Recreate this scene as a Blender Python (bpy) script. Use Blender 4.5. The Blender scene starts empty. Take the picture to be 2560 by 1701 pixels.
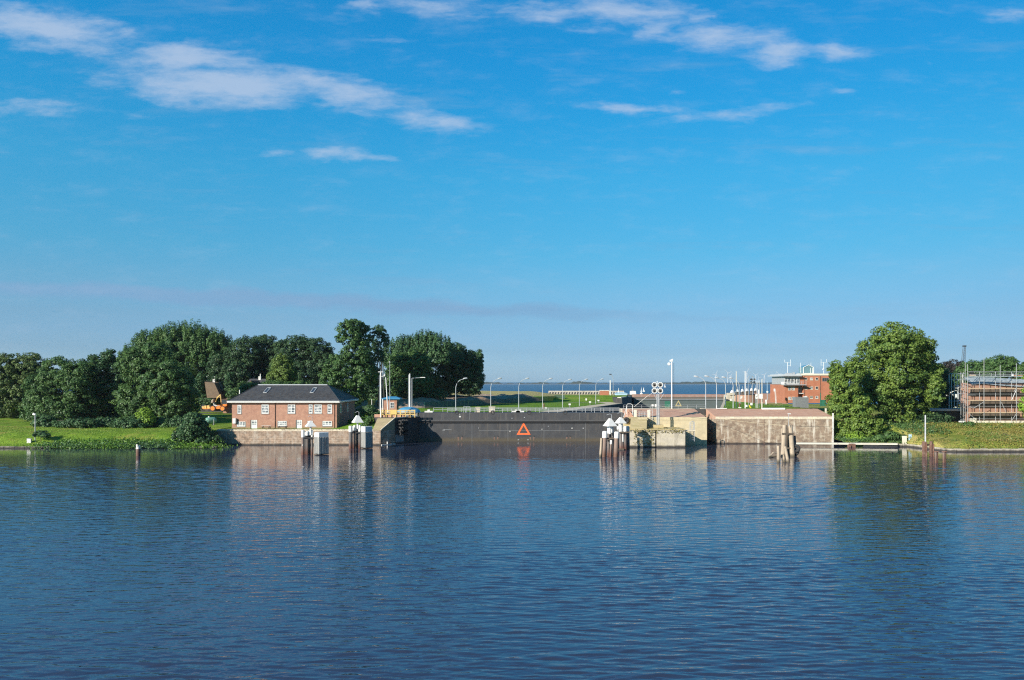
import bpy, math, random
import numpy as np
from mathutils import Vector, Matrix, noise as mnoise

# ------------------------------------------------------------------ camera, sky, sun, exposure
S = bpy.context.scene
COL = S.collection
RND = random.Random(11)
NR = np.random.default_rng(5)
F, CU, CV, H = 1900.0, 1280.0, 955.5, 14.5
rad = math.radians

def X(u, Y): return (u - CU) / F * Y
def Z(v, Y): return H - (v - CV) / F * Y

cam_d = bpy.data.cameras.new('camera')
cam_d.sensor_width = 36.0
cam_d.lens = 36.0 * F / 2560.0
cam_d.shift_y = (CV - 850.5) / 2560.0
cam_d.clip_start = 0.5
cam_d.clip_end = 30000
cam = bpy.data.objects.new('camera', cam_d)
COL.objects.link(cam)
cam.location = (0, 0, H)
cam.rotation_euler = (rad(90), 0, 0)
S.camera = cam

SUN_AZ, SUN_EL = 48.0, 22.0           # degrees left of straight behind the camera, degrees up
SKY_STRENGTH = 0.0875
S.view_settings.view_transform = 'Standard'
S.view_settings.look = 'None'
S.view_settings.exposure = 0.58
S.view_settings.gamma = 1.0
S.cycles.use_denoising = False       # keeps leaves and ripples crisp
S.cycles.filter_width = 1.2
S.cycles.sample_clamp_indirect = 4.0

sd = bpy.data.lights.new('sun', 'SUN')
sd.energy = 5.0
sd.angle = rad(0.5)
sd.color = (1.0, 0.91, 0.78)
sun = bpy.data.objects.new('sun', sd)
COL.objects.link(sun)
to_sun = Vector((-math.sin(rad(SUN_AZ)) * math.cos(rad(SUN_EL)), -math.cos(rad(SUN_AZ)) * math.cos(rad(SUN_EL)), math.sin(rad(SUN_EL))))
sun.rotation_euler = to_sun.to_track_quat('Z', 'Y').to_euler()
sun.location = to_sun * 100

W = bpy.data.worlds.new('World')
S.world = W
W.use_nodes = True
wn, wl = W.node_tree.nodes, W.node_tree.links
wn.clear()
def N(nodes, typ, **kw):
    n = nodes.new(typ)
    for k, v in kw.items(): setattr(n, k, v)
    return n
def wmath(op, a, b=None, c=None, clamp=False):
    n = wn.new('ShaderNodeMath'); n.operation = op; n.use_clamp = clamp
    for i, s in enumerate((a, b, c)):
        if s is None: continue
        if isinstance(s, (int, float)): n.inputs[i].default_value = s
        else: wl.new(s, n.inputs[i])
    return n.outputs[0]
sky = N(wn, 'ShaderNodeTexSky', sky_type='NISHITA', sun_disc=False)
sky.sun_elevation = rad(SUN_EL)
sky.sun_rotation = rad(180 + SUN_AZ)
sky.altitude = 0.0
sky.air_density = 1.0
sky.dust_density = 0.6
sky.ozone_density = 2.0
tc = wn.new('ShaderNodeTexCoord')
sep = wn.new('ShaderNodeSeparateXYZ'); wl.new(tc.outputs['Generated'], sep.inputs[0])
# colour of the clear air by height above the horizon (the sky over an estuary on a clear morning)
elev = wmath('ARCSINE', sep.outputs[2])
eln = wmath('DIVIDE', elev, rad(40.0), clamp=True)
tint = wn.new('ShaderNodeValToRGB'); wl.new(eln, tint.inputs[0])
TINT = [(0.0, (0.137, 0.2306, 0.429)), (0.0569, (0.0966, 0.1594, 0.2786)), (0.117, (0.0972, 0.1598, 0.2368)), (0.1766, (0.0897, 0.1827, 0.2406)), (0.2357, (0.0676, 0.2041, 0.2568)), (0.294, (0.0572, 0.2219, 0.2761)), (0.3725, (0.0469, 0.2459, 0.3055)), (0.4759, (0.0283, 0.258, 0.341)), (0.5744, (0.0213, 0.2657, 0.3708)), (0.6674, (0.0181, 0.2731, 0.3884)), (1.0, (0.0145, 0.2185, 0.3107))]   #TINT#
cr = tint.color_ramp
cr.elements[0].position = TINT[0][0]; cr.elements[0].color = (*TINT[0][1], 1)
cr.elements[1].position = TINT[-1][0]; cr.elements[1].color = (*TINT[-1][1], 1)
for p, c in TINT[1:-1]:
    e = cr.elements.new(p); e.color = (*c, 1)
mul = N(wn, 'ShaderNodeMix', data_type='RGBA', blend_type='MULTIPLY'); mul.inputs[0].default_value = 1.0
wl.new(sky.outputs[0], mul.inputs[6]); wl.new(tint.outputs[0], mul.inputs[7])
mul2 = N(wn, 'ShaderNodeVectorMath', operation='SCALE'); wl.new(wmath('MULTIPLY', wmath('MULTIPLY_ADD', sep.outputs[0], -1.05, 4.0), wmath('MULTIPLY_ADD', sep.outputs[1], .22, .78)), mul2.inputs[3])   # evens out the two sides
wl.new(mul.outputs[2], mul2.inputs[0])

# clouds: thin banks at infinity, placed by direction (tangent of bearing / height)
ysafe = wmath('MAXIMUM', sep.outputs[1], 0.05)
cx = wmath('MULTIPLY', wmath('DIVIDE', sep.outputs[0], ysafe), F)
cz = wmath('MULTIPLY', wmath('DIVIDE', sep.outputs[2], ysafe), F)
front = wmath('GREATER_THAN', sep.outputs[1], 0.1)
comb = wn.new('ShaderNodeCombineXYZ'); wl.new(cx, comb.inputs[0]); wl.new(cz, comb.inputs[1])
def wnoise(vec, scale, detail, sx=1.0, sy=1.0, rough=0.6, off=0.0):
    m = N(wn, 'ShaderNodeMapping'); m.inputs['Scale'].default_value = (sx, sy, 1); m.inputs['Location'].default_value = (off, off * .7, 0)
    wl.new(vec, m.inputs[0])
    n = N(wn, 'ShaderNodeTexNoise', noise_dimensions='2D'); n.inputs['Scale'].default_value = scale
    n.inputs['Detail'].default_value = detail; n.inputs['Roughness'].default_value = rough
    wl.new(m.outputs[0], n.inputs['Vector'])
    return n
warp = wnoise(comb.outputs[0], 1 / 110.0, 5, 0.55, 1.3, 0.6)
wv = N(wn, 'ShaderNodeVectorMath', operation='SUBTRACT'); wl.new(warp.outputs['Color'], wv.inputs[0]); wv.inputs[1].default_value = (0.5, 0.5, 0.5)
wv2 = N(wn, 'ShaderNodeVectorMath', operation='MULTIPLY'); wl.new(wv.outputs[0], wv2.inputs[0]); wv2.inputs[1].default_value = (150, 46, 0)
wv3 = N(wn, 'ShaderNodeVectorMath', operation='ADD'); wl.new(comb.outputs[0], wv3.inputs[0]); wl.new(wv2.outputs[0], wv3.inputs[1])
CLOUDS = [(130, 74, 215, 50, 9, 1.0), (472, 146, 195, 42, 5, .95), (531, 215, 285, 44, 4, 1.15), (846, 230, 225, 44, 14, .9),
          (1050, 298, 170, 28, 9, .7), (60, 274, 150, 22, 1, .62), (360, 290, 90, 16, 6, .35), (882, 387, 98, 15, 4, .8), (690, 386, 55, 10, 2, .55),
          (910, 24, 55, 20, -8, .55), (1100, 15, 200, 30, 3, .55), (1360, 32, 110, 34, 2, .72), (1572, 26, 160, 34, 4, .95), (1475, 72, 80, 17, 2, .5),
          (1646, 68, 60, 22, -25, .65), (1746, 44, 70, 20, 0, .6), (1810, 95, 180, 33, 3, .85), (1930, 132, 95, 30, -6, .85), (2090, 133, 115, 20, 0, .75),
          (2500, 38, 75, 20, -8, .45), (1580, 275, 130, 17, 4, .72), (1840, 285, 175, 15, -6, .55), (2100, 230, 45, 9, 0, .42), (1690, 237, 38, 11, 0, .35), (2340, 168, 40, 11, 0, .33),
          (960, 100, 90, 12, 6, .4)]
dens = None
for (u0, v0, ru, rv, ang, st) in CLOUDS:
    m = N(wn, 'ShaderNodeMapping', vector_type='TEXTURE')
    m.inputs['Location'].default_value = (u0 - CU, CV - v0, 0)
    m.inputs['Rotation'].default_value = (0, 0, -rad(ang))
    m.inputs['Scale'].default_value = (ru * 1.18, rv * 1.32, 1)
    wl.new(wv3.outputs[0], m.inputs[0])
    ln = N(wn, 'ShaderNodeVectorMath', operation='LENGTH'); wl.new(m.outputs[0], ln.inputs[0])
    d = wmath('MULTIPLY', wmath('SUBTRACT', 1.15, ln.outputs['Value'], clamp=True), st)
    dens = d if dens is None else wmath('SMOOTH_MAX', dens, d, 0.15)
fine = wnoise(comb.outputs[0], 1 / 70.0, 8, 0.45, 1.5, 0.62, 37.0)
wisp = wnoise(wv3.outputs[0], 1 / 22.0, 6, 0.30, 1.3, 0.65, 11.0)
dn = wmath('ADD', wmath('MULTIPLY', dens, 1.45), wmath('ADD', wmath('MULTIPLY', wmath('SUBTRACT', fine.outputs['Fac'], 0.56), 1.9), wmath('MULTIPLY', wmath('SUBTRACT', wisp.outputs['Fac'], 0.5), 0.9)))
gate_ = wmath('SMOOTH_MIN', wmath('MULTIPLY', dens, 4.0), 1.0, 0.1)
mr = N(wn, 'ShaderNodeMapRange', interpolation_type='SMOOTHSTEP'); wl.new(dn, mr.inputs[0])
mr.inputs[1].default_value = -0.10; mr.inputs[2].default_value = 1.55; mr.inputs[3].default_value = 0.0; mr.inputs[4].default_value = 0.74
cf = wmath('MULTIPLY', wmath('MULTIPLY', mr.outputs[0], gate_, clamp=True), front)
# the long grey-lilac bank low over the trees
m = N(wn, 'ShaderNodeMapping', vector_type='TEXTURE')
m.inputs['Location'].default_value = (690 - CU, CV - 750, 0); m.inputs['Rotation'].default_value = (0, 0, -rad(2.5)); m.inputs['Scale'].default_value = (1270, 25, 1)
wl.new(wv3.outputs[0], m.inputs[0])
ln = N(wn, 'ShaderNodeVectorMath', operation='LENGTH'); wl.new(m.outputs[0], ln.inputs[0])
lowd = wmath('SUBTRACT', 1.1, ln.outputs['Value'], clamp=True)
lown = wnoise(comb.outputs[0], 1 / 90.0, 6, 0.16, 1.8, 0.6, 91.0)
lowf = wmath('MULTIPLY', wmath('MULTIPLY', wmath('ADD', wmath('MULTIPLY', lowd, 1.6), wmath('MULTIPLY', wmath('SUBTRACT', lown.outputs['Fac'], 0.6), 1.5), clamp=True), 0.85), front, clamp=True)
mixl = N(wn, 'ShaderNodeMix', data_type='RGBA'); wl.new(lowf, mixl.inputs[0]); wl.new(mul2.outputs[0], mixl.inputs[6])
mixc = N(wn, 'ShaderNodeMix', data_type='RGBA'); wl.new(cf, mixc.inputs[0]); wl.new(mixl.outputs[2], mixc.inputs[6])
LOWC, CLC = (0.215, 0.405, 0.64), (0.50, 0.61, 0.785)
mixl.inputs[7].default_value = (*[c / SKY_STRENGTH / 1.495 for c in LOWC], 1)
mixc.inputs[7].default_value = (*[c / SKY_STRENGTH / 1.495 for c in CLC], 1)
bg = wn.new('ShaderNodeBackground'); bg.inputs[1].default_value = SKY_STRENGTH
wl.new(mixc.outputs[2], bg.inputs[0])
wo = wn.new('ShaderNodeOutputWorld'); wl.new(bg.outputs[0], wo.inputs[0])

# ------------------------------------------------------------------ materials
def new_mat(name):
    m = bpy.data.materials.new(name); m.use_nodes = True
    n, l = m.node_tree.nodes, m.node_tree.links
    n.clear()
    out = n.new('ShaderNodeOutputMaterial')
    b = n.new('ShaderNodeBsdfPrincipled')
    l.new(b.outputs[0], out.inputs[0])
    return m, n, l, b, out
def ramp(n, l, src, p0, p1, c0=(0, 0, 0), c1=(1, 1, 1)):
    r = n.new('ShaderNodeValToRGB'); l.new(src, r.inputs[0])
    r.color_ramp.elements[0].position = p0; r.color_ramp.elements[1].position = p1
    r.color_ramp.elements[0].color = (*c0, 1); r.color_ramp.elements[1].color = (*c1, 1)
    return r.outputs[0]
def mixc_(n, l, fac, a, b, bt='MIX'):
    x = n.new('ShaderNodeMix'); x.data_type = 'RGBA'; x.blend_type = bt
    for i, s in ((0, fac), (6, a), (7, b)):
        if isinstance(s, (int, float)): x.inputs[i].default_value = s
        elif isinstance(s, tuple): x.inputs[i].default_value = (*s, 1)
        else: l.new(s, x.inputs[i])
    return x.outputs[2]
def nz(n, l, vec, scale, detail=5, stretch=(1, 1, 1), rough=0.6, loc=(0, 0, 0)):
    mp = n.new('ShaderNodeMapping'); mp.inputs['Scale'].default_value = stretch; mp.inputs['Location'].default_value = loc
    l.new(vec, mp.inputs[0])
    t = n.new('ShaderNodeTexNoise'); t.inputs['Scale'].default_value = scale; t.inputs['Detail'].default_value = detail
    t.inputs['Roughness'].default_value = rough
    l.new(mp.outputs[0], t.inputs['Vector'])
    return t.outputs['Fac']
def wpos(n):
    return n.new('ShaderNodeNewGeometry').outputs['Position']

def mat(name, c0, c1=None, scale=1.5, rough=0.75, metal=0.0, stretch=(1, 1, 1), bump=0.0, bscale=6.0, contrast=0.18,
        streaks=None, tide=None, patch=None, brick=None, spec=None):
    """Two-tone noisy surface; streaks=(colour, amount): run-off marks; tide=(colour, z0, z1): wet band above the water;
    patch=(colour, amount, scale): blotches; brick=(width, height, mortar colour, gap, strength): courses."""
    m, n, l, b, out = new_mat(name)
    p = wpos(n)
    c1 = c1 or tuple(x * 0.8 for x in c0)
    f = ramp(n, l, nz(n, l, p, scale, 6, stretch), 0.5 - contrast, 0.5 + contrast)
    col = mixc_(n, l, f, c0, c1)
    hgt = None
    if brick:
        sx = n.new('ShaderNodeSeparateXYZ'); l.new(p, sx.inputs[0])
        ad = n.new('ShaderNodeMath'); l.new(sx.outputs[0], ad.inputs[0]); l.new(sx.outputs[1], ad.inputs[1])
        cb = n.new('ShaderNodeCombineXYZ'); l.new(ad.outputs[0], cb.inputs[0]); l.new(sx.outputs[2], cb.inputs[1])
        bt = n.new('ShaderNodeTexBrick'); l.new(cb.outputs[0], bt.inputs[0])
        bt.inputs['Scale'].default_value = 1.0; bt.inputs['Brick Width'].default_value = brick[0]; bt.inputs['Row Height'].default_value = brick[1]
        bt.inputs['Mortar Size'].default_value = brick[3]; bt.inputs['Mortar Smooth'].default_value = 0.3
        bt.inputs['Color1'].default_value = (1.12, 1.1, 1.08, 1); bt.inputs['Color2'].default_value = (0.84, 0.82, 0.84, 1); bt.inputs['Mortar'].default_value = (*brick[2], 1)
        col = mixc_(n, l, brick[4], col, bt.outputs[0], 'MULTIPLY')
    if patch:
        f = ramp(n, l, nz(n, l, p, patch[2], 7, (1, 1, 1.4), .7, (13, 5, 3)), 0.47, 0.74)
        mu = n.new('ShaderNodeMath'); mu.operation = 'MULTIPLY'; l.new(f, mu.inputs[0]); mu.inputs[1].default_value = patch[1]
        col = mixc_(n, l, mu.outputs[0], col, patch[0])
    if streaks:
        f = ramp(n, l, nz(n, l, p, 1.3, 5, (1, 1, 0.12), .6, (3, 8, 1)), 0.54, 0.68)
        mu = n.new('ShaderNodeMath'); mu.operation = 'MULTIPLY'; l.new(f, mu.inputs[0]); mu.inputs[1].default_value = streaks[1]
        col = mixc_(n, l, mu.outputs[0], col, streaks[0])
    if tide:
        sz = n.new('ShaderNodeSeparateXYZ'); l.new(p, sz.inputs[0])
        wob = n.new('ShaderNodeMath'); wob.operation = 'MULTIPLY_ADD'; l.new(nz(n, l, p, 0.9, 5, (1, 1, .3)), wob.inputs[0]); wob.inputs[1].default_value = -0.5
        l.new(sz.outputs[2], wob.inputs[2])
        mrn = n.new('ShaderNodeMapRange'); l.new(wob.outputs[0], mrn.inputs[0])
        mrn.inputs[1].default_value = tide[1] - .25; mrn.inputs[2].default_value = tide[2] - .25; mrn.inputs[3].default_value = 1; mrn.inputs[4].default_value = 0
        col = mixc_(n, l, mrn.outputs[0], col, tide[0])
    l.new(col, b.inputs['Base Color'])
    b.inputs['Roughness'].default_value = rough
    b.inputs['Metallic'].default_value = metal
    if spec is not None: b.inputs['Specular IOR Level'].default_value = spec
    if bump:
        bp = n.new('ShaderNodeBump'); bp.inputs['Distance'].default_value = bump; bp.inputs['Strength'].default_value = 0.8
        l.new(nz(n, l, p, bscale, 6, stretch), bp.inputs['Height']); l.new(bp.outputs[0], b.inputs['Normal'])
    return m

def leaf_mat(name, dark, light, trans=0.28, rough=0.5):
    if 'leaves' in name: dark, light = tuple(x * 1.75 for x in dark), tuple(x * 1.32 for x in light)
    m, n, l, b, out = new_mat(name)
    g = n.new('ShaderNodeNewGeometry')
    a = n.new('ShaderNodeAttribute'); a.attribute_name = 'tint'
    ad = n.new('ShaderNodeMath'); ad.operation = 'MULTIPLY_ADD'; l.new(g.outputs['Random Per Island'], ad.inputs[0]); ad.inputs[1].default_value = 0.4
    h = n.new('ShaderNodeMath'); h.operation = 'MULTIPLY'; l.new(a.outputs['Fac'], h.inputs[0]); h.inputs[1].default_value = 0.6
    l.new(h.outputs[0], ad.inputs[2])
    col = ramp(n, l, ad.outputs[0], 0.1, 0.9, dark, light)
    l.new(col, b.inputs['Base Color']); b.inputs['Roughness'].default_value = rough
    b.inputs['Specular IOR Level'].default_value = 0.35
    t = n.new('ShaderNodeBsdfTranslucent'); l.new(col, t.inputs[0])
    mx = n.new('ShaderNodeMixShader'); mx.inputs[0].default_value = trans
    l.new(b.outputs[0], mx.inputs[1]); l.new(t.outputs[0], mx.inputs[2]); l.new(mx.outputs[0], out.inputs[0])
    return m

M = {}
BR = (0.25, 0.083, (1.25, 1.2, 1.1), 0.012, 0.6)
M['brick'] = mat('house_brick', (.415, .232, .168), (.29, .152, .112), 1.6, .85, brick=BR, patch=((.50, .30, .21), .6, .9), bump=.02)
M['brick2'] = mat('office_brick', (.42, .17, .10), (.34, .13, .075), 0.8, .85, brick=BR)
M['brick_pave'] = mat('brick_apron', (.57, .34, .24), (.46, .255, .18), 1.2, .9, stretch=(.6, 1, 1), brick=(.5, .22, (.8, .8, .75), .03, .6), patch=((.55, .40, .30), .6, .5))
M['white'] = mat('white_paint', (.80, .80, .78), (.70, .70, .68), 3, .5)
M['offwhite'] = mat('weathered_white_paint', (.72, .72, .70), (.52, .51, .48), 2.0, .55, streaks=((.40, .37, .33), .5))
M['glass'] = mat('window_glass', (.035, .045, .055), (.06, .07, .08), 1.5, .08)
M['curtain'] = mat('curtained_glass', (.40, .42, .44), (.10, .12, .14), 1.3, .12, contrast=.05)
M['blueglass'] = mat('teal_glass', (.10, .20, .24), (.16, .28, .32), .8, .1)
M['stone'] = mat('quay_masonry', (.44, .32, .235), (.22, .17, .13), 1.6, .9, bump=.06, bscale=2.5, brick=(1.1, .42, (.55, .5, .45), .05, .85),
                 patch=((.50, .45, .38), .75, .8), streaks=((.55, .50, .43), .45), tide=((.05, .045, .04), .15, .45))
M['stone_red'] = mat('quay_red_masonry', (.33, .245, .175), (.19, .14, .105), .8, .9, bump=.05, bscale=2.5, brick=(.8, .3, (.7, .65, .6), .035, .45),
                     patch=((.60, .53, .40), .9, .8), streaks=((.66, .61, .52), .75), tide=((.05, .04, .035), .1, .4))
M['concrete'] = mat('old_concrete', (.58, .52, .42), (.42, .38, .31), .8, .9, bump=.05, bscale=3, patch=((.42, .36, .20), .6, .5), streaks=((.12, .11, .095), .7), tide=((.05, .045, .04), .2, .6))
M['yellow_wall'] = mat('ochre_wall', (.64, .54, .35), (.54, .46, .30), .7, .9, patch=((.34, .32, .22), .4, .9), streaks=((.40, .36, .26), .3), brick=(1.6, .8, (.8, .78, .75), .03, .5))
M['coping'] = mat('granite_coping', (.74, .66, .50), (.62, .55, .42), 1.5, .85, brick=(1.15, 3.0, (.5, .46, .4), .03, .9))
M['ramp'] = mat('sett_paving', (.44, .36, .23), (.32, .27, .17), 1.0, .9, stretch=(.35, 1, 2.5), bump=.05, brick=(.9, .22, (.55, .5, .4), .04, .7), patch=((.33, .33, .14), .5, .7))
M['ramp_y'] = mat('ochre_sett_paving', (.56, .46, .27), (.44, .36, .20), 1.0, .9, stretch=(.35, 1, 2.5), bump=.05, brick=(.9, .3, (.6, .55, .4), .04, .6), patch=((.42, .38, .14), .5, .7))
M['shade_conc'] = mat('shaded_concrete', (.065, .063, .062), (.045, .044, .045), .8, .9, streaks=((.10, .10, .10), .5))  # near black: the shade on these walls is put into the colour
M['panel_conc'] = mat('pale_stained_concrete', (.30, .32, .33), (.20, .22, .23), 1.2, .85, streaks=((.42, .42, .40), .6), tide=((.05, .05, .05), .2, .6))
M['gate'] = mat('gate_steel', (.050, .052, .059), (.037, .039, .045), .5, .68, streaks=((.088, .080, .074), .75), tide=((.072, .060, .042), .5, 1.15), patch=((.072, .070, .070), .7, .5), bump=.05, bscale=.8)
M['gate_dark'] = mat('black_strake', (.012, .012, .014), (.02, .02, .022), 1, .7)  # near-black tone over the whole strake
M['rubber'] = mat('tyre_rubber', (.018, .018, .020), (.035, .034, .033), 3, .75)
M['stain'] = mat('faint_rust_run', (.20, .115, .085), (.13, .085, .07), 3.0, .8)
M['orange'] = mat('orange_sign_paint', (.85, .14, .03), (.80, .17, .06), 2.5, .5)
M['rust'] = mat('rust', (.21, .105, .07), (.12, .065, .05), 2.2, .9, stretch=(1, 1, .3), patch=((.36, .26, .21), .6, 1.2))
M['steel_pile'] = mat('coated_steel_pile', (.11, .105, .105), (.16, .14, .13), 1.1, .6, stretch=(1, 1, .3), streaks=((.28, .16, .11), .5), tide=((.12, .05, .035), .4, 1.7))
M['rust_pile'] = mat('rusty_steel_pile', (.17, .135, .12), (.25, .165, .13), 1.3, .75, stretch=(1, 1, .35), streaks=((.34, .26, .22), .5), tide=((.13, .07, .05), .5, 1.9))
M['fender'] = mat('grey_fender_board', (.46, .46, .44), (.27, .27, .27), 1.4, .8, stretch=(3, 3, .12), streaks=((.10, .10, .10), .7), tide=((.05, .05, .05), .15, .4))
M['timber'] = mat('weathered_timber', (.46, .38, .29), (.30, .24, .18), 1.2, .9, stretch=(3, 3, .2), patch=((.20, .16, .12), .5, 1.0), tide=((.10, .085, .06), .2, .7))
M['timber_dk'] = mat('dark_timber', (.14, .11, .085), (.08, .065, .05), 1.2, .9, stretch=(3, 3, .2))  # second, darker timber tone
M['galv'] = mat('galvanised_steel', (.50, .52, .54), (.40, .42, .44), 2, .45, metal=.3)
M['lamp'] = mat('dull_white_lamp_paint', (.44, .47, .50), (.38, .41, .44), 2, .5)
M['grey'] = mat('grey_metal', (.22, .23, .24), (.17, .18, .19), 2, .5)
M['dark'] = mat('dark_metal', (.03, .032, .035), (.05, .05, .052), 2, .6)
M['tiles'] = None
M['blue'] = mat('blue_roof_sheet', (.06, .27, .46), (.05, .22, .40), 1.2, .45)
M['yellow'] = mat('yellow_rail_paint', (.72, .50, .16), (.62, .43, .14), 2, .55)
M['green'] = mat('green_tank_paint', (.22, .44, .34), (.15, .33, .27), 2, .45)
M['teal'] = mat('green_sheet', (.03, .16, .10), (.02, .12, .08), 1.2, .6)
M['digger'] = mat('orange_machine_paint', (.85, .26, .03), (.75, .20, .03), 2, .45)
M['lamp_lens'] = mat('signal_face', (.20, .19, .18), (.15, .145, .14), 3, .4)
M['plank'] = mat('scaffold_board', (.50, .38, .26), (.40, .29, .19), 2, .85)
M['site_brick'] = mat('site_brick', (.36, .215, .16), (.29, .165, .12), 1, .9, brick=BR)
M['sheet'] = mat('grey_dust_sheet', (.20, .25, .28), (.34, .39, .42), 1.4, .7, contrast=.1)
M['pale'] = mat('pale_render', (.70, .66, .55), (.60, .56, .46), 1, .85)
M['thatch'] = mat('brown_roof', (.20, .145, .10), (.14, .10, .07), 1.5, .95)
M['bark'] = mat('bark', (.11, .085, .06), (.07, .055, .04), 2, .95, stretch=(1, 1, .3))
M['rope'] = mat('pale_cable_sleeve', (.62, .52, .33), (.55, .45, .30), 2, .7)
M['skyblue'] = mat('pale_blue_sign', (.42, .60, .76), (.38, .56, .72), 2, .5)
M['soil'] = mat('soil', (.46, .34, .245), (.23, .16, .115), .25, .95, stretch=(.5, 1.6, 2.5), bump=.25, bscale=1.2, contrast=.12, patch=((.20, .19, .09), .35, .15))
M['path'] = mat('concrete_path', (.60, .51, .37), (.50, .42, .30), .7, .9)
M['far'] = mat('far_woods', (.035, .055, .045), (.02, .035, .03), .01, .95)
M['turbine'] = mat('turbine_white', (.52, .56, .60), (.48, .52, .56), 1, .5)

def roof_tiles():
    m, n, l, b, out = new_mat('dark_glazed_tiles')
    p = wpos(n)
    f = ramp(n, l, nz(n, l, p, 1.2, 5), .35, .7)
    col = mixc_(n, l, f, (.055, .053, .055), (.095, .092, .092))
    st = ramp(n, l, nz(n, l, p, 1.0, 6, (1.2, .35, .35), .7, (7, 2, 2)), .63, .72)
    mu = n.new('ShaderNodeMath'); mu.operation = 'MULTIPLY'; l.new(st, mu.inputs[0]); mu.inputs[1].default_value = .35
    col = mixc_(n, l, mu.outputs[0], col, (.25, .25, .24))  # lighter streaks painted in as glints on the tiles
    l.new(col, b.inputs['Base Color']); b.inputs['Roughness'].default_value = .38
    return m
M['tiles'] = roof_tiles()

def grass_mat(name, a, b_, dry, dry_amt, dscale=.12, far_dry=None):
    m, n, l, b, out = new_mat(name)
    p = wpos(n)
    col = mixc_(n, l, ramp(n, l, nz(n, l, p, .35, 7, (.6, 1, 1), .7), .38, .62), tuple(x * .72 for x in a), b_)
    f = ramp(n, l, nz(n, l, p, dscale, 6, (.7, 1, 1), .65, (11, 3, 0)), .5, .68)
    mu = n.new('ShaderNodeMath'); mu.operation = 'MULTIPLY'; l.new(f, mu.inputs[0]); mu.inputs[1].default_value = dry_amt
    col = mixc_(n, l, mu.outputs[0], col, dry)
    if far_dry:
        sx = n.new('ShaderNodeSeparateXYZ'); l.new(p, sx.inputs[0])
        mrn = n.new('ShaderNodeMapRange'); l.new(sx.outputs[1], mrn.inputs[0]); mrn.inputs[1].default_value = far_dry[1]; mrn.inputs[2].default_value = far_dry[2]
        col = mixc_(n, l, mrn.outputs[0], col, far_dry[0])
    l.new(col, b.inputs['Base Color']); b.inputs['Roughness'].default_value = .95; b.inputs['Specular IOR Level'].default_value = .1
    bp = n.new('ShaderNodeBump'); bp.inputs['Distance'].default_value = .3; l.new(nz(n, l, p, 2.2, 6), bp.inputs['Height']); l.new(bp.outputs[0], b.inputs['Normal'])
    return m
M['lawn'] = grass_mat('lawn_grass', (.11, .235, .018), (.17, .30, .028), (.27, .29, .06), .6, .08, ((.40, .34, .14), 420, 520))
M['bank'] = grass_mat('bank_grass', (.12, .23, .022), (.20, .31, .035), (.36, .30, .08), .9, .22)
M['bank2'] = grass_mat('rough_bank_grass', (.19, .25, .04), (.27, .30, .06), (.43, .33, .13), .85, .10)

LM = {
    'dark': leaf_mat('dark_green_leaves', (.018, .052, .024), (.080, .150, .056)),
    'deep': leaf_mat('blue_green_leaves', (.014, .038, .020), (.058, .108, .040)),
    'mid': leaf_mat('mid_green_leaves', (.024, .062, .022), (.092, .165, .046)),
    'grey': leaf_mat('grey_green_leaves', (.042, .072, .026), (.115, .165, .048)),
    'light': leaf_mat('light_green_leaves', (.055, .095, .02), (.13, .19, .04)),
    'lime': leaf_mat('bright_green_leaves', (.11, .19, .025), (.22, .34, .045)),
    'chest': leaf_mat('chestnut_leaves', (.040, .084, .020), (.150, .215, .038)),
    'ivy': leaf_mat('ivy_leaves', (.046, .092, .018), (.165, .235, .042)),
    'copper': leaf_mat('copper_leaves', (.022, .022, .020), (.055, .048, .040)),
    'dry': leaf_mat('dry_grass_blades', (.20, .20, .05), (.42, .34, .12)),
    'weed': leaf_mat('weed_leaves', (.030, .085, .012), (.15, .27, .035)),
    'ochre': leaf_mat('yellowing_weeds', (.16, .15, .03), (.34, .28, .07)),
}

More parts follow.
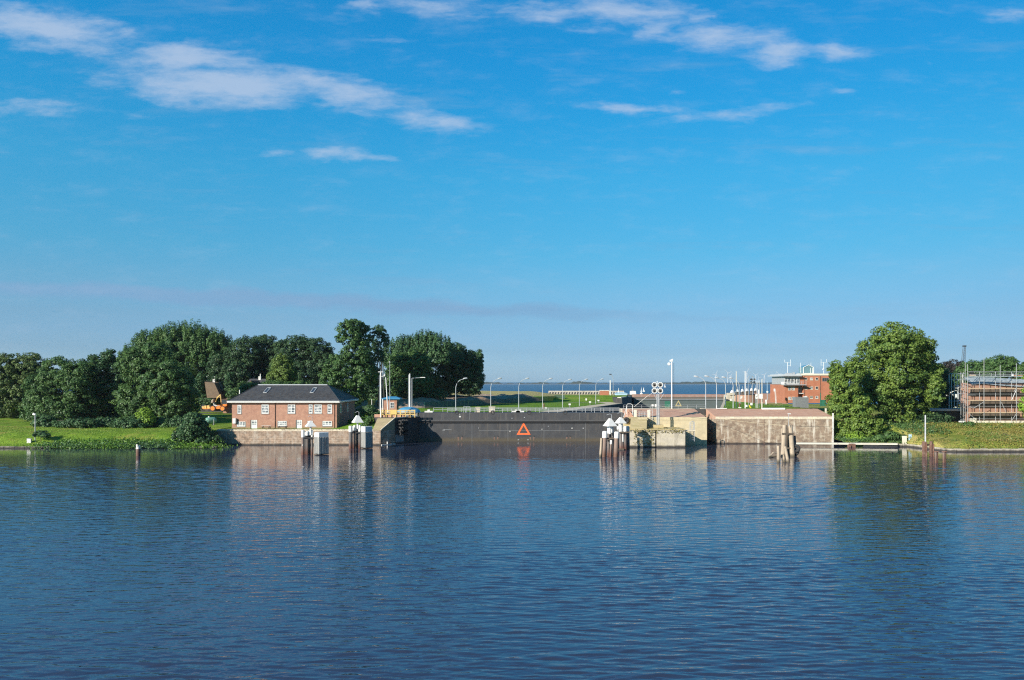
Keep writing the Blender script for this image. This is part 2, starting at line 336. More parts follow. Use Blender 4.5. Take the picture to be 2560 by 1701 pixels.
# ------------------------------------------------------------------ mesh helpers
class MB:
    def __init__(s): s.v = []; s.f = []
    def add(s, vs, fs):
        o = len(s.v); s.v += [tuple(q) for q in vs]; s.f += [tuple(i + o for i in f) for f in fs]; return s
    def box(s, x0, x1, y0, y1, z0, z1):
        vs = [(x, y, z) for z in (z0, z1) for y in (y0, y1) for x in (x0, x1)]
        return s.add(vs, [(0, 2, 3, 1), (4, 5, 7, 6), (0, 1, 5, 4), (2, 6, 7, 3), (0, 4, 6, 2), (1, 3, 7, 5)])
    def prism(s, poly, z0, z1):
        """poly: (x, y) points counter-clockwise; z1 may be a list, one height per point"""
        n = len(poly); zt = z1 if isinstance(z1, (list, tuple)) else [z1] * n
        zb = z0 if isinstance(z0, (list, tuple)) else [z0] * n
        vs = [(x, y, zb[i]) for i, (x, y) in enumerate(poly)] + [(x, y, zt[i]) for i, (x, y) in enumerate(poly)]
        fs = [tuple(reversed(range(n))), tuple(range(n, 2 * n))] + [(i, (i + 1) % n, n + (i + 1) % n, n + i) for i in range(n)]
        return s.add(vs, fs)
    def prism_y(s, poly, y0, y1):
        """poly: (x, z) points, extruded along y"""
        n = len(poly)
        vs = [(x, y0, z) for x, z in poly] + [(x, y1, z) for x, z in poly]
        return s.add(vs, [tuple(range(n)), tuple(reversed(range(n, 2 * n)))] + [(i, n + i, n + (i + 1) % n, (i + 1) % n) for i in range(n)])
    def tube(s, pts, r, n=8, cap=True):
        pts = [Vector(p) for p in pts]
        rs = r if isinstance(r, (list, tuple)) else [r] * len(pts)
        o = len(s.v); prev = None
        for i, p in enumerate(pts):
            d = (pts[min(i + 1, len(pts) - 1)] - pts[max(i - 1, 0)]).normalized()
            ref = Vector((0, 0, 1)) if abs(d.z) < .9 else Vector((1, 0, 0))
            a = d.cross(ref).normalized(); b = d.cross(a)
            for k in range(n):
                t = 2 * math.pi * (k + .5) / n
                s.v.append(tuple(p + (a * math.cos(t) + b * math.sin(t)) * rs[i]))
        for i in range(len(pts) - 1):
            for k in range(n):
                q = o + i * n; s.f.append((q + k, q + (k + 1) % n, q + n + (k + 1) % n, q + n + k))
        if cap:
            s.f.append(tuple(o + k for k in reversed(range(n)))); e = o + (len(pts) - 1) * n
            s.f.append(tuple(e + k for k in range(n)))
        return s
    def ring(s, c, axis, R_, r, n=20, k=8):
        """torus"""
        c = Vector(c); ax = Vector(axis).normalized()
        ref = Vector((0, 0, 1)) if abs(ax.z) < .9 else Vector((1, 0, 0))
        a = ax.cross(ref).normalized(); b = ax.cross(a); o = len(s.v)
        for i in range(n):
            t = 2 * math.pi * i / n; d = a * math.cos(t) + b * math.sin(t)
            for j in range(k):
                w = 2 * math.pi * j / k
                s.v.append(tuple(c + d * (R_ + r * math.cos(w)) + ax * (r * math.sin(w))))
        for i in range(n):
            for j in range(k):
                s.f.append((o + i * k + j, o + ((i + 1) % n) * k + j, o + ((i + 1) % n) * k + (j + 1) % k, o + i * k + (j + 1) % k))
        return s
    def dome(s, c, rx, ry, rz, n=20, k=6, bottom=0.0):
        o = len(s.v); c = Vector(c)
        for j in range(k):
            ph = bottom + (math.pi / 2 - bottom) * j / k
            for i in range(n):
                t = 2 * math.pi * i / n
                s.v.append((c.x + rx * math.cos(ph) * math.cos(t), c.y + ry * math.cos(ph) * math.sin(t), c.z + rz * math.sin(ph)))
        s.v.append((c.x, c.y, c.z + rz)); top = len(s.v) - 1
        for j in range(k - 1):
            for i in range(n):
                s.f.append((o + j * n + i, o + j * n + (i + 1) % n, o + (j + 1) * n + (i + 1) % n, o + (j + 1) * n + i))
        for i in range(n): s.f.append((o + (k - 1) * n + i, o + (k - 1) * n + (i + 1) % n, top))
        s.f.append(tuple(o + i for i in reversed(range(n))))
        return s
    def build(s, name, m, parent=None, smooth=False, label=None):
        me = bpy.data.meshes.new(name)
        off = Vector(parent_loc(parent)) if parent else Vector((0, 0, 0))
        me.from_pydata([tuple(Vector(q) - off) for q in s.v], [], s.f)
        me.update()
        if smooth:
            me.polygons.foreach_set('use_smooth', [True] * len(me.polygons))
            me.set_sharp_from_angle(angle=rad(40))
        me.materials.append(m)
        o = bpy.data.objects.new(name, me); COL.objects.link(o)
        if parent: o.parent = parent
        if label: o['label'] = label
        return o
def parent_loc(p):
    v = Vector((0, 0, 0))
    while p is not None: v += p.location; p = p.parent
    return v
def tag(o, label, cat, group=None):
    o['label'] = label; o['category'] = cat
    if group: o['group'] = group
    return o
def thing(name, loc, label, cat, group=None):
    o = bpy.data.objects.new(name, None); o.empty_display_size = .5; COL.objects.link(o)
    o.location = loc
    return tag(o, label, cat, group)
def struct(o, kind='structure'):
    o['kind'] = kind; return o
def copy_tree(o, parent=None):
    c = o.copy(); COL.objects.link(c)
    if parent: c.parent = parent
    for ch in list(o.children): copy_tree(ch, c)
    return c

def grid_mesh(name, xs, ys, zf, m, smooth=True):
    """xs: function (y-index) -> array of x; generic height sheet"""
    rows = []
    for y in ys:
        for x in xs(y): rows.append((x, y, zf(x, y)))
    nc = len(xs(ys[0])); nr = len(ys)
    fs = [(j * nc + i, j * nc + i + 1, (j + 1) * nc + i + 1, (j + 1) * nc + i) for j in range(nr - 1) for i in range(nc - 1)]
    me = bpy.data.meshes.new(name); me.from_pydata(rows, [], fs); me.update()
    if smooth: me.polygons.foreach_set('use_smooth', [True] * len(me.polygons))
    me.materials.append(m)
    o = bpy.data.objects.new(name, me); COL.objects.link(o)
    return o

def leaf_mesh(name, pos, nrm, size, tint, m, parent=None, aspect=0.7, up=0.0):
    n = len(pos)
    rnd = NR.normal(size=(n, 3)); rnd[:, 2] += up
    t = np.cross(nrm, rnd); t /= np.linalg.norm(t, axis=1, keepdims=True) + 1e-9
    b = np.cross(nrm, t); b /= np.linalg.norm(b, axis=1, keepdims=True) + 1e-9
    if up: t, b = b, t
    s = size[:, None]
    bend = nrm * s * .25
    v = np.empty((n, 4, 3))
    v[:, 0] = pos - t * s - bend; v[:, 1] = pos - b * s * aspect; v[:, 2] = pos + t * s - bend; v[:, 3] = pos + b * s * aspect
    if parent: v -= np.array(parent_loc(parent))
    me = bpy.data.meshes.new(name)
    me.vertices.add(4 * n); me.vertices.foreach_set('co', v.reshape(-1).astype(np.float32))
    me.loops.add(4 * n); me.loops.foreach_set('vertex_index', np.arange(4 * n, dtype=np.int32))
    me.polygons.add(n); me.polygons.foreach_set('loop_start', np.arange(0, 4 * n, 4, dtype=np.int32))
    at = me.attributes.new('tint', 'FLOAT', 'FACE'); at.data.foreach_set('value', tint.astype(np.float32))
    me.update(calc_edges=True); me.validate()
    me.materials.append(m)
    o = bpy.data.objects.new(name, me); COL.objects.link(o)
    if parent: o.parent = parent
    return o

def crown_points(lobes, leaf, k=1.0, spiky=0.0, clump=1.0, gap=0.12):
    P_, N_, T_, S_ = [], [], [], []
    for (cx_, cy_, cz_, rx, ry, rz) in lobes:
        rm = (rx + ry + rz) / 3
        rc = clump * (0.45 + 0.10 * rm)
        nc = max(8, int(k * 3.0 * 4 * math.pi * rm * rm / (math.pi * rc * rc) * .62))
        d = NR.normal(size=(nc, 3)); d /= np.linalg.norm(d, axis=1, keepdims=True)
        keep = (d[:, 2] > -.75) & (NR.random(nc) > gap)
        d = d[keep]; nc = len(d)
        radf = np.where(NR.random(nc) < .22, NR.uniform(.3, .7, nc), NR.uniform(.76, 1.05, nc))
        cen = np.array([cx_, cy_, cz_]) + d * np.array([rx, ry, rz]) * radf[:, None]
        ct = np.clip(NR.normal(.5, .26, nc) + .15 * d[:, 2], 0, 1)
        crad = rc * NR.uniform(.6, 1.35, nc)
        for i in range(nc):
            nl = max(8, int(k * 3.4 * (crad[i] / leaf) ** 2))
            q = NR.normal(size=(nl, 3)); q /= np.linalg.norm(q, axis=1, keepdims=True)
            rr = crad[i] * NR.uniform(.45, 1.0, nl) ** .6
            sc = np.array([1, 1, .72])
            if spiky and d[i, 2] > .1: sc = np.array([.55, .55, 1.0 + spiky])
            P_.append(cen[i] + q * rr[:, None] * sc)
            nn = q * .55 + d[i] * .5 + NR.normal(size=(nl, 3)) * .38 + np.array([0, 0, .3])
            N_.append(nn / np.linalg.norm(nn, axis=1, keepdims=True))
            T_.append(np.clip(ct[i] + NR.normal(0, .08, nl), 0, 1))
            S_.append(leaf * NR.uniform(.65, 1.25, nl))
    return np.concatenate(P_), np.concatenate(N_), np.concatenate(T_), np.concatenate(S_)

def limb(mb, a, b, r0, r1, wig=.4):
    a, b = Vector(a), Vector(b); pts, rs = [], []
    for i in range(6):
        t = i / 5; p = a.lerp(b, t)
        w = math.sin(t * math.pi) * wig
        p += Vector((RND.uniform(-w, w), RND.uniform(-w, w), w * .6))
        pts.append(p); rs.append(r0 + (r1 - r0) * t)
    mb.tube(pts, rs, 7)

def tree(name, Y, lobes_px, base_u, base_z, lm, label, cat='tree', group=None, leaf=.30, k=1.0, spiky=0, clump=1.0, depth=1.0, trunk_r=.38, gap=.03, jit=3.0):
    sc = Y / F
    lobes = []
    for i, lb in enumerate(lobes_px):
        u, v, ru, rv = lb[:4]
        dy = lb[4] if len(lb) > 4 else RND.uniform(-jit, jit)
        y = Y + dy
        lobes.append((X(u, y), y, Z(v, y), ru * sc * .97, (ru + rv) / 2 * sc * .92 * depth, rv * sc * .97))
    bx = X(base_u, Y)
    t = thing(name, (bx, Y, base_z), label, cat, group)
    P_, N_, T_, S_ = crown_points(lobes, leaf, k, spiky, clump, gap)
    ok = P_[:, 2] > base_z + .05
    leaf_mesh('crown', P_[ok], N_[ok], S_[ok], T_[ok], LM[lm], t)
    mb = MB()
    zs = sorted(l_[2] for l_ in lobes); fork = base_z + max(.6, (zs[len(zs) // 2] - base_z) * .55)
    top = (bx + RND.uniform(-.4, .4), Y, fork)
    limb(mb, (bx, Y, base_z - .4), top, trunk_r, trunk_r * .75, .15)
    for l_ in lobes:
        limb(mb, top, (l_[0], l_[1], l_[2] + l_[5] * .3), trunk_r * .55, .05, .5)
    mb.build('trunk', M['bark'], t, smooth=True)
    return t

# ------------------------------------------------------------------ water
def water_mat(name, base, rough, bscale, bdist, stretch, lee=None):
    m, n, l, b, out = new_mat(name)
    b.inputs['Base Color'].default_value = (*base, 1); b.inputs['Roughness'].default_value = rough; b.inputs['IOR'].default_value = 1.72
    p = wpos(n)
    bp = n.new('ShaderNodeBump'); bp.inputs['Distance'].default_value = bdist; bp.inputs['Strength'].default_value = 1
    l.new(nz(n, l, p, bscale, 2.6, stretch, .55), bp.inputs['Height']); l.new(bp.outputs[0], b.inputs['Normal'])
    if lee:      # sheltered water in the lee of the lock is smoother
        sx = n.new('ShaderNodeSeparateXYZ'); l.new(p, sx.inputs[0])
        mrn = n.new('ShaderNodeMapRange'); mrn.interpolation_type = 'SMOOTHSTEP'; l.new(sx.outputs[1], mrn.inputs[0])
        mrn.inputs[1].default_value = lee[0]; mrn.inputs[2].default_value = lee[1]; mrn.inputs[3].default_value = 1; mrn.inputs[4].default_value = .22
        l.new(mrn.outputs[0], bp.inputs['Strength'])
    return m
M['water'] = water_mat('canal_water', (.030, .038, .066), .03, 1.5, .075, (.36, 1.0, 1), (122, 152)); M['water'].node_tree.nodes['Principled BSDF'].inputs['Specular Tint'].default_value = (1.0, .88, 1.0, 1)
M['sea'] = water_mat('estuary_water', (.030, .070, .14), .35, .25, 1.2, (.3, 1, 1)); M['sea'].node_tree.nodes['Principled BSDF'].inputs['Specular IOR Level'].default_value = .16

def make_water():
    xs = np.concatenate([[-900, -500, -300, -200], np.arange(-142, 142.1, .26), [200, 300, 500, 900]])
    ys = [-600, -200, -60, 0]
    y = 24.0
    while y < 188: ys.append(y); y += 0.085 + .0017 * max(0, y - 30)
    ys = np.array(ys + [188.5])
    Xg, Yg = np.meshgrid(xs, ys)
    z = np.zeros_like(Xg)
    r = np.random.default_rng(21)
    # gust patches: calmer towards the lock and in the lee of the banks
    g = np.zeros_like(Xg)
    for _ in range(9):
        kx, ky = r.normal(0, .03), r.normal(0, .10); g += np.sin(kx * Xg + ky * Yg + r.uniform(0, 6.28))
    g = 1.0 + .20 * g
    tt = np.clip((158 - Yg) / 40, 0.0, 1); calm = tt * tt * (3 - 2 * tt) * .87 + .13
    # ripples in four octaves, each with its own steepness
    for lo, hi, n_, slope in ((.25, .5, 30, .115), (.5, 1.0, 26, .070), (1.0, 2.0, 18, .036), (2.0, 4.5, 10, .011)):
        for i in range(n_):
            lam = lo * (hi / lo) ** r.random()
            th = r.normal(math.pi / 2 - .10, .30)
            k_ = 2 * math.pi / lam
            amp = slope * math.sqrt(2.0 / n_) / k_ * r.uniform(.6, 1.3)
            kx, ky = k_ * math.cos(th), k_ * math.sin(th)
            wob = 1.1 * np.sin(.05 * Xg + .11 * Yg + i) + .7 * np.sin(.21 * Xg - .07 * Yg + 2.1 * i)
            ph = np.sin(kx * Xg + ky * Yg + wob + r.uniform(0, 6.28))
            dy = 0.085 + .0017 * np.maximum(0, Yg - 30)        # short waves fade where the sheet is too coarse to carry them
            z += amp * (ph + .3 * ph * ph) * np.clip((lam / dy - 2.4) / 1.4, 0, 1)
    z *= np.clip(g, .35, 1.5) * calm
    z[(np.abs(Xg) > 141) | (Yg < 20)] = 0
    co = np.stack([Xg, Yg, z], -1).reshape(-1, 3)
    nr_, nc = Xg.shape
    idx = np.arange(nr_ * nc).reshape(nr_, nc)
    q = np.stack([idx[:-1, :-1], idx[:-1, 1:], idx[1:, 1:], idx[1:, :-1]], -1).reshape(-1, 4)
    me = bpy.data.meshes.new('canal_water')
    me.vertices.add(len(co)); me.vertices.foreach_set('co', co.reshape(-1).astype(np.float32))
    me.loops.add(q.size); me.loops.foreach_set('vertex_index', q.reshape(-1).astype(np.int32))
    me.polygons.add(len(q)); me.polygons.foreach_set('loop_start', np.arange(0, q.size, 4, dtype=np.int32))
    me.polygons.foreach_set('use_smooth', np.ones(len(q), dtype=bool))
    me.update(calc_edges=True)
    me.materials.append(M['water'])
    o = bpy.data.objects.new('canal_water', me); COL.objects.link(o); struct(o)
make_water()
struct(MB().add([(-30000, 187, -.05), (30000, 187, -.05), (30000, 30000, -.05), (-30000, 30000, -.05)], [(0, 1, 2, 3)]).build('sea', M['sea']))

# ------------------------------------------------------------------ land
def sm(t): t = min(1, max(0, t)); return t * t * (3 - 2 * t)
def fbm(x, y, s=1.0, o=3): return mnoise.fractal(Vector((x * s, y * s, 7.3)), .9, 2.0, o)
def x_left(y): return 21 + .35 * (y - 233) if y < 296.5 else 43.2 + .2 * (y - 296.5)     # chamber wall lines, skewed to the view
def x_right(y): return 52 + .29 * (y - 190)
def h_left(x, y):
    bank = -.5 + 3.2 * sm((y - 166.3) / 13) + 1.6 * sm((y - 185) / 60)
    quay = 3.5 + 1.2 * sm((y - 205) / 40)
    h = bank + (quay - bank) * sm((x + 84) / 16) * sm((y - 172) / 6)
    rise = sm((x + 43.5) / 9.5) * sm((y - 176.3) / 5) * (.55 + .45 * sm((y - 178) / 10)) + sm((x + 70) / 40) * sm((y - 225) / 30)
    h += ((5.85 if y < 194 else 6.1) - h) * min(1, rise)
    if y > 385: h += .9 * fbm(x, y, .02) * sm((y - 385) / 60) - 1.2 * sm((y - 420) / 200) - 3.6 * sm((x - 15) / 35) * sm((y - 400) / 150)
    return h + (.10 * fbm(x, y, .3) if x < -69 and y > 170 else .03 * fbm(x, y, .3))
def yrow(a, b, s0, s1):
    ys = []; y = a
    while y < b: ys.append(y); y += s0 + (s1 - s0) * (y - a) / (b - a)
    return ys + [b]
ys_l = yrow(166.0, 300, .9, 5) + [320, 360, 400, 460, 520, 600, 700, 830]
bx_ = list(np.concatenate([-67.6 - np.array([700, 420, 250, 170, 130, 110]), np.arange(-67.6 - 100, -67.5, 1.6)]))
struct(grid_mesh('grass_bank', lambda y: bx_, ys_l, h_left, M['bank']))
dd = np.concatenate([[0, .8], np.arange(2, 46, 1.3)])
def lawn_xs(y):
    xr = -32.1 if y < 181.5 else (-32.9 if y < 192.3 else x_left(y) - .6); w = xr + 67.6
    return [-67.6 + w * t for t in np.linspace(0, 1, 46)]
ys_q = [y for y in yrow(176.2, 181.4, .8, .8)] + [181.6, 183, 185, 187, 189, 191, 192.2, 192.4] + yrow(193.3, 300, 1.2, 5) + [320, 345, 370, 395, 430, 470, 520, 600, 700, 830]
def lawn_z(x, y):
    z = h_left(x, y)
    return z
struct(grid_mesh('lawn', lawn_xs, ys_q, lawn_z, M['lawn']))

# grassed dyke between the lawn path and the mole
def dyke_z(x, y):
    t = (y - 322) / 26.0
    return 5.9 + 2.5 * sm(t) * (1 - sm((y - 352) / 26)) + .12 * fbm(x, y, .15)
struct(grid_mesh('grass_dyke', lambda y: list(np.linspace(17 + .1 * (y - 322), x_left(y) - .8, 24)), list(np.linspace(320, 384, 26)), dyke_z, M['lawn']))
def soil_z(x, y):
    off = -27 + .443 * (y - 238) - x                 # metres behind the mesh fence
    w = sm((off - 4) / 7) * (1 - sm((off - 30) / 14)) * sm((y - 240) / 16) * (1 - sm((y - 338) / 16))
    return h_left(x, y) - .25 + w * (2.6 + 1.0 * fbm(x, y, .12, 5)) + .5 * max(0, fbm(x + 40, y, .25, 4)) * min(1, w * 3)
struct(grid_mesh('soil_mound', lambda y: list(np.linspace(-70, 19, 80)), list(np.linspace(240, 354, 62)), soil_z, M['soil'], smooth=False))
# footpath along the chamber edge and across the lawn
def strip(name, pts, w, m, dz):
    mb = MB(); L, R_ = [], []
    for i, (x, y) in enumerate(pts):
        a = Vector(pts[max(i - 1, 0)]); b = Vector(pts[min(i + 1, len(pts) - 1)]); d = (b - a).normalized(); nrm = Vector((-d.y, d.x))
        for lst, s_ in ((L, w / 2), (R_, -w / 2)):
            q = Vector((x, y)) + nrm * s_; lst.append((q.x, q.y, h_left(q.x, q.y) + dz))
    n = len(pts)
    mb.add(L + R_, [(i, n + i, n + i + 1, i + 1) for i in range(n - 1)])
    return struct(mb.build(name, m))
strip('footpath', [(x_left(y) - 3.7, y) for y in np.linspace(194, 296, 44)] + [(39, 304), (38, 316)], 5.4, M['path'], .05)
strip('lawn_path', [(X(1380 + t * 115, 318 - t * 14), 318 - t * 14) for t in np.linspace(0, 1, 24)], 1.6, M['path'], .06)
strip('access_road', [(X(u, 246), 246 + .02 * (u - 500)) for u in np.linspace(300, 590, 30)], 3.2, mat('asphalt', (.11, .11, .11), (.08, .08, .08), .8, .9), .05)

def h_right(x, y):
    top = 7.9
    s0 = 171.0 - 12.7 * sm((x - 89.2) / 2.0)
    a = sm((x - 89.2) / 2.0)
    bank = a * (-.3 + 2.1 * sm((y - s0) / 5) + 2.4 * sm((y - s0 - 6) / 20) + .8 * sm((y - 200) / 60)) + (1 - a) * (-.2 + 1.2 * sm((y - s0) / 3) + 3.2 * sm((y - s0 - 4) / 22) + .8 * sm((y - 200) / 60))
    t = sm((x - 75) / 14)
    if x > 75.5: t = max(t, 1 - sm((y - 214) / 30))
    z = top + (bank - top) * t
    if y > 330: z -= 2.2 * sm((y - 330) / 40)
    return z + (.12 * fbm(x, y, .35) if x > 76 else .03 * fbm(x, y, .3))
ys_r = yrow(188.0, 300, 1.1, 5) + [330, 345, 360, 375, 395, 415]
struct(grid_mesh('lock_lawn', lambda y: list(np.linspace(x_right(y) + .8, max(75.2, x_right(y) + 30), 26)), ys_r, h_right, M['lawn']))
def shore(x): return 171.0 - 12.7 * sm((x - 89.2) / 2.0)
def bank_sheet(name, xs, m):
    es = yrow(-.6, 130, .7, 5) + [150, 170, 190, 230]
    rows = []; nc = len(xs)
    for e in es:
        for x in xs:
            y = shore(x) + e; x_ = max(x, x_right(y) + .9); rows.append((x_, y, h_right(max(x_, 75.6), y)))
    MBx = MB().add(rows, [(j * nc + i, j * nc + i + 1, (j + 1) * nc + i + 1, (j + 1) * nc + i) for j in range(len(es) - 1) for i in range(nc - 1)])
    return struct(MBx.build(name, m, smooth=True))
bank_sheet('rough_bank', list(np.concatenate([np.concatenate([np.linspace(75.65, 88.8, 20), np.linspace(89.2, 91.3, 12), np.linspace(91.8, 96, 6)]), np.linspace(97, 170, 58), [200, 260, 400, 700]])), M['bank2'])

# far shore beyond the estuary
def far_shore():
    xs = np.linspace(-5200, 5200, 620); mb = MB(); vs = []
    for x in xs:
        a = fbm(x, 0, .0022, 6); b_ = fbm(x + 900, 3, .012, 4); c_ = fbm(x, 9, .05, 3)
        h = 8.5 + max(-3, 18 * a) + max(-3, 9 * b_) + 6.0 * c_
        h = max(2.0, h)
        vs += [(x, 5150, -1), (x, 5170, 1.2), (x, 5210, h * .9), (x, 5290, h), (x, 5500, -1)]
    n = len(xs)
    mb.add(vs, [(i * 5 + j, (i + 1) * 5 + j, (i + 1) * 5 + j + 1, i * 5 + j + 1) for i in range(n - 1) for j in range(4)])
    struct(mb.build('far_shore', M['far']))
    struct(MB().box(-5200, 5200, 5080, 5149, -1, .9).build('far_beach', mat('far_sand', (.42, .39, .33), (.36, .33, .28), .005, .9)))
far_shore()

# ------------------------------------------------------------------ quay walls, piers, lock chamber
def wall_thing(name, label, cat, loc, parts):
    t = thing(name, loc, label, cat)
    for pn, mb, m in parts: mb.build(pn, M[m], t)
    return t
# left quay
wall_thing('quay_wall', 'stained masonry quay wall below the brick house with the grey tiled roof', 'quay wall', (-49, 175, 0), [
    ('wall', MB().box(-67.7, -30.45, 174.8, 176.6, -2, 3.28), 'stone'),
    ('coping', MB().box(-67.9, -30.3, 174.72, 176.62, 3.28, 3.56), 'coping')])
wall_thing('return_wall', 'shaded end of the masonry quay beside the shore bush', 'quay wall', (-67.8, 178, 0), [
    ('wall', MB().prism([(-69.6, 176.5), (-67.75, 174.9), (-67.75, 182), (-69.6, 182)], -2, 3.2), 'stone')])
# left pier: sloping sett ramp, splayed wing wall, raised head
PA, PB, PC = (-30.2, 174.5), (-27.4, 177.5), (-22.75, 185.5)
tp = thing('lock_pier', (-29, 180, 0), 'pier head with sloping sett ramp and shaded wing wall left of the dark gate', 'pier')
MB().prism([PB, PC, (-22.75, 193), (-33, 193), (-33, 181.5), (-31.4, 177.5)], -2, 6.05).build('wall', M['shade_conc'], tp)
MB().prism([(-32.0, 174.66), PA, (PB[0] - .003, PB[1] - .003), (-31.4, 177.49)], -2, 3.36).build('footing', M['stone'], tp)
MB().prism([(-32.03, 174.60), (PA[0] + .03, PA[1] - .06), (PB[0] - .003, PB[1] - .003), (-31.4, 177.49)], 3.363, [3.5, 3.5, 6.05, 6.05]).build('ramp', M['ramp'], tp)
MB().prism([(-30.23, 174.45), (-30.02, 174.5), (-27.25, 177.42), (-22.7, 185.4), (-22.9, 185.49), (-27.43, 177.52)], [3.4, 3.4, 6.0, 6.0, 6.0, 6.0], [3.62, 3.62, 6.24, 6.24, 6.24, 6.24]).build('coping', M['coping'], tp)
dv = Vector((PC[0] - PB[0], PC[1] - PB[1], 0)).normalized(); dn_ = Vector((dv.y, -dv.x, 0))
def along(t, off): q = Vector((PB[0], PB[1], 0)) + dv * t + dn_ * off; return (q.x, q.y)
MB().prism([along(.3, .01), along(.3, .14), along(3.2, .14), along(3.2, .01)], -1, 2.2).build('panel', M['panel_conc'], tp)
MB().box(-33, -25.6, 182.2, 182.5, 6.05, 6.75).build('parapet', M['brick_pave'], tp)
# left chamber wall and right chamber wall
def chamber(name, label, fx, y0, y1, side, z1):
    t = thing(name, ((fx(y0) + fx(y1)) / 2, (y0 + y1) / 2, 0), label, 'lock wall')
    a, b = (fx(y0), y0), (fx(y1), y1)
    pl = [a, b, (b[0] - side * 1.4, b[1]), (a[0] - side * 1.4, a[1])]
    if side < 0: pl = pl[::-1]
    if side > 0: pl = [a, b, (b[0] - 1.4, b[1]), (a[0] - 1.4, a[1])]
    MB().prism(pl, -1, z1).build('wall', M['shade_conc'], t)
    d = .08 * side
    pl2 = [(p[0] + (d if i in (0, 1) else 0), p[1]) for i, p in enumerate([a, b, (b[0] - side * .8, b[1]), (a[0] - side * .8, a[1])])]
    if side < 0: pl2 = pl2[::-1]
    MB().prism(pl2, z1 + .003, z1 + .2).build('coping', M['path'], t)
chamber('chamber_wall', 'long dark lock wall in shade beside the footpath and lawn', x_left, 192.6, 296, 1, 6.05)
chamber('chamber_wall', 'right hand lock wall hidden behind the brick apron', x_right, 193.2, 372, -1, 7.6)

# right pier: platform, ochre wall with brick apron, notch, long red quay
tr = thing('landing_platform', (32, 171, 0), 'old concrete landing stage with moss and weeds below the signal mast', 'landing stage')
MB().prism([(26.0, 168.5), (31.75, 168.5), (31.75, 176.0), (26.0, 176.0)], -2, 3.85).build('wall', M['concrete'], tr)
MB().prism([(32.1, 168.5), (38.4, 168.5), (38.4, 176.0), (32.1, 176.0)], -2, 3.85).build('wall', M['concrete'], tr)
MB().box(31.75, 32.1, 169.4, 176.0, -2, 3.85).build('slot', M['shade_conc'], tr)
MB().box(25.9, 38.5, 168.4, 175.99, 3.853, 4.05).build('coping', M['ramp_y'], tr)
tw = thing('pier_wall', (36, 178, 0), 'ochre rendered pier wall under a sloping brick apron behind the landing stage', 'quay wall')
MB().prism([(26.2, 176.02), (45.15, 176.02), (45.15, 189), (27.4, 189)], -2, 5.72).build('wall', M['yellow_wall'], tw)
MB().box(27.0, 45.17, 175.94, 176.7, 5.723, 6.36).build('coping', M['yellow_wall'], tw)
def apron(x0, x1, y0, z0, y1, z1): return MB().prism([(x0, y0), (x1, y0), (x1, y1), (x0, y1)], 5.70, [z0, z0, z1, z1])
apron(27.3, 45.15, 176.71, 6.33, 188, 7.85).build('brick_apron', M['brick_pave'], tw)
MB().box(27.35, 45.15, 188.003, 193, 5.8, 7.88).build('apron_edge', M['path'], tw)
MB().prism([(26.2, 168.72), (29.9, 168.72), (30.9, 174), (27.2, 174)], 4.04, [4.1, 4.1, 6.4, 6.4]).build('ramp', M['ramp_y'], tw)
MB().box(27.2, 30.95, 174.0, 175.93, 4.04, 6.42).build('step', M['ramp_y'], tw)
for i in range(3):
    MB().box(28.7, 30.9, 173.75 - .34 * i, 174.0 - .34 * i + .33, 6.05 - .16 * i, 6.34 - .15 * i).build('step', M['coping'], tw)
for ux in (1588, 1622):
    x = X(ux, 176.3); MB().box(x - .3, x + .3, 176.0, 176.6, 6.361, 8.05).build('pillar', M['pale'], tw)
tq = thing('quay_wall', (62, 178.5, 0), 'long red quay wall with pale lime stains between the notch and the big tree', 'quay wall')
xq0, xq1 = 48.0, 75.6
MB().prism([(xq0, 178.5), (xq1, 178.5), (xq1, 189), (xq0 - .3, 189)], -2, 5.75).build('wall', M['stone_red'], tq)
MB().box(xq0 - .02, xq1, 178.40, 179.2, 5.753, 6.36).build('coping', M['coping'], tq)
apron(xq0 - .01, xq1, 179.203, 6.33, 188, 7.88).build('brick_apron', M['brick_pave'], tq)
MB().box(45.15, 48.0, 188.4, 189.5, -2, 7.8).build('notch_back', M['shade_conc'], tq)
MB().box(47.7, 53.2, 189.003, 193.1, -1, 7.84).build('apron_edge', M['path'], tq)
for xx in (X(1910.5, 178.4),): MB().box(xx - .05, xx + .05, 178.46, 178.499, 0, 5.7).build('joint', M['rust'], tq)
MB().box(75.2, 75.63, 189.003, 246, -1, 7.86).build('return_wall', M['stone_red'], tq)
MB().box(75.15, 75.5, 178.3, 178.42, -.5, 7.2).build('edge_post', M['offwhite'], tq)

# ------------------------------------------------------------------ near lock gate
GY = 185.5
tg = thing('lock_gate', (2.4, 188, 0), 'near sliding steel lock gate, dark grey with an orange hollow triangle', 'lock gate')
gx0, gx1 = -22.7, 27.25
MB().box(gx0, gx1, GY, 191.5, -1.5, 4.62).build('lower_panel', M['gate'], tg)
MB().box(gx0, gx1, GY - .06, 191.5, 5.12, 7.0).build('upper_panel', M['gate'], tg)
MB().box(gx0, gx1, GY - .42, GY, 4.62, 5.12).build('rubbing_strake', M['gate_dark'], tg)
MB().box(gx0, gx1, GY - .46, GY - .062, 5.121, 5.20).build('ledge', mat('sunlit_ledge_steel', (.17, .175, .18), (.13, .13, .14), .6, .6), tg)  # paler than the gate steel: sun on the ledge top put into the colour
mb = MB()
for u in (1060, 1105, 1174, 1265, 1357, 1449, 1510): x = X(u, GY); mb.box(x - .03, x + .03, GY - .085, GY - .061, 5.3, 6.95)
for u in (1080, 1180, 1270, 1360, 1464, 1520): x = X(u, GY); mb.box(x - .03, x + .03, GY - .025, GY - .002, -.5, 4.55)
mb.box(X(1197, GY), X(1450, GY), GY - .02, GY - .002, 2.62, 2.68)
mb.build('weld_seam', M['grey'], tg)
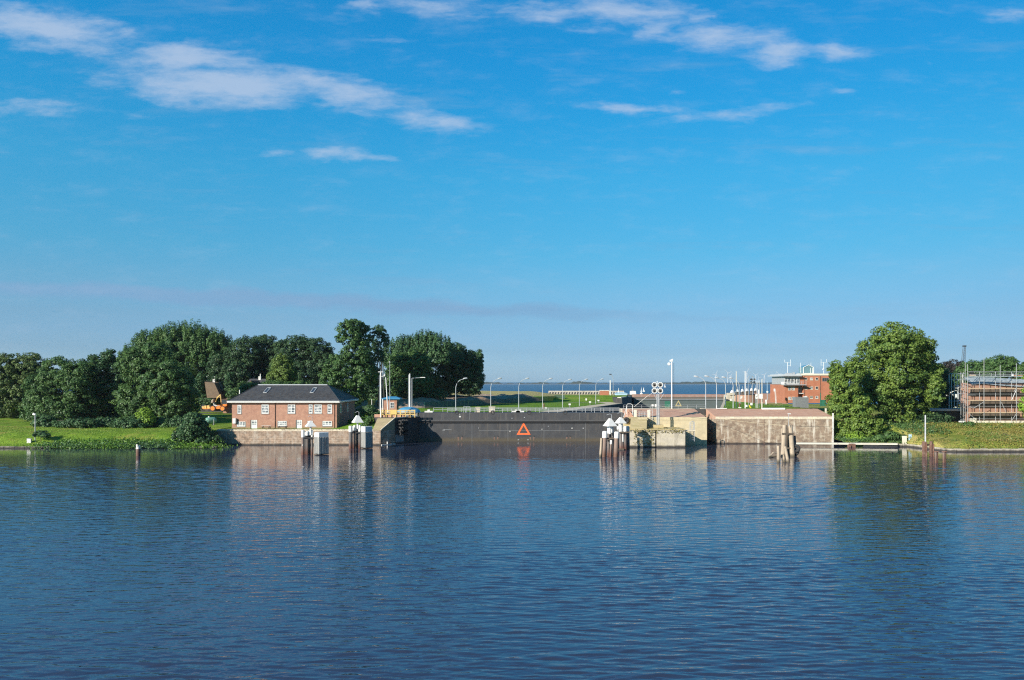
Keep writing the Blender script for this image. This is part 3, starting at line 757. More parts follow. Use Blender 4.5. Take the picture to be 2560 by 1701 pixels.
tx, tz0, tz1 = X(1309, GY), Z(1087.3, GY), Z(1056.5, GY)
hw = 17.5 / F * GY; bw = .36
mb = MB()
ap, bl, br_ = Vector((tx, 0, tz1)), Vector((tx - hw, 0, tz0)), Vector((tx + hw, 0, tz0))
cen = (ap + bl + br_) / 3; outer = [bl, br_, ap]; inner = [cen + (p - cen) * .60 for p in outer]
vs = [(p.x, GY - .045, p.z) for p in outer + inner] + [(p.x, GY - .003, p.z) for p in outer + inner]
fs = []
for i in range(3):
    j = (i + 1) % 3
    fs += [(i, j, 3 + j, 3 + i), (6 + j, 6 + i, 9 + i, 9 + j), (j, i, 6 + i, 6 + j), (3 + i, 3 + j, 9 + j, 9 + i)]
mb.add(vs, fs); mb.build('warning_triangle', M['orange'], tg)
for u in (1150, 1240, 1330, 1421):
    x = X(u, GY); z = Z(1090.8, GY)
    for dx in (-.42, .42):
        po = MB().tube([(x + dx, GY - .05, z), (x + dx, GY + .05, z)], .2, 10).build('drain_port', M['dark'], tg)
        w1 = RND.uniform(.06, .16); w2 = RND.uniform(.12, .22); zz = z - .2; e_ = z - RND.uniform(.7, 1.15)
        MB().add([(x + dx - w2, GY - .006, zz), (x + dx + w2, GY - .006, zz), (x + dx + w1, GY - .006, e_), (x + dx - w1, GY - .006, e_ + .1)], [(0, 1, 2, 3)]).build('rust_stain', M['stain'], po)
for i_, (u, v, w, h_) in enumerate(((1150, 1042, .28, .22), (1280, 1046, .15, .1), (1311, 1044, .15, .12), (1430, 1071, .16, .16), (1458, 1071, .16, .16), (1371, 1066, .18, .08), (1275, 1079, .12, .2), (1296, 1100, .25, .10), (1320, 1100, .25, .10), (1355, 1073.5, .12, .12), (1197, 1070.5, .08, .14))):
    x, z = X(u, GY), Z(v, GY); w *= .75; h_ *= .75; MB().box(x - w, x + w, GY - .10, GY - .065 if v < 1050 else GY - .003, z - h_, z + h_).build('bolted_plate', M['galv' if i_ % 3 else 'offwhite'], tg)
x, z = X(1150, GY), Z(1038.5, GY); MB().tube([(x, GY - .1, z), (x, GY - .1, z + .35)], .06, 6).build('hook', M['offwhite'], tg)
MB().box(X(1111, GY), X(1129, GY), GY - .05, GY - .003, Z(1075, GY), Z(1073.8, GY)).prism_y([(X(1104.5, GY), Z(1076.5, GY)), (X(1112, GY), Z(1077.5, GY)), (X(1112, GY), Z(1072.5, GY))], GY - .06, GY - .003).build('draught_arrow', M['grey'], tg)
# railing along the gate deck
def railing(name, pts, h_, parent, m, r=.035, step=2.3, rails=(1.0, .55), kick=False):
    mb = MB(); pts = [Vector(p) for p in pts]
    for a, b in zip(pts[:-1], pts[1:]):
        for f_ in rails: mb.tube([a + Vector((0, 0, h_ * f_)), b + Vector((0, 0, h_ * f_))], r, 6)
        n = max(1, int(round((b - a).length / step)))
        for i in range(n + 1): p = a.lerp(b, i / n); mb.tube([p, p + Vector((0, 0, h_))], r * 1.15, 6)
    return mb.build(name, M[m], parent)
railing('railing', [(X(1118, GY), GY + .35, 7.0), (gx1 - .3, GY + .35, 7.0)], 1.02, tg, 'galv', .05)
railing('railing', [(gx0 + 3, 190.9, 7.0), (gx1 - .3, 190.9, 7.0)], 1.02, tg, 'galv', .05)
for u in (1142, 1232, 1323, 1413):
    x = X(u, GY); MB().ring((x, GY + .05, 7.0), (0, 1, 0), .42, .16, 14, 6).build('bollard_ring', M['rubber'], tg)
for u, w, h_ in ((1195, .55, 1.15), (1230, .75, 1.25)):
    x = X(u, 189); MB().box(x - w, x + w, 188.4, 189.6, 7.0, 7 + h_).box(x - w - .1, x + w + .1, 188.3, 189.7, 7 + h_, 7.15 + h_).build('winch_housing', M['concrete'], tg)
for u in (1072, 1290, 1300):
    x = X(u, 188); MB().box(x - 1.0, x + 1.0, 187.5, 188.5, 7.0, 7.35).box(x - .3, x + .3, 187.6, 188.2, 7.35, 7.7).build('deck_locker', M['offwhite'], tg)
railing('cage', [(X(1159, 187), 187, 7.0), (X(1175, 187), 187, 7.0)], 1.45, tg, 'galv', .05, .8)

# ------------------------------------------------------------------ far lock gate
FY = 380.0
tf = thing('lock_gate', (86, FY, 0), 'distant grey lock gate at the far end with a pale yellow triangle', 'lock gate')
fx0, fx1 = X(1585, FY), X(1822, FY)
MB().box(fx0, fx1, FY, FY + 6, -1, 5.55).build('lower_panel', mat('far_gate_steel', (.10, .125, .12), (.085, .105, .10), .2, .7), tf)
MB().box(fx0, fx1, FY - .05, FY + 6, 6.05, 6.9).build('upper_panel', mat('far_gate_band', (.13, .11, .09), (.10, .09, .075), .2, .8), tf)
MB().box(fx0, fx1, FY - .4, FY, 5.55, 5.75).build('rubbing_strake', M['dark'], tf)
MB().box(fx0, fx1, FY - .6, FY, 5.753, 6.05).build('ledge', M['galv'], tf)
tx, tz0, tz1 = X(1696, FY), Z(1016, FY), Z(1001, FY); hw = 8.3 / F * FY
outer = [Vector((tx - hw, 0, tz0)), Vector((tx + hw, 0, tz0)), Vector((tx, 0, tz1))]; cen = sum(outer, Vector()) / 3; inner = [cen + (p - cen) * .62 for p in outer]
MB().add([(p.x, FY - .06, p.z) for p in outer + inner] + [(p.x, FY - .004, p.z) for p in outer + inner], fs).build('warning_triangle', mat('faded_yellow_paint', (.55, .45, .20), (.48, .40, .2), 1, .6), tf)
railing('railing', [(fx0, FY + .3, 6.9), (fx1, FY + .3, 6.9)], 1.0, tf, 'galv', .05, 4)
# pier heads beside the far gate
t = thing('lock_pier', (X(1575, 372), 376, 0), 'shaded far pier head left of the distant gate', 'pier')
MB().prism([(42.9, 296.4), (60.0, 379.6), (60.0, 392), (50, 392), (40.6, 297.5)], -1, [8.3, 7.3, 7.3, 7.3, 8.3]).build('wall', M['shade_conc'], t)
MB().prism([(41.4, 298.5), (42.7, 297.5), (59.2, 379), (57.6, 379)], 7.0, [8.5, 8.5, 7.5, 7.5]).build('coping', M['pale'], t)
t = thing('lock_pier', (X(1860, 378), 380, 0), 'far right pier head of brick behind the pole cluster', 'pier')
MB().box(fx1, X(1842, 384), 380.5, 398, -1, 6.7).build('wall', M['concrete'], t)
MB().box(X(1812, 384), X(1823, 384), 379.3, 381, 6.9, 7.3).build('parapet', M['white'], t)

# ------------------------------------------------------------------ brick house
def window(parent, x0, x1, z0, z1, y, nx=2, nz_=3, axis='y', glass='curtain', fw=.09, out=.05, name='window', m='white', lower=0):
    """frame with glazing bars and a pane behind; axis 'y': facing -y at y; axis 'x': facing +x at x=y, spanning y from x0 to x1"""
    fr, pn = MB(), MB()
    def bx(mb, a0, a1, c0, c1, d0, d1):
        if axis == 'y': mb.box(a0, a1, y - d1, y - d0, c0, c1)
        else: mb.box(y + d0, y + d1, a0, a1, c0, c1)
    bx(fr, x0, x0 + fw, z0, z1, .002, out); bx(fr, x1 - fw, x1, z0, z1, .002, out)
    bx(fr, x0 + fw, x1 - fw, z1 - fw, z1, .002, out); bx(fr, x0 + fw, x1 - fw, z0, z0 + fw * (1 + lower), .002, out)
    for i in range(1, nx):
        c = x0 + (x1 - x0) * i / nx; bx(fr, c - fw * .4, c + fw * .4, z0 + fw, z1 - fw, .002, out - .004)
    for i in range(1, nz_):
        c = z0 + (z1 - z0) * i / nz_; bx(fr, x0 + fw, x1 - fw, c - fw * .35, c + fw * .35, .004, out - .006)
    o = fr.build(name, M[m], parent)
    bx(pn, x0 + fw * .5, x1 - fw * .5, z0 + fw * .5, z1 - fw * .5, .001, .018)
    pn.build('pane', M[glass], o)
    return o

HY = 180.0
hx0, hx1, hy1, hz0, hz1 = X(580, HY), X(842, HY), 200.5, 3.3, 9.75
th = thing('brick_house', ((hx0 + hx1) / 2, 190, 3.4), 'two storey red brick house with white windows and dark tiled hip roof on the quay', 'house')
MB().box(hx0, hx1, HY, hy1, hz0, hz1).build('wall', M['brick'], th)
MB().box(hx0 - .04, hx1 + .04, HY - .04, hy1, hz0, 3.95).build('plinth', mat('plinth_brick', (.36, .24, .15), (.28, .2, .12), 1, .9), th)
ov = .85
e0, e1, ey0, ey1 = hx0 - ov, hx1 + ov, HY - ov, hy1 + ov
rz0, rz1 = 9.95, 13.75
ra, rb, ry = -63.6, -46.2, 190.2
MB().box(e0, e1, ey0, ey1, 9.62, 9.95).build('fascia', M['white'], th)
# roof of overlapping tile courses
rf = MB()
def course_face(p0, p1, q0, q1, n):
    """p0-p1 eave edge, q0-q1 ridge edge; n stepped courses"""
    p0, p1, q0, q1 = map(Vector, (p0, p1, q0, q1))
    nrm = (p1 - p0).cross(q0 - p0).normalized()
    if nrm.z < 0: nrm = -nrm
    for i in range(n):
        a, b = i / n, (i + 1.0) / n
        A0, A1 = p0.lerp(q0, a) + nrm * .13, p1.lerp(q1, a) + nrm * .13
        B0, B1 = p0.lerp(q0, b) + nrm * .012, p1.lerp(q1, b) + nrm * .012
        C0, C1 = p0.lerp(q0, a), p1.lerp(q1, a)
        rf.add([C0, C1, A1, A0, B0, B1], [(0, 1, 2, 3), (3, 2, 5, 4)])
E = [(e0, ey0, rz0), (e1, ey0, rz0), (e1, ey1, rz0), (e0, ey1, rz0)]
RA, RB = (ra, ry, rz1), (rb, ry, rz1)
course_face(E[0], E[1], RA, RB, 15); course_face(E[2], E[3], RB, RA, 15)
course_face(E[1], E[2], RB, RB, 15); course_face(E[3], E[0], RA, RA, 15)
ro = rf.build('roof', M['tiles'], th)
MB().tube([(ra, ry, rz1 + .05), (rb, ry, rz1 + .05)], .16, 8).build('ridge', M['galv'], ro)
for a, b in ((E[0], RA), (E[1], RB), (E[2], RB)): MB().tube([Vector(a) + Vector((0, 0, .05)), Vector(b) + Vector((0, 0, .08))], .13, 6).build('hip_ridge', M['dark'], ro)
MB().tube([(e0, ey0 - .08, 9.93), (e1, ey0 - .08, 9.93)], .12, 8).tube([(e1 + .08, ey0, 9.93), (e1 + .08, ey1, 9.93)], .12, 8).build('gutter', M['white'], th)
def roof_pt(u, v):       # where a pixel ray meets the front slope
    d = Vector(((u - CU) / F, 1, -(v - CV) / F)); o = Vector((0, 0, H))
    n = Vector((0, -(rz1 - rz0), ry - ey0)).normalized(); p = Vector((e0, ey0, rz0))
    return o + d * ((p - o).dot(n) / d.dot(n)) + n * .12
for u in (664, 781):
    a = roof_pt(u - 5.5, 983); b = roof_pt(u + 2.5, 983); c = roof_pt(u + 4.5, 971); d = roof_pt(u - 2.5, 971)
    mb = MB(); q = [a, Vector((b.x, b.y, a.z)), Vector((b.x, c.y, c.z)), Vector((a.x, c.y, c.z))]
    for i in range(4): mb.tube([q[i], q[(i + 1) % 4]], .11, 4)
    sk = mb.build('skylight', M['galv'], ro)
    MB().add(q, [(0, 1, 2, 3)]).build('pane', M['glass'], sk)
def zw(v): return Z(v, HY)
def xw(u): return X(u, HY)
for (u0, u1, v0, v1, nx, nzz) in [(593.9, 603.3, 1013, 1034.5, 1, 3), (654, 671.7, 1012, 1034.5, 2, 3), (719.5, 738, 1012, 1034, 2, 3), (772, 781.2, 1011.5, 1034, 1, 3), (786.2, 804.2, 1011.5, 1034, 2, 3), (819, 829.5, 1011.5, 1034, 1, 3),
                                  (592.5, 613.6, 1054.5, 1066.5, 3, 2), (694.5, 716.4, 1053, 1065.5, 4, 2), (769, 782, 1053, 1065.5, 2, 2), (806.6, 829.6, 1053, 1065.5, 3, 2)]:
    w = window(th, xw(u0), xw(u1), zw(v1), zw(v0), HY, nx, nzz, fw=.13, lower=.8)
    MB().box(xw(u0) - .1, xw(u1) + .1, HY - .12, HY - .001, zw(v1) - .13, zw(v1) - .004).build('sill', M['grey'], w)
    MB().box(xw(u0) - .07, xw(u0) - .005, HY - .06, HY - .001, zw(v1), zw(v0)).build('reveal_shade', M['dark'], w); MB().box(xw(u1) + .005, xw(u1) + .07, HY - .06, HY - .001, zw(v1), zw(v0)).build('reveal_shade', M['dark'], w)  # dark strips on the solid wall, painted shade of a recessed frame
for (u0, u1) in ((628.5, 643), (742, 754.8)):
    d = window(th, xw(u0), xw(u1), zw(1071.5), zw(1050.5), HY, 2, 5, name='door', fw=.14, lower=5)
    MB().box(xw(u0) - .22, xw(u0) - .004, HY - .08, HY - .001, zw(1071.5), zw(1050)).build('reveal_shade', M['dark'], d)  # dark strip left of each door, standing in for recess shade
for (y0, y1) in ((183.2, 185.0), (191.0, 192.6)):
    window(th, y0, y1, zw(1033) - .1, zw(1011), hx1, 2, 3, axis='x', fw=.13)
MB().tube([(xw(687.8), HY - .1, 3.5), (xw(687.8), HY - .1, 9.6)], .07, 6).build('downpipe', M['rust'], th)
MB().tube([(xw(836), HY - .1, 3.5), (xw(836), HY - .1, 9.6)], .07, 6).build('downpipe', M['rust'], th)
MB().tube([(X(598, 184), 184.3, 11.2), (X(598, 184), 184.3, 12.6)], .12, 8).build('vent_pipe', M['white'], th)
MB().box(xw(583.2), xw(590.5), HY - .45, HY - .05, zw(1059), zw(1046.8)).box(xw(583.2) - .05, xw(590.5) + .05, HY - .5, HY - .05, zw(1046.8) + .003, zw(1046)).build('meter_box', M['white'], th)
MB().box(xw(590.6), xw(593.4), HY - .35, HY - .05, zw(1058.5), zw(1047.2)).build('meter_box', M['dark'], th)
# picnic tables
for i, (u, lab) in enumerate(((666, 'weathered picnic table between the left white door and the brown downpipe'), (706.5, 'weathered picnic table under the low window right of the downpipe'))):
    x, y, z0 = X(u, 178), 178.0, 3.5
    t = thing('picnic_table', (x, y, z0), lab, 'picnic table', 'picnic tables in front of the brick house')
    mb = MB()
    for k in range(4): mb.box(x - 1.05, x + 1.05, y - .38 + k * .2, y - .22 + k * .2, z0 + .74, z0 + .79)
    mb.build('table_top', M['offwhite'], t)
    for s in (-1, 1): MB().box(x - 1.05, x + 1.05, y + s * .72 - .14, y + s * .72 + .14, z0 + .43, z0 + .48).build('seat', M['timber_dk'], t)
    for s in (-1, 1):
        mb = MB(); xx = x + s * .75
        for q in (-1, 1): mb.tube([(xx, y + q * .7, z0 - .02), (xx, y + q * .2, z0 + .74)], .06, 6)
        mb.box(xx - .04, xx + .04, y - .8, y + .8, z0 + .34, z0 + .43).build('leg', M['timber_dk'], t)

# ------------------------------------------------------------------ cottages behind, digger, tank
def cottage(cx_, cy_, w, d, z0, wallh, rise, wm, rm, label, name='cottage', gable_front=False, chim=()):
    t = thing(name, (cx_, cy_, z0), label, 'house')
    x0, x1, y0, y1 = cx_ - w / 2, cx_ + w / 2, cy_ - d / 2, cy_ + d / 2
    wl_ = MB().box(x0, x1, y0, y1, z0 - .5, z0 + wallh)
    e = .5; zt = z0 + wallh; zr = zt + rise
    if gable_front:
        wl_.prism_y([(x0, zt), (x1, zt), (cx_, zr - .1)], y0, y1)
        rf_ = MB()
        for s in (-1, 1):
            xe = cx_ + s * (w / 2 + e); ze = zt - e * rise / (w / 2)
            rf_.prism_y([(xe, ze), (cx_, zr), (cx_, zr + .3), (xe, ze + .3)] if s < 0 else [(cx_, zr), (xe, ze), (xe, ze + .3), (cx_, zr + .3)], y0 - .6, y1 + .6)
    else:
        rf_ = MB(); hip = min(w * .2, 2.2)
        P4 = [(x0 - e, y0 - e, zt - .2), (x1 + e, y0 - e, zt - .2), (x1 + e, y1 + e, zt - .2), (x0 - e, y1 + e, zt - .2), (x0 + hip, cy_, zr), (x1 - hip, cy_, zr)]
        rf_.add(P4, [(0, 1, 5, 4), (1, 2, 5), (2, 3, 4, 5), (3, 0, 4), (3, 2, 1, 0)])
    wl_.build('wall', M[wm], t)
    ro_ = rf_.build('roof', M[rm], t)
    for (dx, h_) in chim:
        MB().box(cx_ + dx - .4, cx_ + dx + .4, cy_ - .4, cy_ + .4, zr - .6, zr + h_).tube([(cx_ + dx + .2, cy_, zr + h_), (cx_ + dx + .2, cy_, zr + h_ + .9)], .18, 6).build('chimney', M['offwhite'], ro_)
    return t
c1 = cottage(X(540, 264), 264, 7.4, 8, 4.8, 4.2, 5.6, 'dark', 'thatch', 'brown thatched cottage in the shade of the trees behind the orange digger', chim=((-3.4, .9), (-.6, .9)))
MB().prism_y([(X(522, 255), 9.2), (X(557, 255), 9.2), (X(540, 255), 14.2), (X(516, 255), 14.6)], 253.5, 257.4).build('dormer', M['thatch'], c1)
cottage(X(657, 258), 258, 13, 9, 4.6, 6.4, 4.6, 'site_brick', 'tiles', 'cottage with dark roof and chimneys above the brick house roof', chim=((-1.0, .8), (3.2, .5)))
cottage(X(637, 252), 252, 5.2, 7, 4.6, 6.2, 3.9, 'site_brick', 'rust', 'small orange gabled house end left of the dark roofed cottage', gable_front=True)
cottage(X(582, 250), 252, 6.0, 5, 4.6, 3.2, 2.2, 'site_brick', 'thatch', 'low brown outbuilding beside the orange digger cab')

DY = 249.0; dz = 4.95
def dx_(u): return X(u, DY)
t = thing('wheel_loader', (dx_(562), DY, dz), 'orange wheel loader parked on the road behind the quay house', 'loader')
MB().box(dx_(545), dx_(566), DY - .9, DY + .9, dz + .75, dz + 1.75).box(dx_(559), dx_(569), DY - .8, DY + .8, dz + 1.753, dz + 2.3).build('body', M['digger'], t)
cb = MB()
for a in (dx_(556), dx_(569)):
    for b in (DY - .75, DY + .75): cb.box(a - .07, a + .07, b - .07, b + .07, dz + 2.3, dz + 3.85)
cb.box(dx_(556) - .12, dx_(569) + .12, DY - .9, DY + .9, dz + 3.85, dz + 4.0)
ca = cb.build('cab', M['rust'], t)
MB().box(dx_(556) + .08, dx_(569) - .08, DY - .7, DY + .7, dz + 2.31, dz + 3.84).build('pane', M['glass'], ca)
for u, r_ in ((535, .95), (559.5, .9)):
    for s in (-1, 1):
        w = MB().tube([(dx_(u), DY + s * .95 - .25, dz + r_), (dx_(u), DY + s * .95 + .25, dz + r_)], r_, 18).build('wheel', M['rubber'], t)
        MB().tube([(dx_(u), DY + s * .95 - .28, dz + r_), (dx_(u), DY + s * .95 + .28, dz + r_)], r_ * .72, 14).build('rim', M['digger'], w)
MB().tube([(dx_(548), DY - .5, dz + 1.6), (dx_(537), DY - .5, dz + 1.9), (dx_(533), DY - .5, dz + 3.2)], [.22, .18, .15], 6).tube([(dx_(548), DY + .5, dz + 1.6), (dx_(537), DY + .5, dz + 1.9), (dx_(533), DY + .5, dz + 3.2)], [.22, .18, .15], 6).build('arm', M['offwhite'], t)
MB().prism_y([(dx_(530), dz + 2.7), (dx_(535), dz + 2.9), (dx_(536.5), dz + 4.1), (dx_(531), dz + 3.6)], DY - 1, DY + 1).build('bucket', M['timber'], t)
t = thing('excavator', (dx_(543), DY + 2.5, dz), 'yellow excavator boom raised behind the orange wheel loader', 'excavator')
MB().box(dx_(538), dx_(552), DY + 1.9, DY + 3.4, dz + .5, dz + 2.0).build('body', M['digger'], t)
for b in (DY + 1.9, DY + 3.4): MB().box(dx_(536), dx_(554), b - .25, b + .25, dz, dz + .6).build('track', M['rubber'], t)
MB().tube([(dx_(546), DY + 2.6, dz + 1.9), (dx_(544), DY + 2.6, dz + 5.4)], .16, 6).tube([(dx_(544), DY + 2.6, dz + 5.3), (dx_(536), DY + 2.6, dz + 4.4), (dx_(531), DY + 2.6, dz + 3.0)], [.22, .25, .18], 6).build('arm', M['yellow'], t)
t = thing('flat_trailer', (dx_(518), DY, dz), 'low orange flatbed trailer left of the wheel loader', 'trailer')
MB().box(dx_(506), dx_(530), DY - 1, DY + 1, dz + .7, dz + .9).build('bed', M['digger'], t)
for u, h_ in ((509, .7), (515, .9), (522, 1.0), (527, .6)): MB().box(dx_(u) - .3, dx_(u) + .3, DY - .6, DY + .6, dz + .903, dz + .9 + h_).build('frame', M['yellow'], t)
for u in (511, 525): MB().tube([(dx_(u), DY - 1.05, dz + .38), (dx_(u), DY - .75, dz + .38)], .38, 12).build('wheel', M['rubber'], t)

TY = 201.0; tz = h_left(X(521, TY), TY)
t = thing('gas_tank', (X(521, TY), TY, tz), 'pale green horizontal gas tank on the grass beside the shore bush', 'tank')
c = Vector((X(513, TY), TY, tz + 1.15)); d = Vector((1.9, 1.8, 0)).normalized()
prof = [(0, .15), (.12, .55), (.4, .82), (.7, .9), (2.3, .9), (2.6, .82), (2.88, .55), (3.0, .15)]
MB().tube([c + d * q for q, _ in prof], [r_ for _, r_ in prof], 18).build('body', M['green'], t, smooth=True)
MB().tube([c + d * 1.0 + Vector((0, 0, .85)), c + d * 1.0 + Vector((0, 0, 1.15))], .22, 10).build('valve_cap', M['white'], t)
for q in (.7, 2.2): p = c + d * q; MB().box(p.x - .12, p.x + .12, p.y - .6, p.y + .6, tz - .2, tz + .45).build('leg', M['concrete'], t)
p = (X(534.5, 200), 200.0); MB().tube([(p[0], p[1], tz - .2), (p[0], p[1], tz + 1.6)], .07, 6).build('marker_post', M['galv'], t)

# ------------------------------------------------------------------ left pier furniture
KY = 196.0; kx0, kx1 = X(959, KY), X(992, KY)
t = thing('kiosk', ((kx0 + kx1) / 2, KY + 1.6, 6.1), 'small brick control kiosk with a bright blue roof on the left pier', 'kiosk')
MB().box(kx0, kx1, KY, KY + 3.2, 5.9, 10.05).build('wall', M['brick'], t)
MB().prism([(kx0 - .5, KY - .5), (kx1 + .9, KY - .5), (kx1 + .9, KY + 3.8), (kx0 - .5, KY + 3.8)], 10.05, 10.28).add([(kx0 - .5, KY - .5, 10.283), (kx1 + .9, KY - .5, 10.283), (kx1 + .9, KY + 3.8, 10.283), (kx0 - .5, KY + 3.8, 10.283), (kx0 + 1, KY + 1.6, 10.75), (kx1 - .4, KY + 1.6, 10.75)], [(0, 1, 5, 4), (1, 2, 5), (2, 3, 4, 5), (3, 0, 4)]).build('roof', M['blue'], t)
window(t, X(975.5, KY), X(985.5, KY), 7.75, 9.25, KY, 2, 2, glass='glass', fw=.1)
for (a, b) in ((KY + .5, KY + 1.5), (KY + 1.8, KY + 2.8)): window(t, a, b, 7.4, 9.4, kx1, 1, 1, axis='x', glass='glass', fw=.08, m='grey')
t = thing('machinery_cover', (X(1022, 188.5), 188.5, 6.1), 'rounded bright blue cover over the gate machinery beside the yellow railing', 'cover')
MB().dome((X(1022, 188.5), 188.5, 6.95), 2.95, 2.0, 1.42, 22, 6).build('canopy', M['blue'], t, smooth=True)
MB().box(X(1022, 188.5) - 2.3, X(1022, 188.5) + 2.3, 187.2, 189.8, 6.06, 6.95).build('base', M['grey'], t)
t = thing('railing', (X(995, 181.9), 181.9, 6.1), 'chunky cream yellow railing on the left pier head in front of the kiosk', 'railing')
mb = MB(); ax_, bx1 = X(953.5, 182), X(1037, 182)
for z in (6.78, 7.3, 7.72): mb.box(ax_, bx1, 181.98, 182.1, z - .1, z + .1)
for i in range(8): x = ax_ + (bx1 - ax_) * i / 7; mb.box(x - .09, x + .09, 181.95, 182.13, 6.0, 7.85)
mb.box(X(976, 182), X(992, 182), 181.9, 181.975, 6.75, 7.85)
mb.build('frame', M['yellow'], t)
t = thing('bollard_pair', (X(1024, 180.8), 180.8, 6.1), 'two dark red mooring bollards on the left pier edge', 'bollard')
for u in (1019, 1032): x = X(u, 180.9) - .9; MB().tube([(x, 181.2, 6.03), (x, 181.2, 6.45), (x, 181.2, 6.5), (x, 181.2, 6.7)], [.16, .14, .24, .24], 10).build('post', M['rust'], t)

def pole(name, label, cat, u, vt, z0, Y, r0, r1, m, group=None, extras=None):
    x = X(u, Y); t = thing(name, (x, Y, z0), label, cat, group)
    MB().tube([(x, Y, z0 - .1), (x, Y, Z(vt, Y))], [r0, r1], 8).build('pole', M[m], t)
    if extras: extras(t, x, Y, Z(vt, Y))
    return t
def t_lamp(t, x, y, z): MB().box(x - .62, x + .55, y - .2, y + .2, z, z + .14).build('lamp_head', M['white'], t); MB().tube([(x, y, z - .3), (x, y, z)], .08, 6).build('bracket', M['galv'], t)
pole('lamp_post', 'thick white post with a flat crossbar lamp at the top of the sett ramp', 'lamp post', 952, 931, 6.0, 181.3, .15, .12, 'white', None, t_lamp)
pole('mast', 'slim white mast just behind the crossbar lamp post', 'mast', 948.6, 938, 6.0, 190, .08, .06, 'galv')
pole('mast', 'very tall thin pale mast with a tiny lamp beside the blue roofed kiosk', 'mast', 974.6, 907, 6.0, 190.5, .09, .05, 'galv', None, lambda t, x, y, z: MB().tube([(x, y, z), (x, y, z + .35)], .12, 8).build('lamp_head', M['galv'], t))
t = thing('barrier_boom', (X(969.5, 189), 189, 6.1), 'raised white barrier arm leaning in front of the kiosk', 'barrier')
MB().tube([(X(969.8, 189), 189, 6.9), (X(964.5, 189), 189, Z(944, 189))], [.14, .10], 6).build('arm', M['white'], t)
MB().box(X(967.5, 189), X(972.5, 189), 188.8, 189.3, 6.0, 7.2).build('base', M['offwhite'], t)
t = thing('gate_signal_post', (X(958, 190), 190, 6.1), 'white post with camera bracket left of the kiosk wall', 'post')
MB().tube([(X(957, 190), 190, 6), (X(957, 190), 190, Z(998, 190))], .12, 8).build('pole', M['white'], t)
MB().tube([(X(953.5, 183), 183.2, Z(942, 183)), (X(961, 183), 183.2, Z(940, 183))], .09, 6).box(X(959.5, 183), X(962.5, 183), 183, 183.4, Z(941, 183), Z(936.5, 183)).build('camera', M['offwhite'], t)
pole('mast', 'thick pale mast, taller of the close pair right of the kiosk', 'mast', 1024.8, 934.5, 6.9, 189, .16, .13, 'white')
pole('mast', 'pale mast with ladder rungs left in the close pair by the blue cover', 'mast', 1021.6, 937, 6.9, 191, .10, .08, 'galv')
t = thing('street_lamp', (X(1030, 190), 190, 6.9), 'street lamp with a long straight arm above the blue machinery cover', 'street lamp')
MB().tube([(X(1030, 190), 190, 6.8), (X(1030, 190), 190, Z(946, 190))], [.11, .08], 8).tube([(X(1030, 190), 190, Z(946, 190)), (X(1052, 190), 190, Z(944.5, 190))], .06, 6).build('pole', M['galv'], t)
MB().box(X(1051, 190), X(1063, 190), 189.8, 190.2, Z(944.8, 190), Z(943.3, 190)).build('lamp_head', M['white'], t)
# fenders on the wing wall
for i, (zc, r_, lab) in enumerate(((5.0, .62, 'topmost of the three big black fender rollers hung on the shaded wing wall'), (3.4, .62, 'middle one of the three big black fender rollers on the wing wall'), (2.35, .42, 'lowest and smallest black fender roller on the wing wall'))):
    a = along(1.0, .75); b = along(3.4, .75)
    t = thing('fender', ((a[0] + b[0]) / 2, (a[1] + b[1]) / 2, zc), lab, 'fender', 'rubber fenders on the wing wall')
    A, B = Vector((*a, zc)), Vector((*b, zc))
    mb = MB()
    for k in range(4): mb.ring(A.lerp(B, k / 3), B - A, r_ * .72, r_ * .34, 18, 8)
    mb.build('tyre', M['rubber'], t, smooth=True)
    q0, q1 = along(2.2, .0), along(2.2, .75)
    MB().tube([(*q0, zc + .5), (*q1, zc + r_)], .05, 5).build('chain', M['galv'], t)
t = thing('floating_boom', (X(975, 175.6), 176, .05), 'thin pale floating boom in the water under the shaded wing wall', 'boom')
MB().tube([(X(953, 173.6), 173.9, .08), (X(974, 175.5), 175.9, .08), (X(999, 179.3), 179.4, .08)], .13, 8).build('float', M['offwhite'], t)
MB().tube([(X(968, 175), 175.3, .1), (X(968, 175), 175.3, .75)], .14, 8).build('buoy', M['white'], t)

# ------------------------------------------------------------------ dolphins
def pyramid(mb, cx_, cy_, z0, z1, w0, w1, rot):
    q = []
    for (w, z) in ((w0, z0), (w1, z1)):
        for k in range(4):
            a = rot + math.pi / 4 + k * math.pi / 2; q.append((cx_ + w * math.cos(a), cy_ + w * math.sin(a), z))
    return mb.add(q, [(3, 2, 1, 0), (4, 5, 6, 7), (0, 1, 5, 4), (1, 2, 6, 5), (2, 3, 7, 6), (3, 0, 4, 7)])
def light_cap(t, x, y, z0, zt, ztop, w, flat, rot, mast_h, bend=-.5):
    MB().tube([(x, y, z0), (x, y, zt + .05)], .19, 10).build('post', M['white'], t)
    lc = pyramid(MB(), x, y, zt, ztop, w, flat, rot).build('lamp_hood', M['white'], t)
    MB().tube([(x + .3, y, ztop - .1), (x + .3, y, ztop + mast_h), (x + bend * .3 + .1, y, ztop + mast_h + .12), (x + bend, y, ztop + mast_h * .9)], .05, 6).build('lamp_bracket', M['galv'], lc)
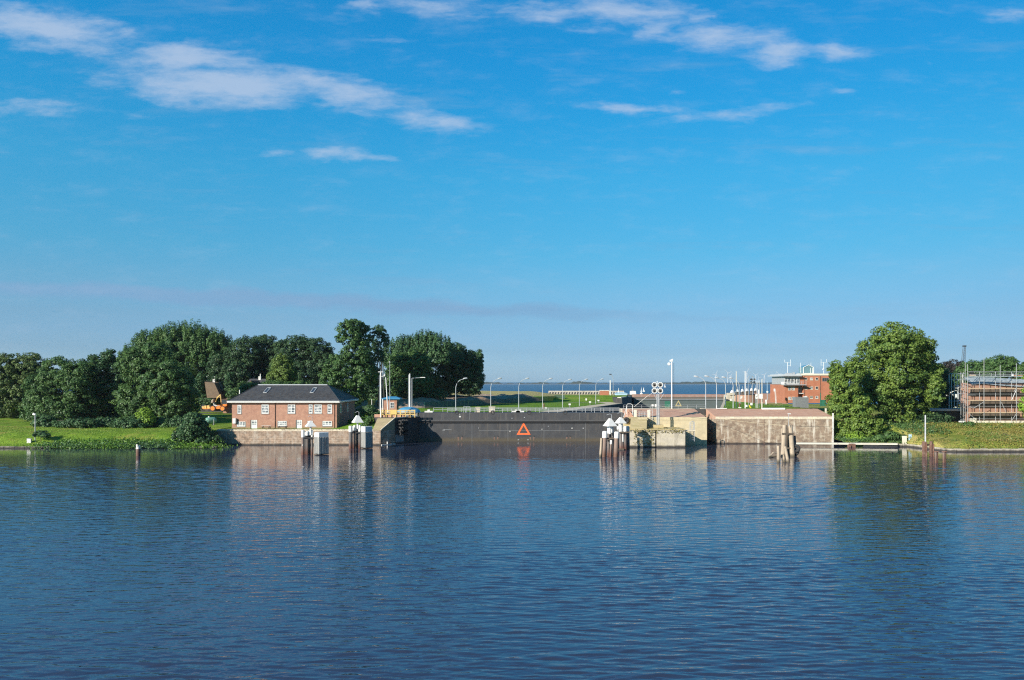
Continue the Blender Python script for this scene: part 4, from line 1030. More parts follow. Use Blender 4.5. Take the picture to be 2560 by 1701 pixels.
def dolphin(Y, uL, uM, uR, vt, vb, vwhite, piles, cap, label):
    sc = Y / F; zt, zw_ = Z(vt, Y), Z(vwhite, Y)
    x0 = X(uM, Y)
    t = thing('dolphin', (x0, Y, 0), label, 'dolphin', 'steel dolphins in front of the lock')
    # boarded fender column, four faces turned to the sun and to the lock
    cxb = (X(uL, Y) + X(uR, Y)) / 2
    poly = [(X(uL, Y), Y + .5), (X(uM, Y), Y - .55), (X(uR, Y), Y + .75), (X(uR, Y) - .35, Y + 2.0), (X(uL, Y) + .25, Y + 2.0)]
    MB().prism(poly, -.25 + .35, zw_).build('fender_box', M['fender'], t)
    MB().prism([(p[0] + .012 * (1 if p[0] > x0 else -1), p[1] - .012) for p in poly], zw_ + .003, zt).build('white_band', M['white'], t)
    for a, b in zip(poly[:3], poly[1:3]):
        mb = MB(); A, B = Vector((*a, 0)), Vector((*b, 0)); L = (B - A).length; n = int(L / .3)
        nn = Vector((B.y - A.y, A.x - B.x, 0)).normalized()
        for i in range(n + 1):
            q = A.lerp(B, i / n) + nn * .05; mb.tube([(q.x, q.y, .12), (q.x, q.y, zw_ - .02)], .055, 5)
        mb.build('board', M['fender'], t)
    for (u, dy, r_, v0) in piles:
        x = X(u, Y + dy); y = Y + dy; zc = Z(v0, y); zb_ = zw_ + RND.uniform(-.05, .05)
        p = MB().tube([(x, y, -1.5), (x, y, zb_)], r_, 12).build('pile', M['steel_pile'], t, smooth=True)
        MB().tube([(x, y, zb_), (x, y, zc - .06), (x, y, zc)], [r_ * 1.03, r_ * 1.03, r_ * .8], 12).build('white_band', M['white'], p, smooth=True)
    mb = MB(); pu = [p[0] for p in piles]
    mb.tube([(X(min(pu), Y), Y + .3, zw_ - .25), (X(uL, Y) + .2, Y + .6, zw_ - .25)], .14, 6).tube([(X(min(pu), Y), Y + .9, zw_ + .1), (X(uL, Y) + .4, Y + 1.3, zw_ + .1)], .12, 6)
    mb.build('brace', M['dark'], t)
    cu, cvb, cvt, chw, cfl, vm = cap
    light_cap(t, X(cu, Y + .7), Y + .7, zt - .5, Z(cvb, Y), Z(cvt, Y), chw * sc * 1.28, cfl * sc, rad(28), (cvt - vm) * sc)
    MB().tube([(X(piles[0][0], Y), Y - .36, 2.0), (X(piles[0][0], Y), Y - .30, 2.0)], .09, 8).build('reflector', M['white'], t)
    return t
dolphin(151.0, 784.5, 799.5, 819, 1082, 1138, 1093, [(757.5, 0, .33, 1076), (768.5, 1.2, .2, 1078), (774, 1.6, .22, 1077), (780, .9, .2, 1076), (764, 2.4, .25, 1080)], (776.5, 1067, 1052.5, 13.5, 2.2, 1041), 'boarded steel dolphin with white lamp hood, left and nearer of the pair before the house')
dolphin(165.5, 902, 914.4, 929.5, 1067, 1121, 1080, [(876.5, 0, .4, 1065), (886.5, 1.2, .25, 1063.5), (893, 1.6, .27, 1064.5), (899, .9, .25, 1063), (882, 2.4, .28, 1066)], (894, 1057, 1039.5, 13.5, 4.0, 1031), 'boarded steel dolphin with white pyramid lamp hood below the sett ramp, right of the pair')

def pile_dolphin(Y, piles, cap, beams, label, x_thing):
    t = thing('dolphin', (x_thing, Y, 0), label, 'dolphin', 'steel dolphins in front of the lock')
    for (u0, u1, v0, vw, dy, r_, m_) in piles:
        y = Y + dy; xb, xt = X(u0, y), X(u1, y); zc, zw_ = Z(v0, y), Z(vw, y)
        dirx = (xt - xb) / zc
        p = MB().tube([(xb - dirx * 1.5, y - .1, -1.5), (xb + dirx * zw_, y + .3, zw_)], r_, 12).build('pile', M[m_], t, smooth=True)
        if vw > v0:
            MB().tube([(xb + dirx * zw_, y + .3, zw_), (xb + dirx * (zc - .1), y + .3, zc - .1), (xt, y + .3, zc)], [r_ * 1.05, r_ * 1.05, r_ * .8], 12).build('white_band', M['white'], p, smooth=True)
    for (u0, u1, v, dy) in beams:
        y = Y + dy; MB().box(X(u0, y), X(u1, y), y - .12, y + .12, Z(v, y) - .14, Z(v, y) + .14).build('brace', M['timber_dk'], t)
    cu, cvb, cvt, chw, cfl, vm, dy = cap; y = Y + dy; sc = y / F
    light_cap(t, X(cu, y), y, Z(cvb + 20, y), Z(cvb, y), Z(cvt, y), chw * sc * 1.28, cfl * sc, rad(24), (cvt - vm) * sc, -.65)
    return t
pile_dolphin(147.0, [(1501, 1504.5, 1096, 1096, 0, .24, 'timber'), (1509.5, 1513, 1078.5, 1095, .3, .47, 'rust_pile'), (1539.5, 1543, 1080, 1096, .2, .47, 'rust_pile'), (1521, 1522, 1068, 1084, 3.0, .24, 'steel_pile'),
                     (1527.5, 1527, 1068, 1078, 3.4, .2, 'rust_pile'), (1534.5, 1531, 1069, 1082, 2.8, .22, 'steel_pile'), (1526, 1528.5, 1101, 1111, .6, .22, 'steel_pile'), (1533, 1535, 1098, 1098, 1.2, .12, 'rust_pile')],
             (1525, 1065.5, 1046.5, 14.5, 3.2, 1037, 2.2), [(1510, 1540, 1096.5, .8), (1513, 1543, 1099, 2.5)], 'rusty pile dolphin standing in front of the dark gate, nearer of the right pair', X(1525, 147))
pile_dolphin(162.5, [(1553, 1552, 1060, 1080, 0, .42, 'steel_pile'), (1563, 1563, 1066, 1079.5, .2, .42, 'steel_pile'), (1570.5, 1570, 1066, 1079, 1.2, .36, 'steel_pile'), (1558, 1558, 1086, 1105, -.4, .12, 'steel_pile'), (1545, 1545, 1066, 1074, 1.0, .2, 'steel_pile')],
             (1551.5, 1058.5, 1044, 12.5, 3.2, 1033, .6), [(1547, 1572, 1081, -.5), (1546, 1560, 1123.5, -.5)], 'grey pile dolphin with white pyramid lamp hood beside the landing stage', X(1558, 162.5))
t = thing('fender', (X(1566, 173.5), 173.5, Z(1051.5, 173.5)), 'big round black tyre fender on the corner of the right pier', 'fender', None)
MB().ring((X(1566, 173.5), 173.6, Z(1051.5, 173.5)), (.25, 1, 0), .46, .30, 20, 8).tube([(X(1566, 173.5), 173.62, Z(1051.5, 173.5)), (X(1566, 173.5), 173.9, Z(1051.5, 173.5))], .4, 14).build('tyre', M['rubber'], t, smooth=True)
MB().box(26.0, 27.1, 173.92, 176, 4.06, 6.3).build('bracket', M['ramp_y'], t)

t = thing('mooring_pile', (X(345.5, 149.5), 149.5, 0), 'single rusty mooring pile with whitish top standing in the water off the grass bank', 'pile')
x = X(345.5, 149.5)
p = MB().tube([(x, 149.5, -1.5), (x, 149.5, 1.35)], .42, 12).build('pile', M['rust_pile'], t, smooth=True)
mb = MB().tube([(x, 149.5, 1.35), (x, 149.5, 1.8)], [.43, .36], 12)
for a in (0, 1.6, 3.1, 4.6): mb.box(x + .3 * math.cos(a) - .08, x + .3 * math.cos(a) + .08, 149.5 + .3 * math.sin(a) - .08, 149.5 + .3 * math.sin(a) + .08, 1.7, RND.uniform(1.95, 2.25))
mb.build('white_band', M['offwhite'], p)

# wooden dolphins and tyre fender before the red quay
def timber_group(name, Y, piles, label, x_thing, extra=None):
    t = thing(name, (x_thing, Y, 0), label, 'dolphin', 'timber dolphins by the red quay')
    for (u0, u1, vt, dy, r_, m_) in piles:
        y = Y + dy; xb, xt, zt = X(u0, y), X(u1, y), Z(vt, y); k = (xt - xb) / zt
        MB().tube([(xb - k * 1.5, y, -1.5), (xb, y, 0), (xb + k * zt * .6, y + .2, zt * .6), (xt, y + .35, zt)], [r_ * 1.1, r_ * 1.08, r_, r_ * .9], 10).build('pile', M[m_], t, smooth=True)
    if extra: extra(t)
    return t
def ex1(t):
    y = 147.6
    MB().tube([(X(1971.6, y), y, Z(1066, y)), (X(1971.6, y), y, Z(1036, y))], .05, 6).build('lamp_pole', M['galv'], t)
    MB().box(X(1969.5, y), X(1976.5, y), y - .12, y + .12, Z(1036, y), Z(1033.8, y)).build('lamp_head', M['offwhite'], t)
    MB().box(X(1956, y), X(1985, y), y + .1, y + .35, 4.3, 4.6).box(X(1956, y), X(1988, y), y + .3, y + .5, 1.5, 1.75).build('brace', M['timber_dk'], t)
    MB().ring((X(1991, 148), 148.2, Z(1122, 148)), (.5, 1, 0), .55, .28, 18, 8).ring((X(1991, 148), 148.6, Z(1131, 148)), (.5, 1, 0), .5, .26, 18, 8).build('tyre', M['rubber'], t, smooth=True)
    mb = MB(); mb.tube([(X(1922, 146), 146, .1), (X(1945, 146), 146.5, .25)], .16, 6).tube([(X(1924, 146), 146, .15), (X(1934, 146), 146.2, .95)], .12, 6).tube([(X(1934, 146), 146.2, .95), (X(1950, 146), 146.8, .8)], .14, 6)
    mb.build('broken_frame', M['timber'], t)
timber_group('dolphin', 148.0, [(1957.5, 1963, 1063.5, 0, .44, 'timber'), (1981.5, 1977.5, 1064, .1, .46, 'timber'), (1973.5, 1971, 1066, 2.0, .42, 'timber_dk'), (1957, 1957, 1072, 1.6, .25, 'timber'), (1970, 1969, 1068, 3.2, .3, 'timber_dk'), (1989, 1988.5, 1090, 2.5, .22, 'rust_pile')],
             'tall cluster of raking timber piles with a lamp in front of the red quay', X(1970, 148), ex1)
timber_group('dolphin', 137.0, [(1945.8, 1947.5, 1115.5, 0, .27, 'timber'), (1970.5, 1964.5, 1117, .1, .28, 'timber'), (1960, 1960, 1139, .6, .26, 'timber')],
             'three short weathered timber piles standing nearest in front of the tall timber cluster', X(1958, 137))
# rusty sheet piles and stumps
t = thing('sheet_pile_post', (X(2322, 148), 148, 0), 'rusty brown sheet pile column with a ladder by the rough bank', 'pile')
for u0, u1, v in ((2308, 2312.5, 1104), (2313, 2317, 1106), (2326, 2330, 1103.5), (2331, 2334.5, 1110)):
    MB().box(X(u0, 148), X(u1, 148), 147.8, 148.4, -1.2, Z(v, 148)).box(X(u0, 148) + .1, X(u0, 148) + .16, 147.7, 147.8, -1.2, Z(v + 2, 148)).build('sheet_pile', M['rust'], t)
mb = MB()
for k in range(9): mb.box(X(2316, 148), X(2323, 148), 148.0, 148.1, .15 + k * .32, .22 + k * .32)
mb.box(X(2308, 148), X(2334, 148), 148.45, 148.7, 2.1, 2.4).build('ladder', M['rust_pile'], t)
for u0, u1, lab in ((2337.5, 2346, 'left of two short rusty pile stumps beside the sheet pile column'), (2357.5, 2366, 'right of two short rusty pile stumps, standing alone in the water')):
    t = thing('pile_stump', (X((u0 + u1) / 2, 136.5), 136.5, 0), lab, 'pile', 'rusty pile stumps')
    MB().tube([(X(u0 + 2, 136.5), 136.5, -1), (X(u0 + 2, 136.5), 136.5, 1.85)], .2, 8).build('pile', M['rust_pile'], t)
    MB().tube([(X(u1 - 2, 136.5), 136.7, -1), (X(u1 - 2, 136.5), 136.7, 1.95)], .2, 8).build('pile', M['rust'], t)
    MB().box(X(u0 - .3, 136.5), X(u1 + .3, 136.5), 136.3, 136.9, 1.9, 2.1).build('pile_cap', M['rust'], t)
# pontoon
t = thing('pontoon', (X(2120, 172), 172, 0), 'long low white pontoon walkway moored along the quay foot and tree bank', 'pontoon')
MB().prism([(X(1988, 171), 171.2), (X(2244, 169.3), 169.3), (X(2244, 171), 170.9), (X(1988, 173), 172.8)], .48, .80).build('deck', M['pale'], t)
MB().box(X(2155, 171), X(2238, 171), 169.9, 170.7, -.3, .415).build('float', M['dark'], t)
MB().box(X(2116, 171), X(2129, 171), 169.0, 169.9, -.4, .75).tube([(X(2120, 169), 169.0, .2), (X(2126, 169), 169.0, .2)], .4, 10).build('float', M['rust'], t)
# stone edging of the banks
def edging(name, label, pts, r_, m_):
    t = thing(name, pts[len(pts) // 2], label, 'kerb')
    mb = MB()
    for a, b in zip(pts[:-1], pts[1:]):
        a, b = Vector(a), Vector(b); n = max(1, int((b - a).length / 1.1))
        for i in range(n):
            p, q = a.lerp(b, i / n), a.lerp(b, (i + .93) / n); j = RND.uniform(-.07, .07); h_ = r_ * RND.uniform(.75, 1.15)
            d = (q - p).normalized(); nn = Vector((-d.y, d.x, 0)) * .45
            mb.prism([(p.x + nn.x, p.y + nn.y + j), (p.x - nn.x, p.y - nn.y + j), (q.x - nn.x, q.y - nn.y + j), (q.x + nn.x, q.y + nn.y + j)], -1, a.z + h_)
    mb.build('stone', M[m_], t)
edging('kerb_stones', 'pale stone edge along the water below the rough yellow bank', [(92.3, 158.0, .3), (100, 158.2, .3), (125, 158.2, .3), (170, 158.0, .3)], .32, 'concrete')
edging('kerb_stones', 'crumbling stone edge beside the pontoon end and the two small signs', [(X(2240, 170.4), 170.6, .2), (88.9, 170.6, .2), (89.9, 165, .2), (90.9, 158.8, .2), (92.5, 158.0, .2)], .4, 'concrete')
edging('kerb_stones', 'low stone edge at the waterline under the left grass bank', [(-180, 166.3, .1), (X(0, 166.3), 166.3, .1), (X(130, 166.5), 166.5, .1)], .3, 'concrete')
t = thing('rock_shelf', (X(475, 168.5), 168.5, 0), 'flat stony shelf at the waterline under the shore bush', 'rocks')
mb = MB()
for i in range(70):
    x = X(RND.uniform(405, 545), 168); y = RND.uniform(166.6, 170.5); s_ = RND.uniform(.3, .8)
    mb.prism([(x - s_, y - s_ * .6), (x + s_ * .8, y - s_ * .7), (x + s_, y + s_ * .5), (x - s_ * .7, y + s_ * .7)], -.6, RND.uniform(.05, .38))
mb.build('stone', M['concrete'], t)
# lamp, white stone on left bank
y = 172.5; x = X(88, y); zb = h_left(x, y)
t = thing('lamp_post', (x, y, zb), 'short grey lamp post with a white box lamp on the grass bank', 'lamp post')
MB().tube([(x, y, zb - .3), (x, y, Z(1036.5, y))], .1, 8).build('pole', M['galv'], t)
MB().box(x - .55, x + .12, y - .2, y + .2, Z(1037.5, y), Z(1034.5, y)).box(x - .45, x - .2, y - .12, y + .12, Z(1034.4, y), Z(1032.8, y)).build('lamp_head', M['white'], t)
y = 172.0; x = X(74, y); zb = h_left(x, y)
t = tag(MB().prism([(x - .45, y - .3), (x + .45, y - .3), (x + .4, y + .3), (x - .4, y + .3)], zb - .3, [zb + .9, zb + .75, zb + .8, zb + .95]).build('marker_stone', M['offwhite']), 'white marker stone standing by the lamp post on the grass bank', 'stone')
# signs and post on the right bank
y = 172.2; zb = h_right(X(2261, y), y)
t = thing('sign_board', (X(2261, y), y, zb), 'tall cream notice board facing the water under the big tree', 'sign')
MB().box(X(2256, y), X(2267, y), y, y + .15, zb + .1, zb + 2.1).build('panel', M['pale'], t)
MB().box(X(2257, y), X(2258.5, y), y + .16, y + .26, zb - .2, zb + 2.0).box(X(2264.5, y), X(2266, y), y + .16, y + .26, zb - .2, zb + 2.0).build('post', M['galv'], t)
t = thing('sign_board', (X(2275.5, y), y, zb), 'small pale blue sign on two legs right of the cream board', 'sign')
MB().box(X(2272, y), X(2279.3, y), y, y + .1, Z(1101, y), Z(1086.5, y)).build('panel', M['skyblue'], t)
for u in (2273, 2278): MB().tube([(X(u, y), y + .16, zb - .2), (X(u, y), y + .16, Z(1088, y))], .06, 6).build('leg', M['galv'], t)
pole('post', 'plain light grey steel post rising behind the rusty sheet piles', 'post', 2313.5, 1038, .8, 161, .16, .14, 'galv')

# ------------------------------------------------------------------ signal mast, camera mast and clutter on the right pier
SY = 172.5; sx0 = X(1644, SY); sz0 = 4.05
t = thing('signal_mast', (sx0, SY, sz0), 'steel signal mast carrying four white octagonal lamps on the landing stage', 'signal')
MB().box(X(1634, SY), X(1657, SY), SY - .8, SY + .8, sz0, sz0 + .75).build('base', M['ramp_y'], t)
mb = MB()
for u in (1643, 1647.5): mb.tube([(X(u, SY), SY, sz0 + .7), (X(u, SY), SY, Z(985, SY))], .13, 8)
mb.build('pole', M['galv'], t)
mb = MB()
for i in range(10):
    z = sz0 + 1.2 + i * 0.95; mb.tube([(X(1643, SY), SY, z), (X(1647.5, SY), SY, z + (.5 if i % 2 else 0))], .035, 5)
mb.build('rung', M['galv'], t)
MB().tube([(X(1643, SY), SY, Z(1001, SY)), (X(1635, SY), SY, Z(986, SY))], .07, 6).tube([(X(1647, SY), SY, Z(1003, SY)), (X(1660, SY), SY, Z(985, SY))], .07, 6).tube([(X(1631, SY), SY, Z(968, SY)), (X(1640, SY), SY, Z(972, SY))], .07, 6).build('brace', M['galv'], t)
MB().box(X(1642, SY), X(1643.6, SY), SY - .05, SY + .05, Z(988, SY), Z(953, SY)).build('spine', M['white'], t)
for cu in (1635.6, 1650.2):
    for cv in (962.6, 977.4):
        c = Vector((X(cu, SY), SY - .25, Z(cv, SY))); R_ = .645
        oc = [(c.x + R_ * math.cos(rad(22.5 + 45 * k)), c.z + R_ * math.sin(rad(22.5 + 45 * k))) for k in range(8)]
        ic = [(c.x + R_ * .76 * math.cos(rad(22.5 + 45 * k)), c.z + R_ * .76 * math.sin(rad(22.5 + 45 * k))) for k in range(8)]
        vs = [(a, c.y - .08, b) for a, b in oc + ic] + [(a, c.y + .12, b) for a, b in oc + ic]; fs = []
        for k in range(8):
            j = (k + 1) % 8; fs += [(k, j, 8 + j, 8 + k), (16 + j, 16 + k, 24 + k, 24 + j), (j, k, 16 + k, 16 + j), (8 + k, 8 + j, 24 + j, 24 + k)]
        lamp = MB().add(vs, fs).build('signal_lamp', M['white'], t)
        MB().prism_y(ic, c.y + .02, c.y + .1).build('lamp_face', M['lamp_lens'], lamp)
        hood = MB()
        a0 = [(c.x + .34 * math.cos(rad(20 + 14 * k)), c.z - .08 + .22 * math.sin(rad(20 + 14 * k))) for k in range(11)]
        for (p, q) in zip(a0[:-1], a0[1:]): hood.add([(p[0], c.y - .32, p[1] - .1), (q[0], c.y - .32, q[1] - .1), (q[0], c.y + .02, q[1]), (p[0], c.y + .02, p[1])], [(0, 1, 2, 3)])
        hood.tube([(c.x, c.y - .0, c.z - .12), (c.x, c.y + .03, c.z - .12)], .2, 12).build('hood', M['dark'], lamp)
t = thing('camera_mast', (X(1679.5, 188.6), 188.6, 7.8), 'tallest white pole with floodlights and a cable ladder near the signal mast', 'mast')
y = 188.8
MB().tube([(X(1679.5, y), y, 7.6), (X(1679.5, y), y, Z(903, y))], [.155, .115], 10).build('pole', M['white'], t)
MB().box(X(1674.5, y), X(1681, y), y - .25, y + .25, Z(904.5, y), Z(900.5, y)).tube([(X(1675, y), y, Z(903, y)), (X(1682, y), y, Z(899.5, y))], .22, 8).build('floodlight', M['white'], t)
MB().ring((X(1672.5, y), y - .1, Z(910.5, y)), (0, 1, 0), .26, .13, 12, 6).tube([(X(1673, y), y, Z(910.5, y)), (X(1679, y), y, Z(909.5, y))], .08, 6).build('floodlight', M['white'], t)
mb = MB(); yy = y + .5
for u in (1683.3, 1685): mb.tube([(X(u, yy), yy, 7.7), (X(u, yy), yy, Z(908, yy))], .022, 4)
for i in range(26): z = 8 + i * .42; mb.tube([(X(1683.3, yy), yy, z), (X(1685, yy), yy, z)], .02, 4)
mb.build('ladder', M['grey'], t)
y = 189.5
t = thing('green_screen', (X(1669.5, y), y, 7.88), 'dark green sheet box standing at the top of the brick apron beside the camera mast', 'box')
MB().box(X(1663, y), X(1675.5, y), y, y + .6, Z(1019, y), Z(1003.5, y)).build('panel', M['teal'], t)
for u in (1664, 1675): MB().tube([(X(u, y), y + .3, 7.8), (X(u, y), y + .3, Z(1019, y))], .06, 6).build('leg', M['galv'], t)
t = thing('railing', (X(1690, 188.2), 188.2, 7.9), 'long thin grey railing on top of the brick apron behind the signal mast', 'railing')
railing('frame', [(27.6, 188.3, 7.86), (X(1764, 188.3), 188.3, 7.88)], .95, t, 'galv', .03, 2.2)
t = thing('railing', (X(1605, 177), 177, 6.4), 'short grey railing and gate between the two pale pillars', 'railing')
railing('frame', [(X(1591, 176.4), 176.35, 6.4), (X(1619, 176.4), 176.35, 6.4)], 1.15, t, 'galv', .05, .7, (1.0, .66, .33))
t = thing('handrail', (X(1570, 180), 180, 6.5), 'white hooped handrail at the stair on the left end of the right pier', 'handrail')
y = 179.0; mb = MB()
for yy in (178.2, 183.5):
    mb.tube([(X(1567, yy), yy, 6.5 + (yy - 178) * .15), (X(1567, yy), yy, Z(1013, yy)), (X(1569.5, yy), yy, Z(1010, yy)), (X(1577, yy), yy, Z(1010, yy)), (X(1581.5, yy), yy, Z(1013, yy)), (X(1581.5, yy), yy, 6.5 + (yy - 178) * .15)], .06, 6)
mb.tube([(X(1559, 176.2), 176.2, 6.4), (X(1567.5, 181), 181, Z(1016, 181))], .07, 6).build('frame', M['white'], t)
t = thing('brick_stair', (X(1571, 178), 178, 6.3), 'red brick steps beside the white hooped handrail', 'stairs')
mb = MB()
for i in range(6): mb.box(27.35, X(1581, 178), 176.75 + i * 1.0, 177.75 + i * 1.0, 6.2, 6.62 + .27 * i)
mb.build('step', M['brick_pave'], t)
for u0, u1, v0, v1, lab in ((1629, 1634, 1011.5, 1016, 'small white square sign left of the signal mast poles'), (1637, 1641, 1011, 1017, 'small white upright sign touching the signal mast poles')):
    y = 187.5; t = thing('small_sign', (X((u0 + u1) / 2, y), y, 7.85), lab, 'sign')
    MB().box(X(u0, y), X(u1, y), y, y + .06, Z(v1, y), Z(v0, y)).build('panel', M['white'], t)
    MB().tube([(X((u0 + u1) / 2, y), y + .1, 7.7), (X((u0 + u1) / 2, y), y + .1, Z(v0, y))], .05, 6).build('post', M['galv'], t)
t = thing('wall_ladder', (X(1627, 175.8), 175.8, 4), 'steel ladder with zigzag bracing against the ochre wall right of the ramp', 'ladder')
mb = MB(); y = 175.6
for u in (1624, 1631): mb.tube([(X(u, y), y, 4.05), (X(u, y), y, Z(1024, y))], .05, 5)
for i in range(9): z = 4.4 + i * .48; mb.tube([(X(1624, y), y, z), (X(1631, y), y, z + (.24 if i % 2 else -.2))], .035, 4)
mb.build('frame', M['galv'], t)
t = thing('safety_ladder', (X(1732, 170.5), 170.5, 3.8), 'caged steel ladder at the right end of the landing stage', 'ladder')
mb = MB(); y = 170.4
for u in (1727, 1736):
    for dy in (0, .9): mb.tube([(X(u, y), y + dy, 1.2), (X(u, y), y + dy, Z(1056, y))], .06, 6)
for i in range(10): z = 1.5 + i * .45; mb.box(X(1727, y), X(1736, y), y - .04, y + .04, z, z + .07)
mb.tube([(X(1728, y), y, Z(1056, y)), (X(1731.5, y), y, Z(1053.5, y)), (X(1735, y), y, Z(1056, y))], .07, 6)
mb.build('frame', M['galv'], t)
MB().box(X(1713.5, y), X(1738, y), y - .3, y + 1.3, 3.5, 3.7).build('landing', M['coping'], t)
t = thing('barrier_cable', (X(1800, 165), 165, 6), 'pale sagging cable running from the signal mast past the tall timber piles', 'cable')
pts = [(1655, 1016, 172.5), (1700, 1026, 173), (1750, 1036, 174), (1790, 1045, 174.5), (1840, 1053, 168), (1900, 1059, 158), (1957, 1064, 148.5), (2010, 1066.5, 155), (2060, 1067.5, 170), (2076, 1066, 178)]
MB().tube([(X(u, y), y, Z(v, y)) for u, v, y in pts], .03, 6).build('cable', M['rope'], t)
t = thing('guy_rod', (X(1590, 184), 184, 8), 'thin pale rod slanting up from the white handrail to the signal mast', 'rod')
MB().tube([(X(1586, 181), 181, Z(1017, 181)), (X(1618, 178), 178, Z(991, 178)), (X(1633, 174), 174, Z(982, 174))], .05, 6).build('rod', M['offwhite'], t)
y = 187.2
t = thing('white_pipe', (X(1805, y), y, 7.8), 'white bent pipe lying at the foot of the leftmost big curved lamp pair', 'pipe')
MB().tube([(X(1791.5, y), y, Z(1014, y)), (X(1791.5, y), y, 7.95), (X(1817, y), y, 7.98)], .1, 8).build('pipe', M['white'], t)
t = thing('gangway', (X(1933, 187.5), 187.5, 7.9), 'long white gangway lying along the top of the brick apron', 'gangway')
MB().box(X(1905, 187.4), X(1961, 187.4), 186.9, 187.9, 7.74, 8.12).build('deck', M['white'], t)

# ------------------------------------------------------------------ street lamps with curved arms
def make_lamp(h_, mirror, tall=9.3):
    t = bpy.data.objects.new('street_lamp', None); COL.objects.link(t)
    s = -1 if mirror else 1
    pts = [(0, 0, -.3), (0, 0, h_ * .40), (0, 0, h_ * .72)] + [(s * 2.1 * (1 - math.cos(a)), 0, h_ * (.72 + .265 * math.sin(a))) for a in (.25, .5, .75, 1.0, 1.25, 1.5)]
    MB().tube(pts, [.13, .10, .09, .085, .08, .075, .07, .065, .06], 8).build('pole', M['lamp'], t, smooth=True)
    MB().tube([(s * 1.9, 0, h_ * .983), (s * 2.1, 0, h_), (s * 2.85, 0, h_ + .10), (s * 3.1, 0, h_ + .10)], [.09, .19, .23, .06], 8).build('lamp_head', M['lamp'], t, smooth=True)
    return t
src = None
for i, (u, Y, vt, lab) in enumerate([
    (1139.5, 200, 947, 'nearest and largest curved street lamp behind the gate, against the dark trees'),
    (1227, 212, 947, 'curved street lamp behind the gate just right of the dark trees'),
    (1297, 224, 947, 'curved street lamp rising directly above the orange triangle'),
    (1356.5, 237, 947.5, 'curved street lamp beside a small red post on the lawn'),
    (1406.5, 250, 949.5, 'curved street lamp on the lawn in front of the dark fence gate'),
    (1448.5, 268, 949, 'curved street lamp beside the lawn path, between dark fence gate and brick hut'),
    (1489.5, 296, 948.5, 'farthest right-leaning curved lamp, close left of the brick hut on the far pier')]):
    zb = h_left(X(u, Y), Y); h_ = Z(vt, Y) - zb
    if src is None:
        src = make_lamp(9.3, False); o = src
    else: o = copy_tree(src)
    o.location = (X(u, Y), Y, zb); o.scale = (h_ / 9.3,) * 3
    tag(o, lab, 'street lamp', 'curved street lamps along the left lock side')
src = None
for i, (u, Y, vt, lab) in enumerate([
    (1764.5, 190, 942, 'left-leaning curved lamp on the brick apron, leftmost of the right-hand row'),
    (1791.5, 189, 941.5, 'left-leaning curved lamp standing at the bent white pipe'),
    (1814, 205, 945, 'left-leaning curved lamp rising behind the end of the bent white pipe'),
    (1833, 192, 944, 'left-leaning curved lamp just left of the thick beige mast'),
    (1848, 222, 946, 'slimmest left-leaning curved lamp directly right of the thick beige mast')]):
    zb = h_right(X(u, Y), Y); h_ = Z(vt, Y) - zb
    if src is None:
        src = make_lamp(8.1, True); o = src
    else: o = copy_tree(src)
    o.location = (X(u, Y), Y, zb); o.scale = (h_ / 8.1,) * 3
    tag(o, lab, 'street lamp', 'curved street lamps on the right lock side')
t = thing('street_lamp', (X(1533, 345), 345, 6.3), 'far thin lamp with a dark head behind the brick hut', 'street lamp')
MB().tube([(X(1533, 345), 345, 6), (X(1533, 345), 345, Z(950, 345)), (X(1531, 345), 345, Z(941, 345)), (X(1528, 345), 345, Z(937, 345))], .1, 6).build('pole', M['galv'], t)
MB().box(X(1523.5, 345), X(1528.5, 345), 344.7, 345.3, Z(937.5, 345), Z(935, 345)).build('lamp_head', M['dark'], t)

# ------------------------------------------------------------------ masts and signals on the right lawn
def rpole(u, vt, Y, r, m, label, name='mast', extras=None):
    zb = h_right(X(u, Y), Y); x = X(u, Y)
    t = thing(name, (x, Y, zb), label, 'mast')
    MB().tube([(x, Y, zb - .2), (x, Y, Z(vt, Y))], [r * .78, r * .6], 8).build('pole', M[m], t)
    if extras: extras(t, x, Y, zb)
    return t
rpole(1840.7, 929, 193, .14, 'pale', 'thick beige mast left of the brick parapet')
rpole(1863, 928.5, 190, .15, 'white', 'thick pale blue-white mast, tallest in the middle of the pole cluster')
rpole(1872, 944, 207, .08, 'galv', 'thin grey mast between the tall white mast and the dark signal', extras=lambda t, x, y, zb: MB().ring((x + .5, y, Z(944, y) - .5), (0, 1, 0), .9, .05, 16, 5).build('antenna_loop', M['galv'], t))
def ex_sig(t, x, y, zb):
    for du in (-4.2, 1.5, 7.0 - 4.2):
        pass
    for u, v in ((1878.3, 949), (1886, 949), (1878.3, 956), (1886, 956)):
        MB().tube([(X(u, y), y - .15, Z(v, y)), (X(u, y), y + .25, Z(v, y))], .3, 10).build('signal_lamp', M['dark'], t)
    MB().box(X(1875, y), X(1889, y), y - .05, y + .05, Z(959, y), Z(958, y)).tube([(x, y, Z(942, y)), (x, y, Z(941, y))], .15, 6).build('brace', M['galv'], t)
rpole(1881, 943, 225, .09, 'galv', 'slim mast topped by a cluster of dark signal lamps', 'signal_mast', ex_sig)
rpole(1892.7, 951.5, 192, .11, 'white', 'white pole left of the white switch box')
rpole(1898, 951.5, 194, .10, 'offwhite', 'greyish pole directly behind the white switch box')
rpole(1903.8, 948.5, 194.5, .07, 'pale', 'thin beige pole at the right side of the white switch box')
rpole(1905.8, 947, 196, .06, 'pale', 'thinnest beige pole just right of the white switch box')
y = 193.0; t = thing('switch_box', (X(1900, y), y, h_right(X(1900, y), y)), 'white switch box on posts with a white banner above in the pole cluster', 'box')
MB().box(X(1896.5, y), X(1905, y), y - .5, y + .1, Z(997, y), Z(986, y)).build('body', M['white'], t)
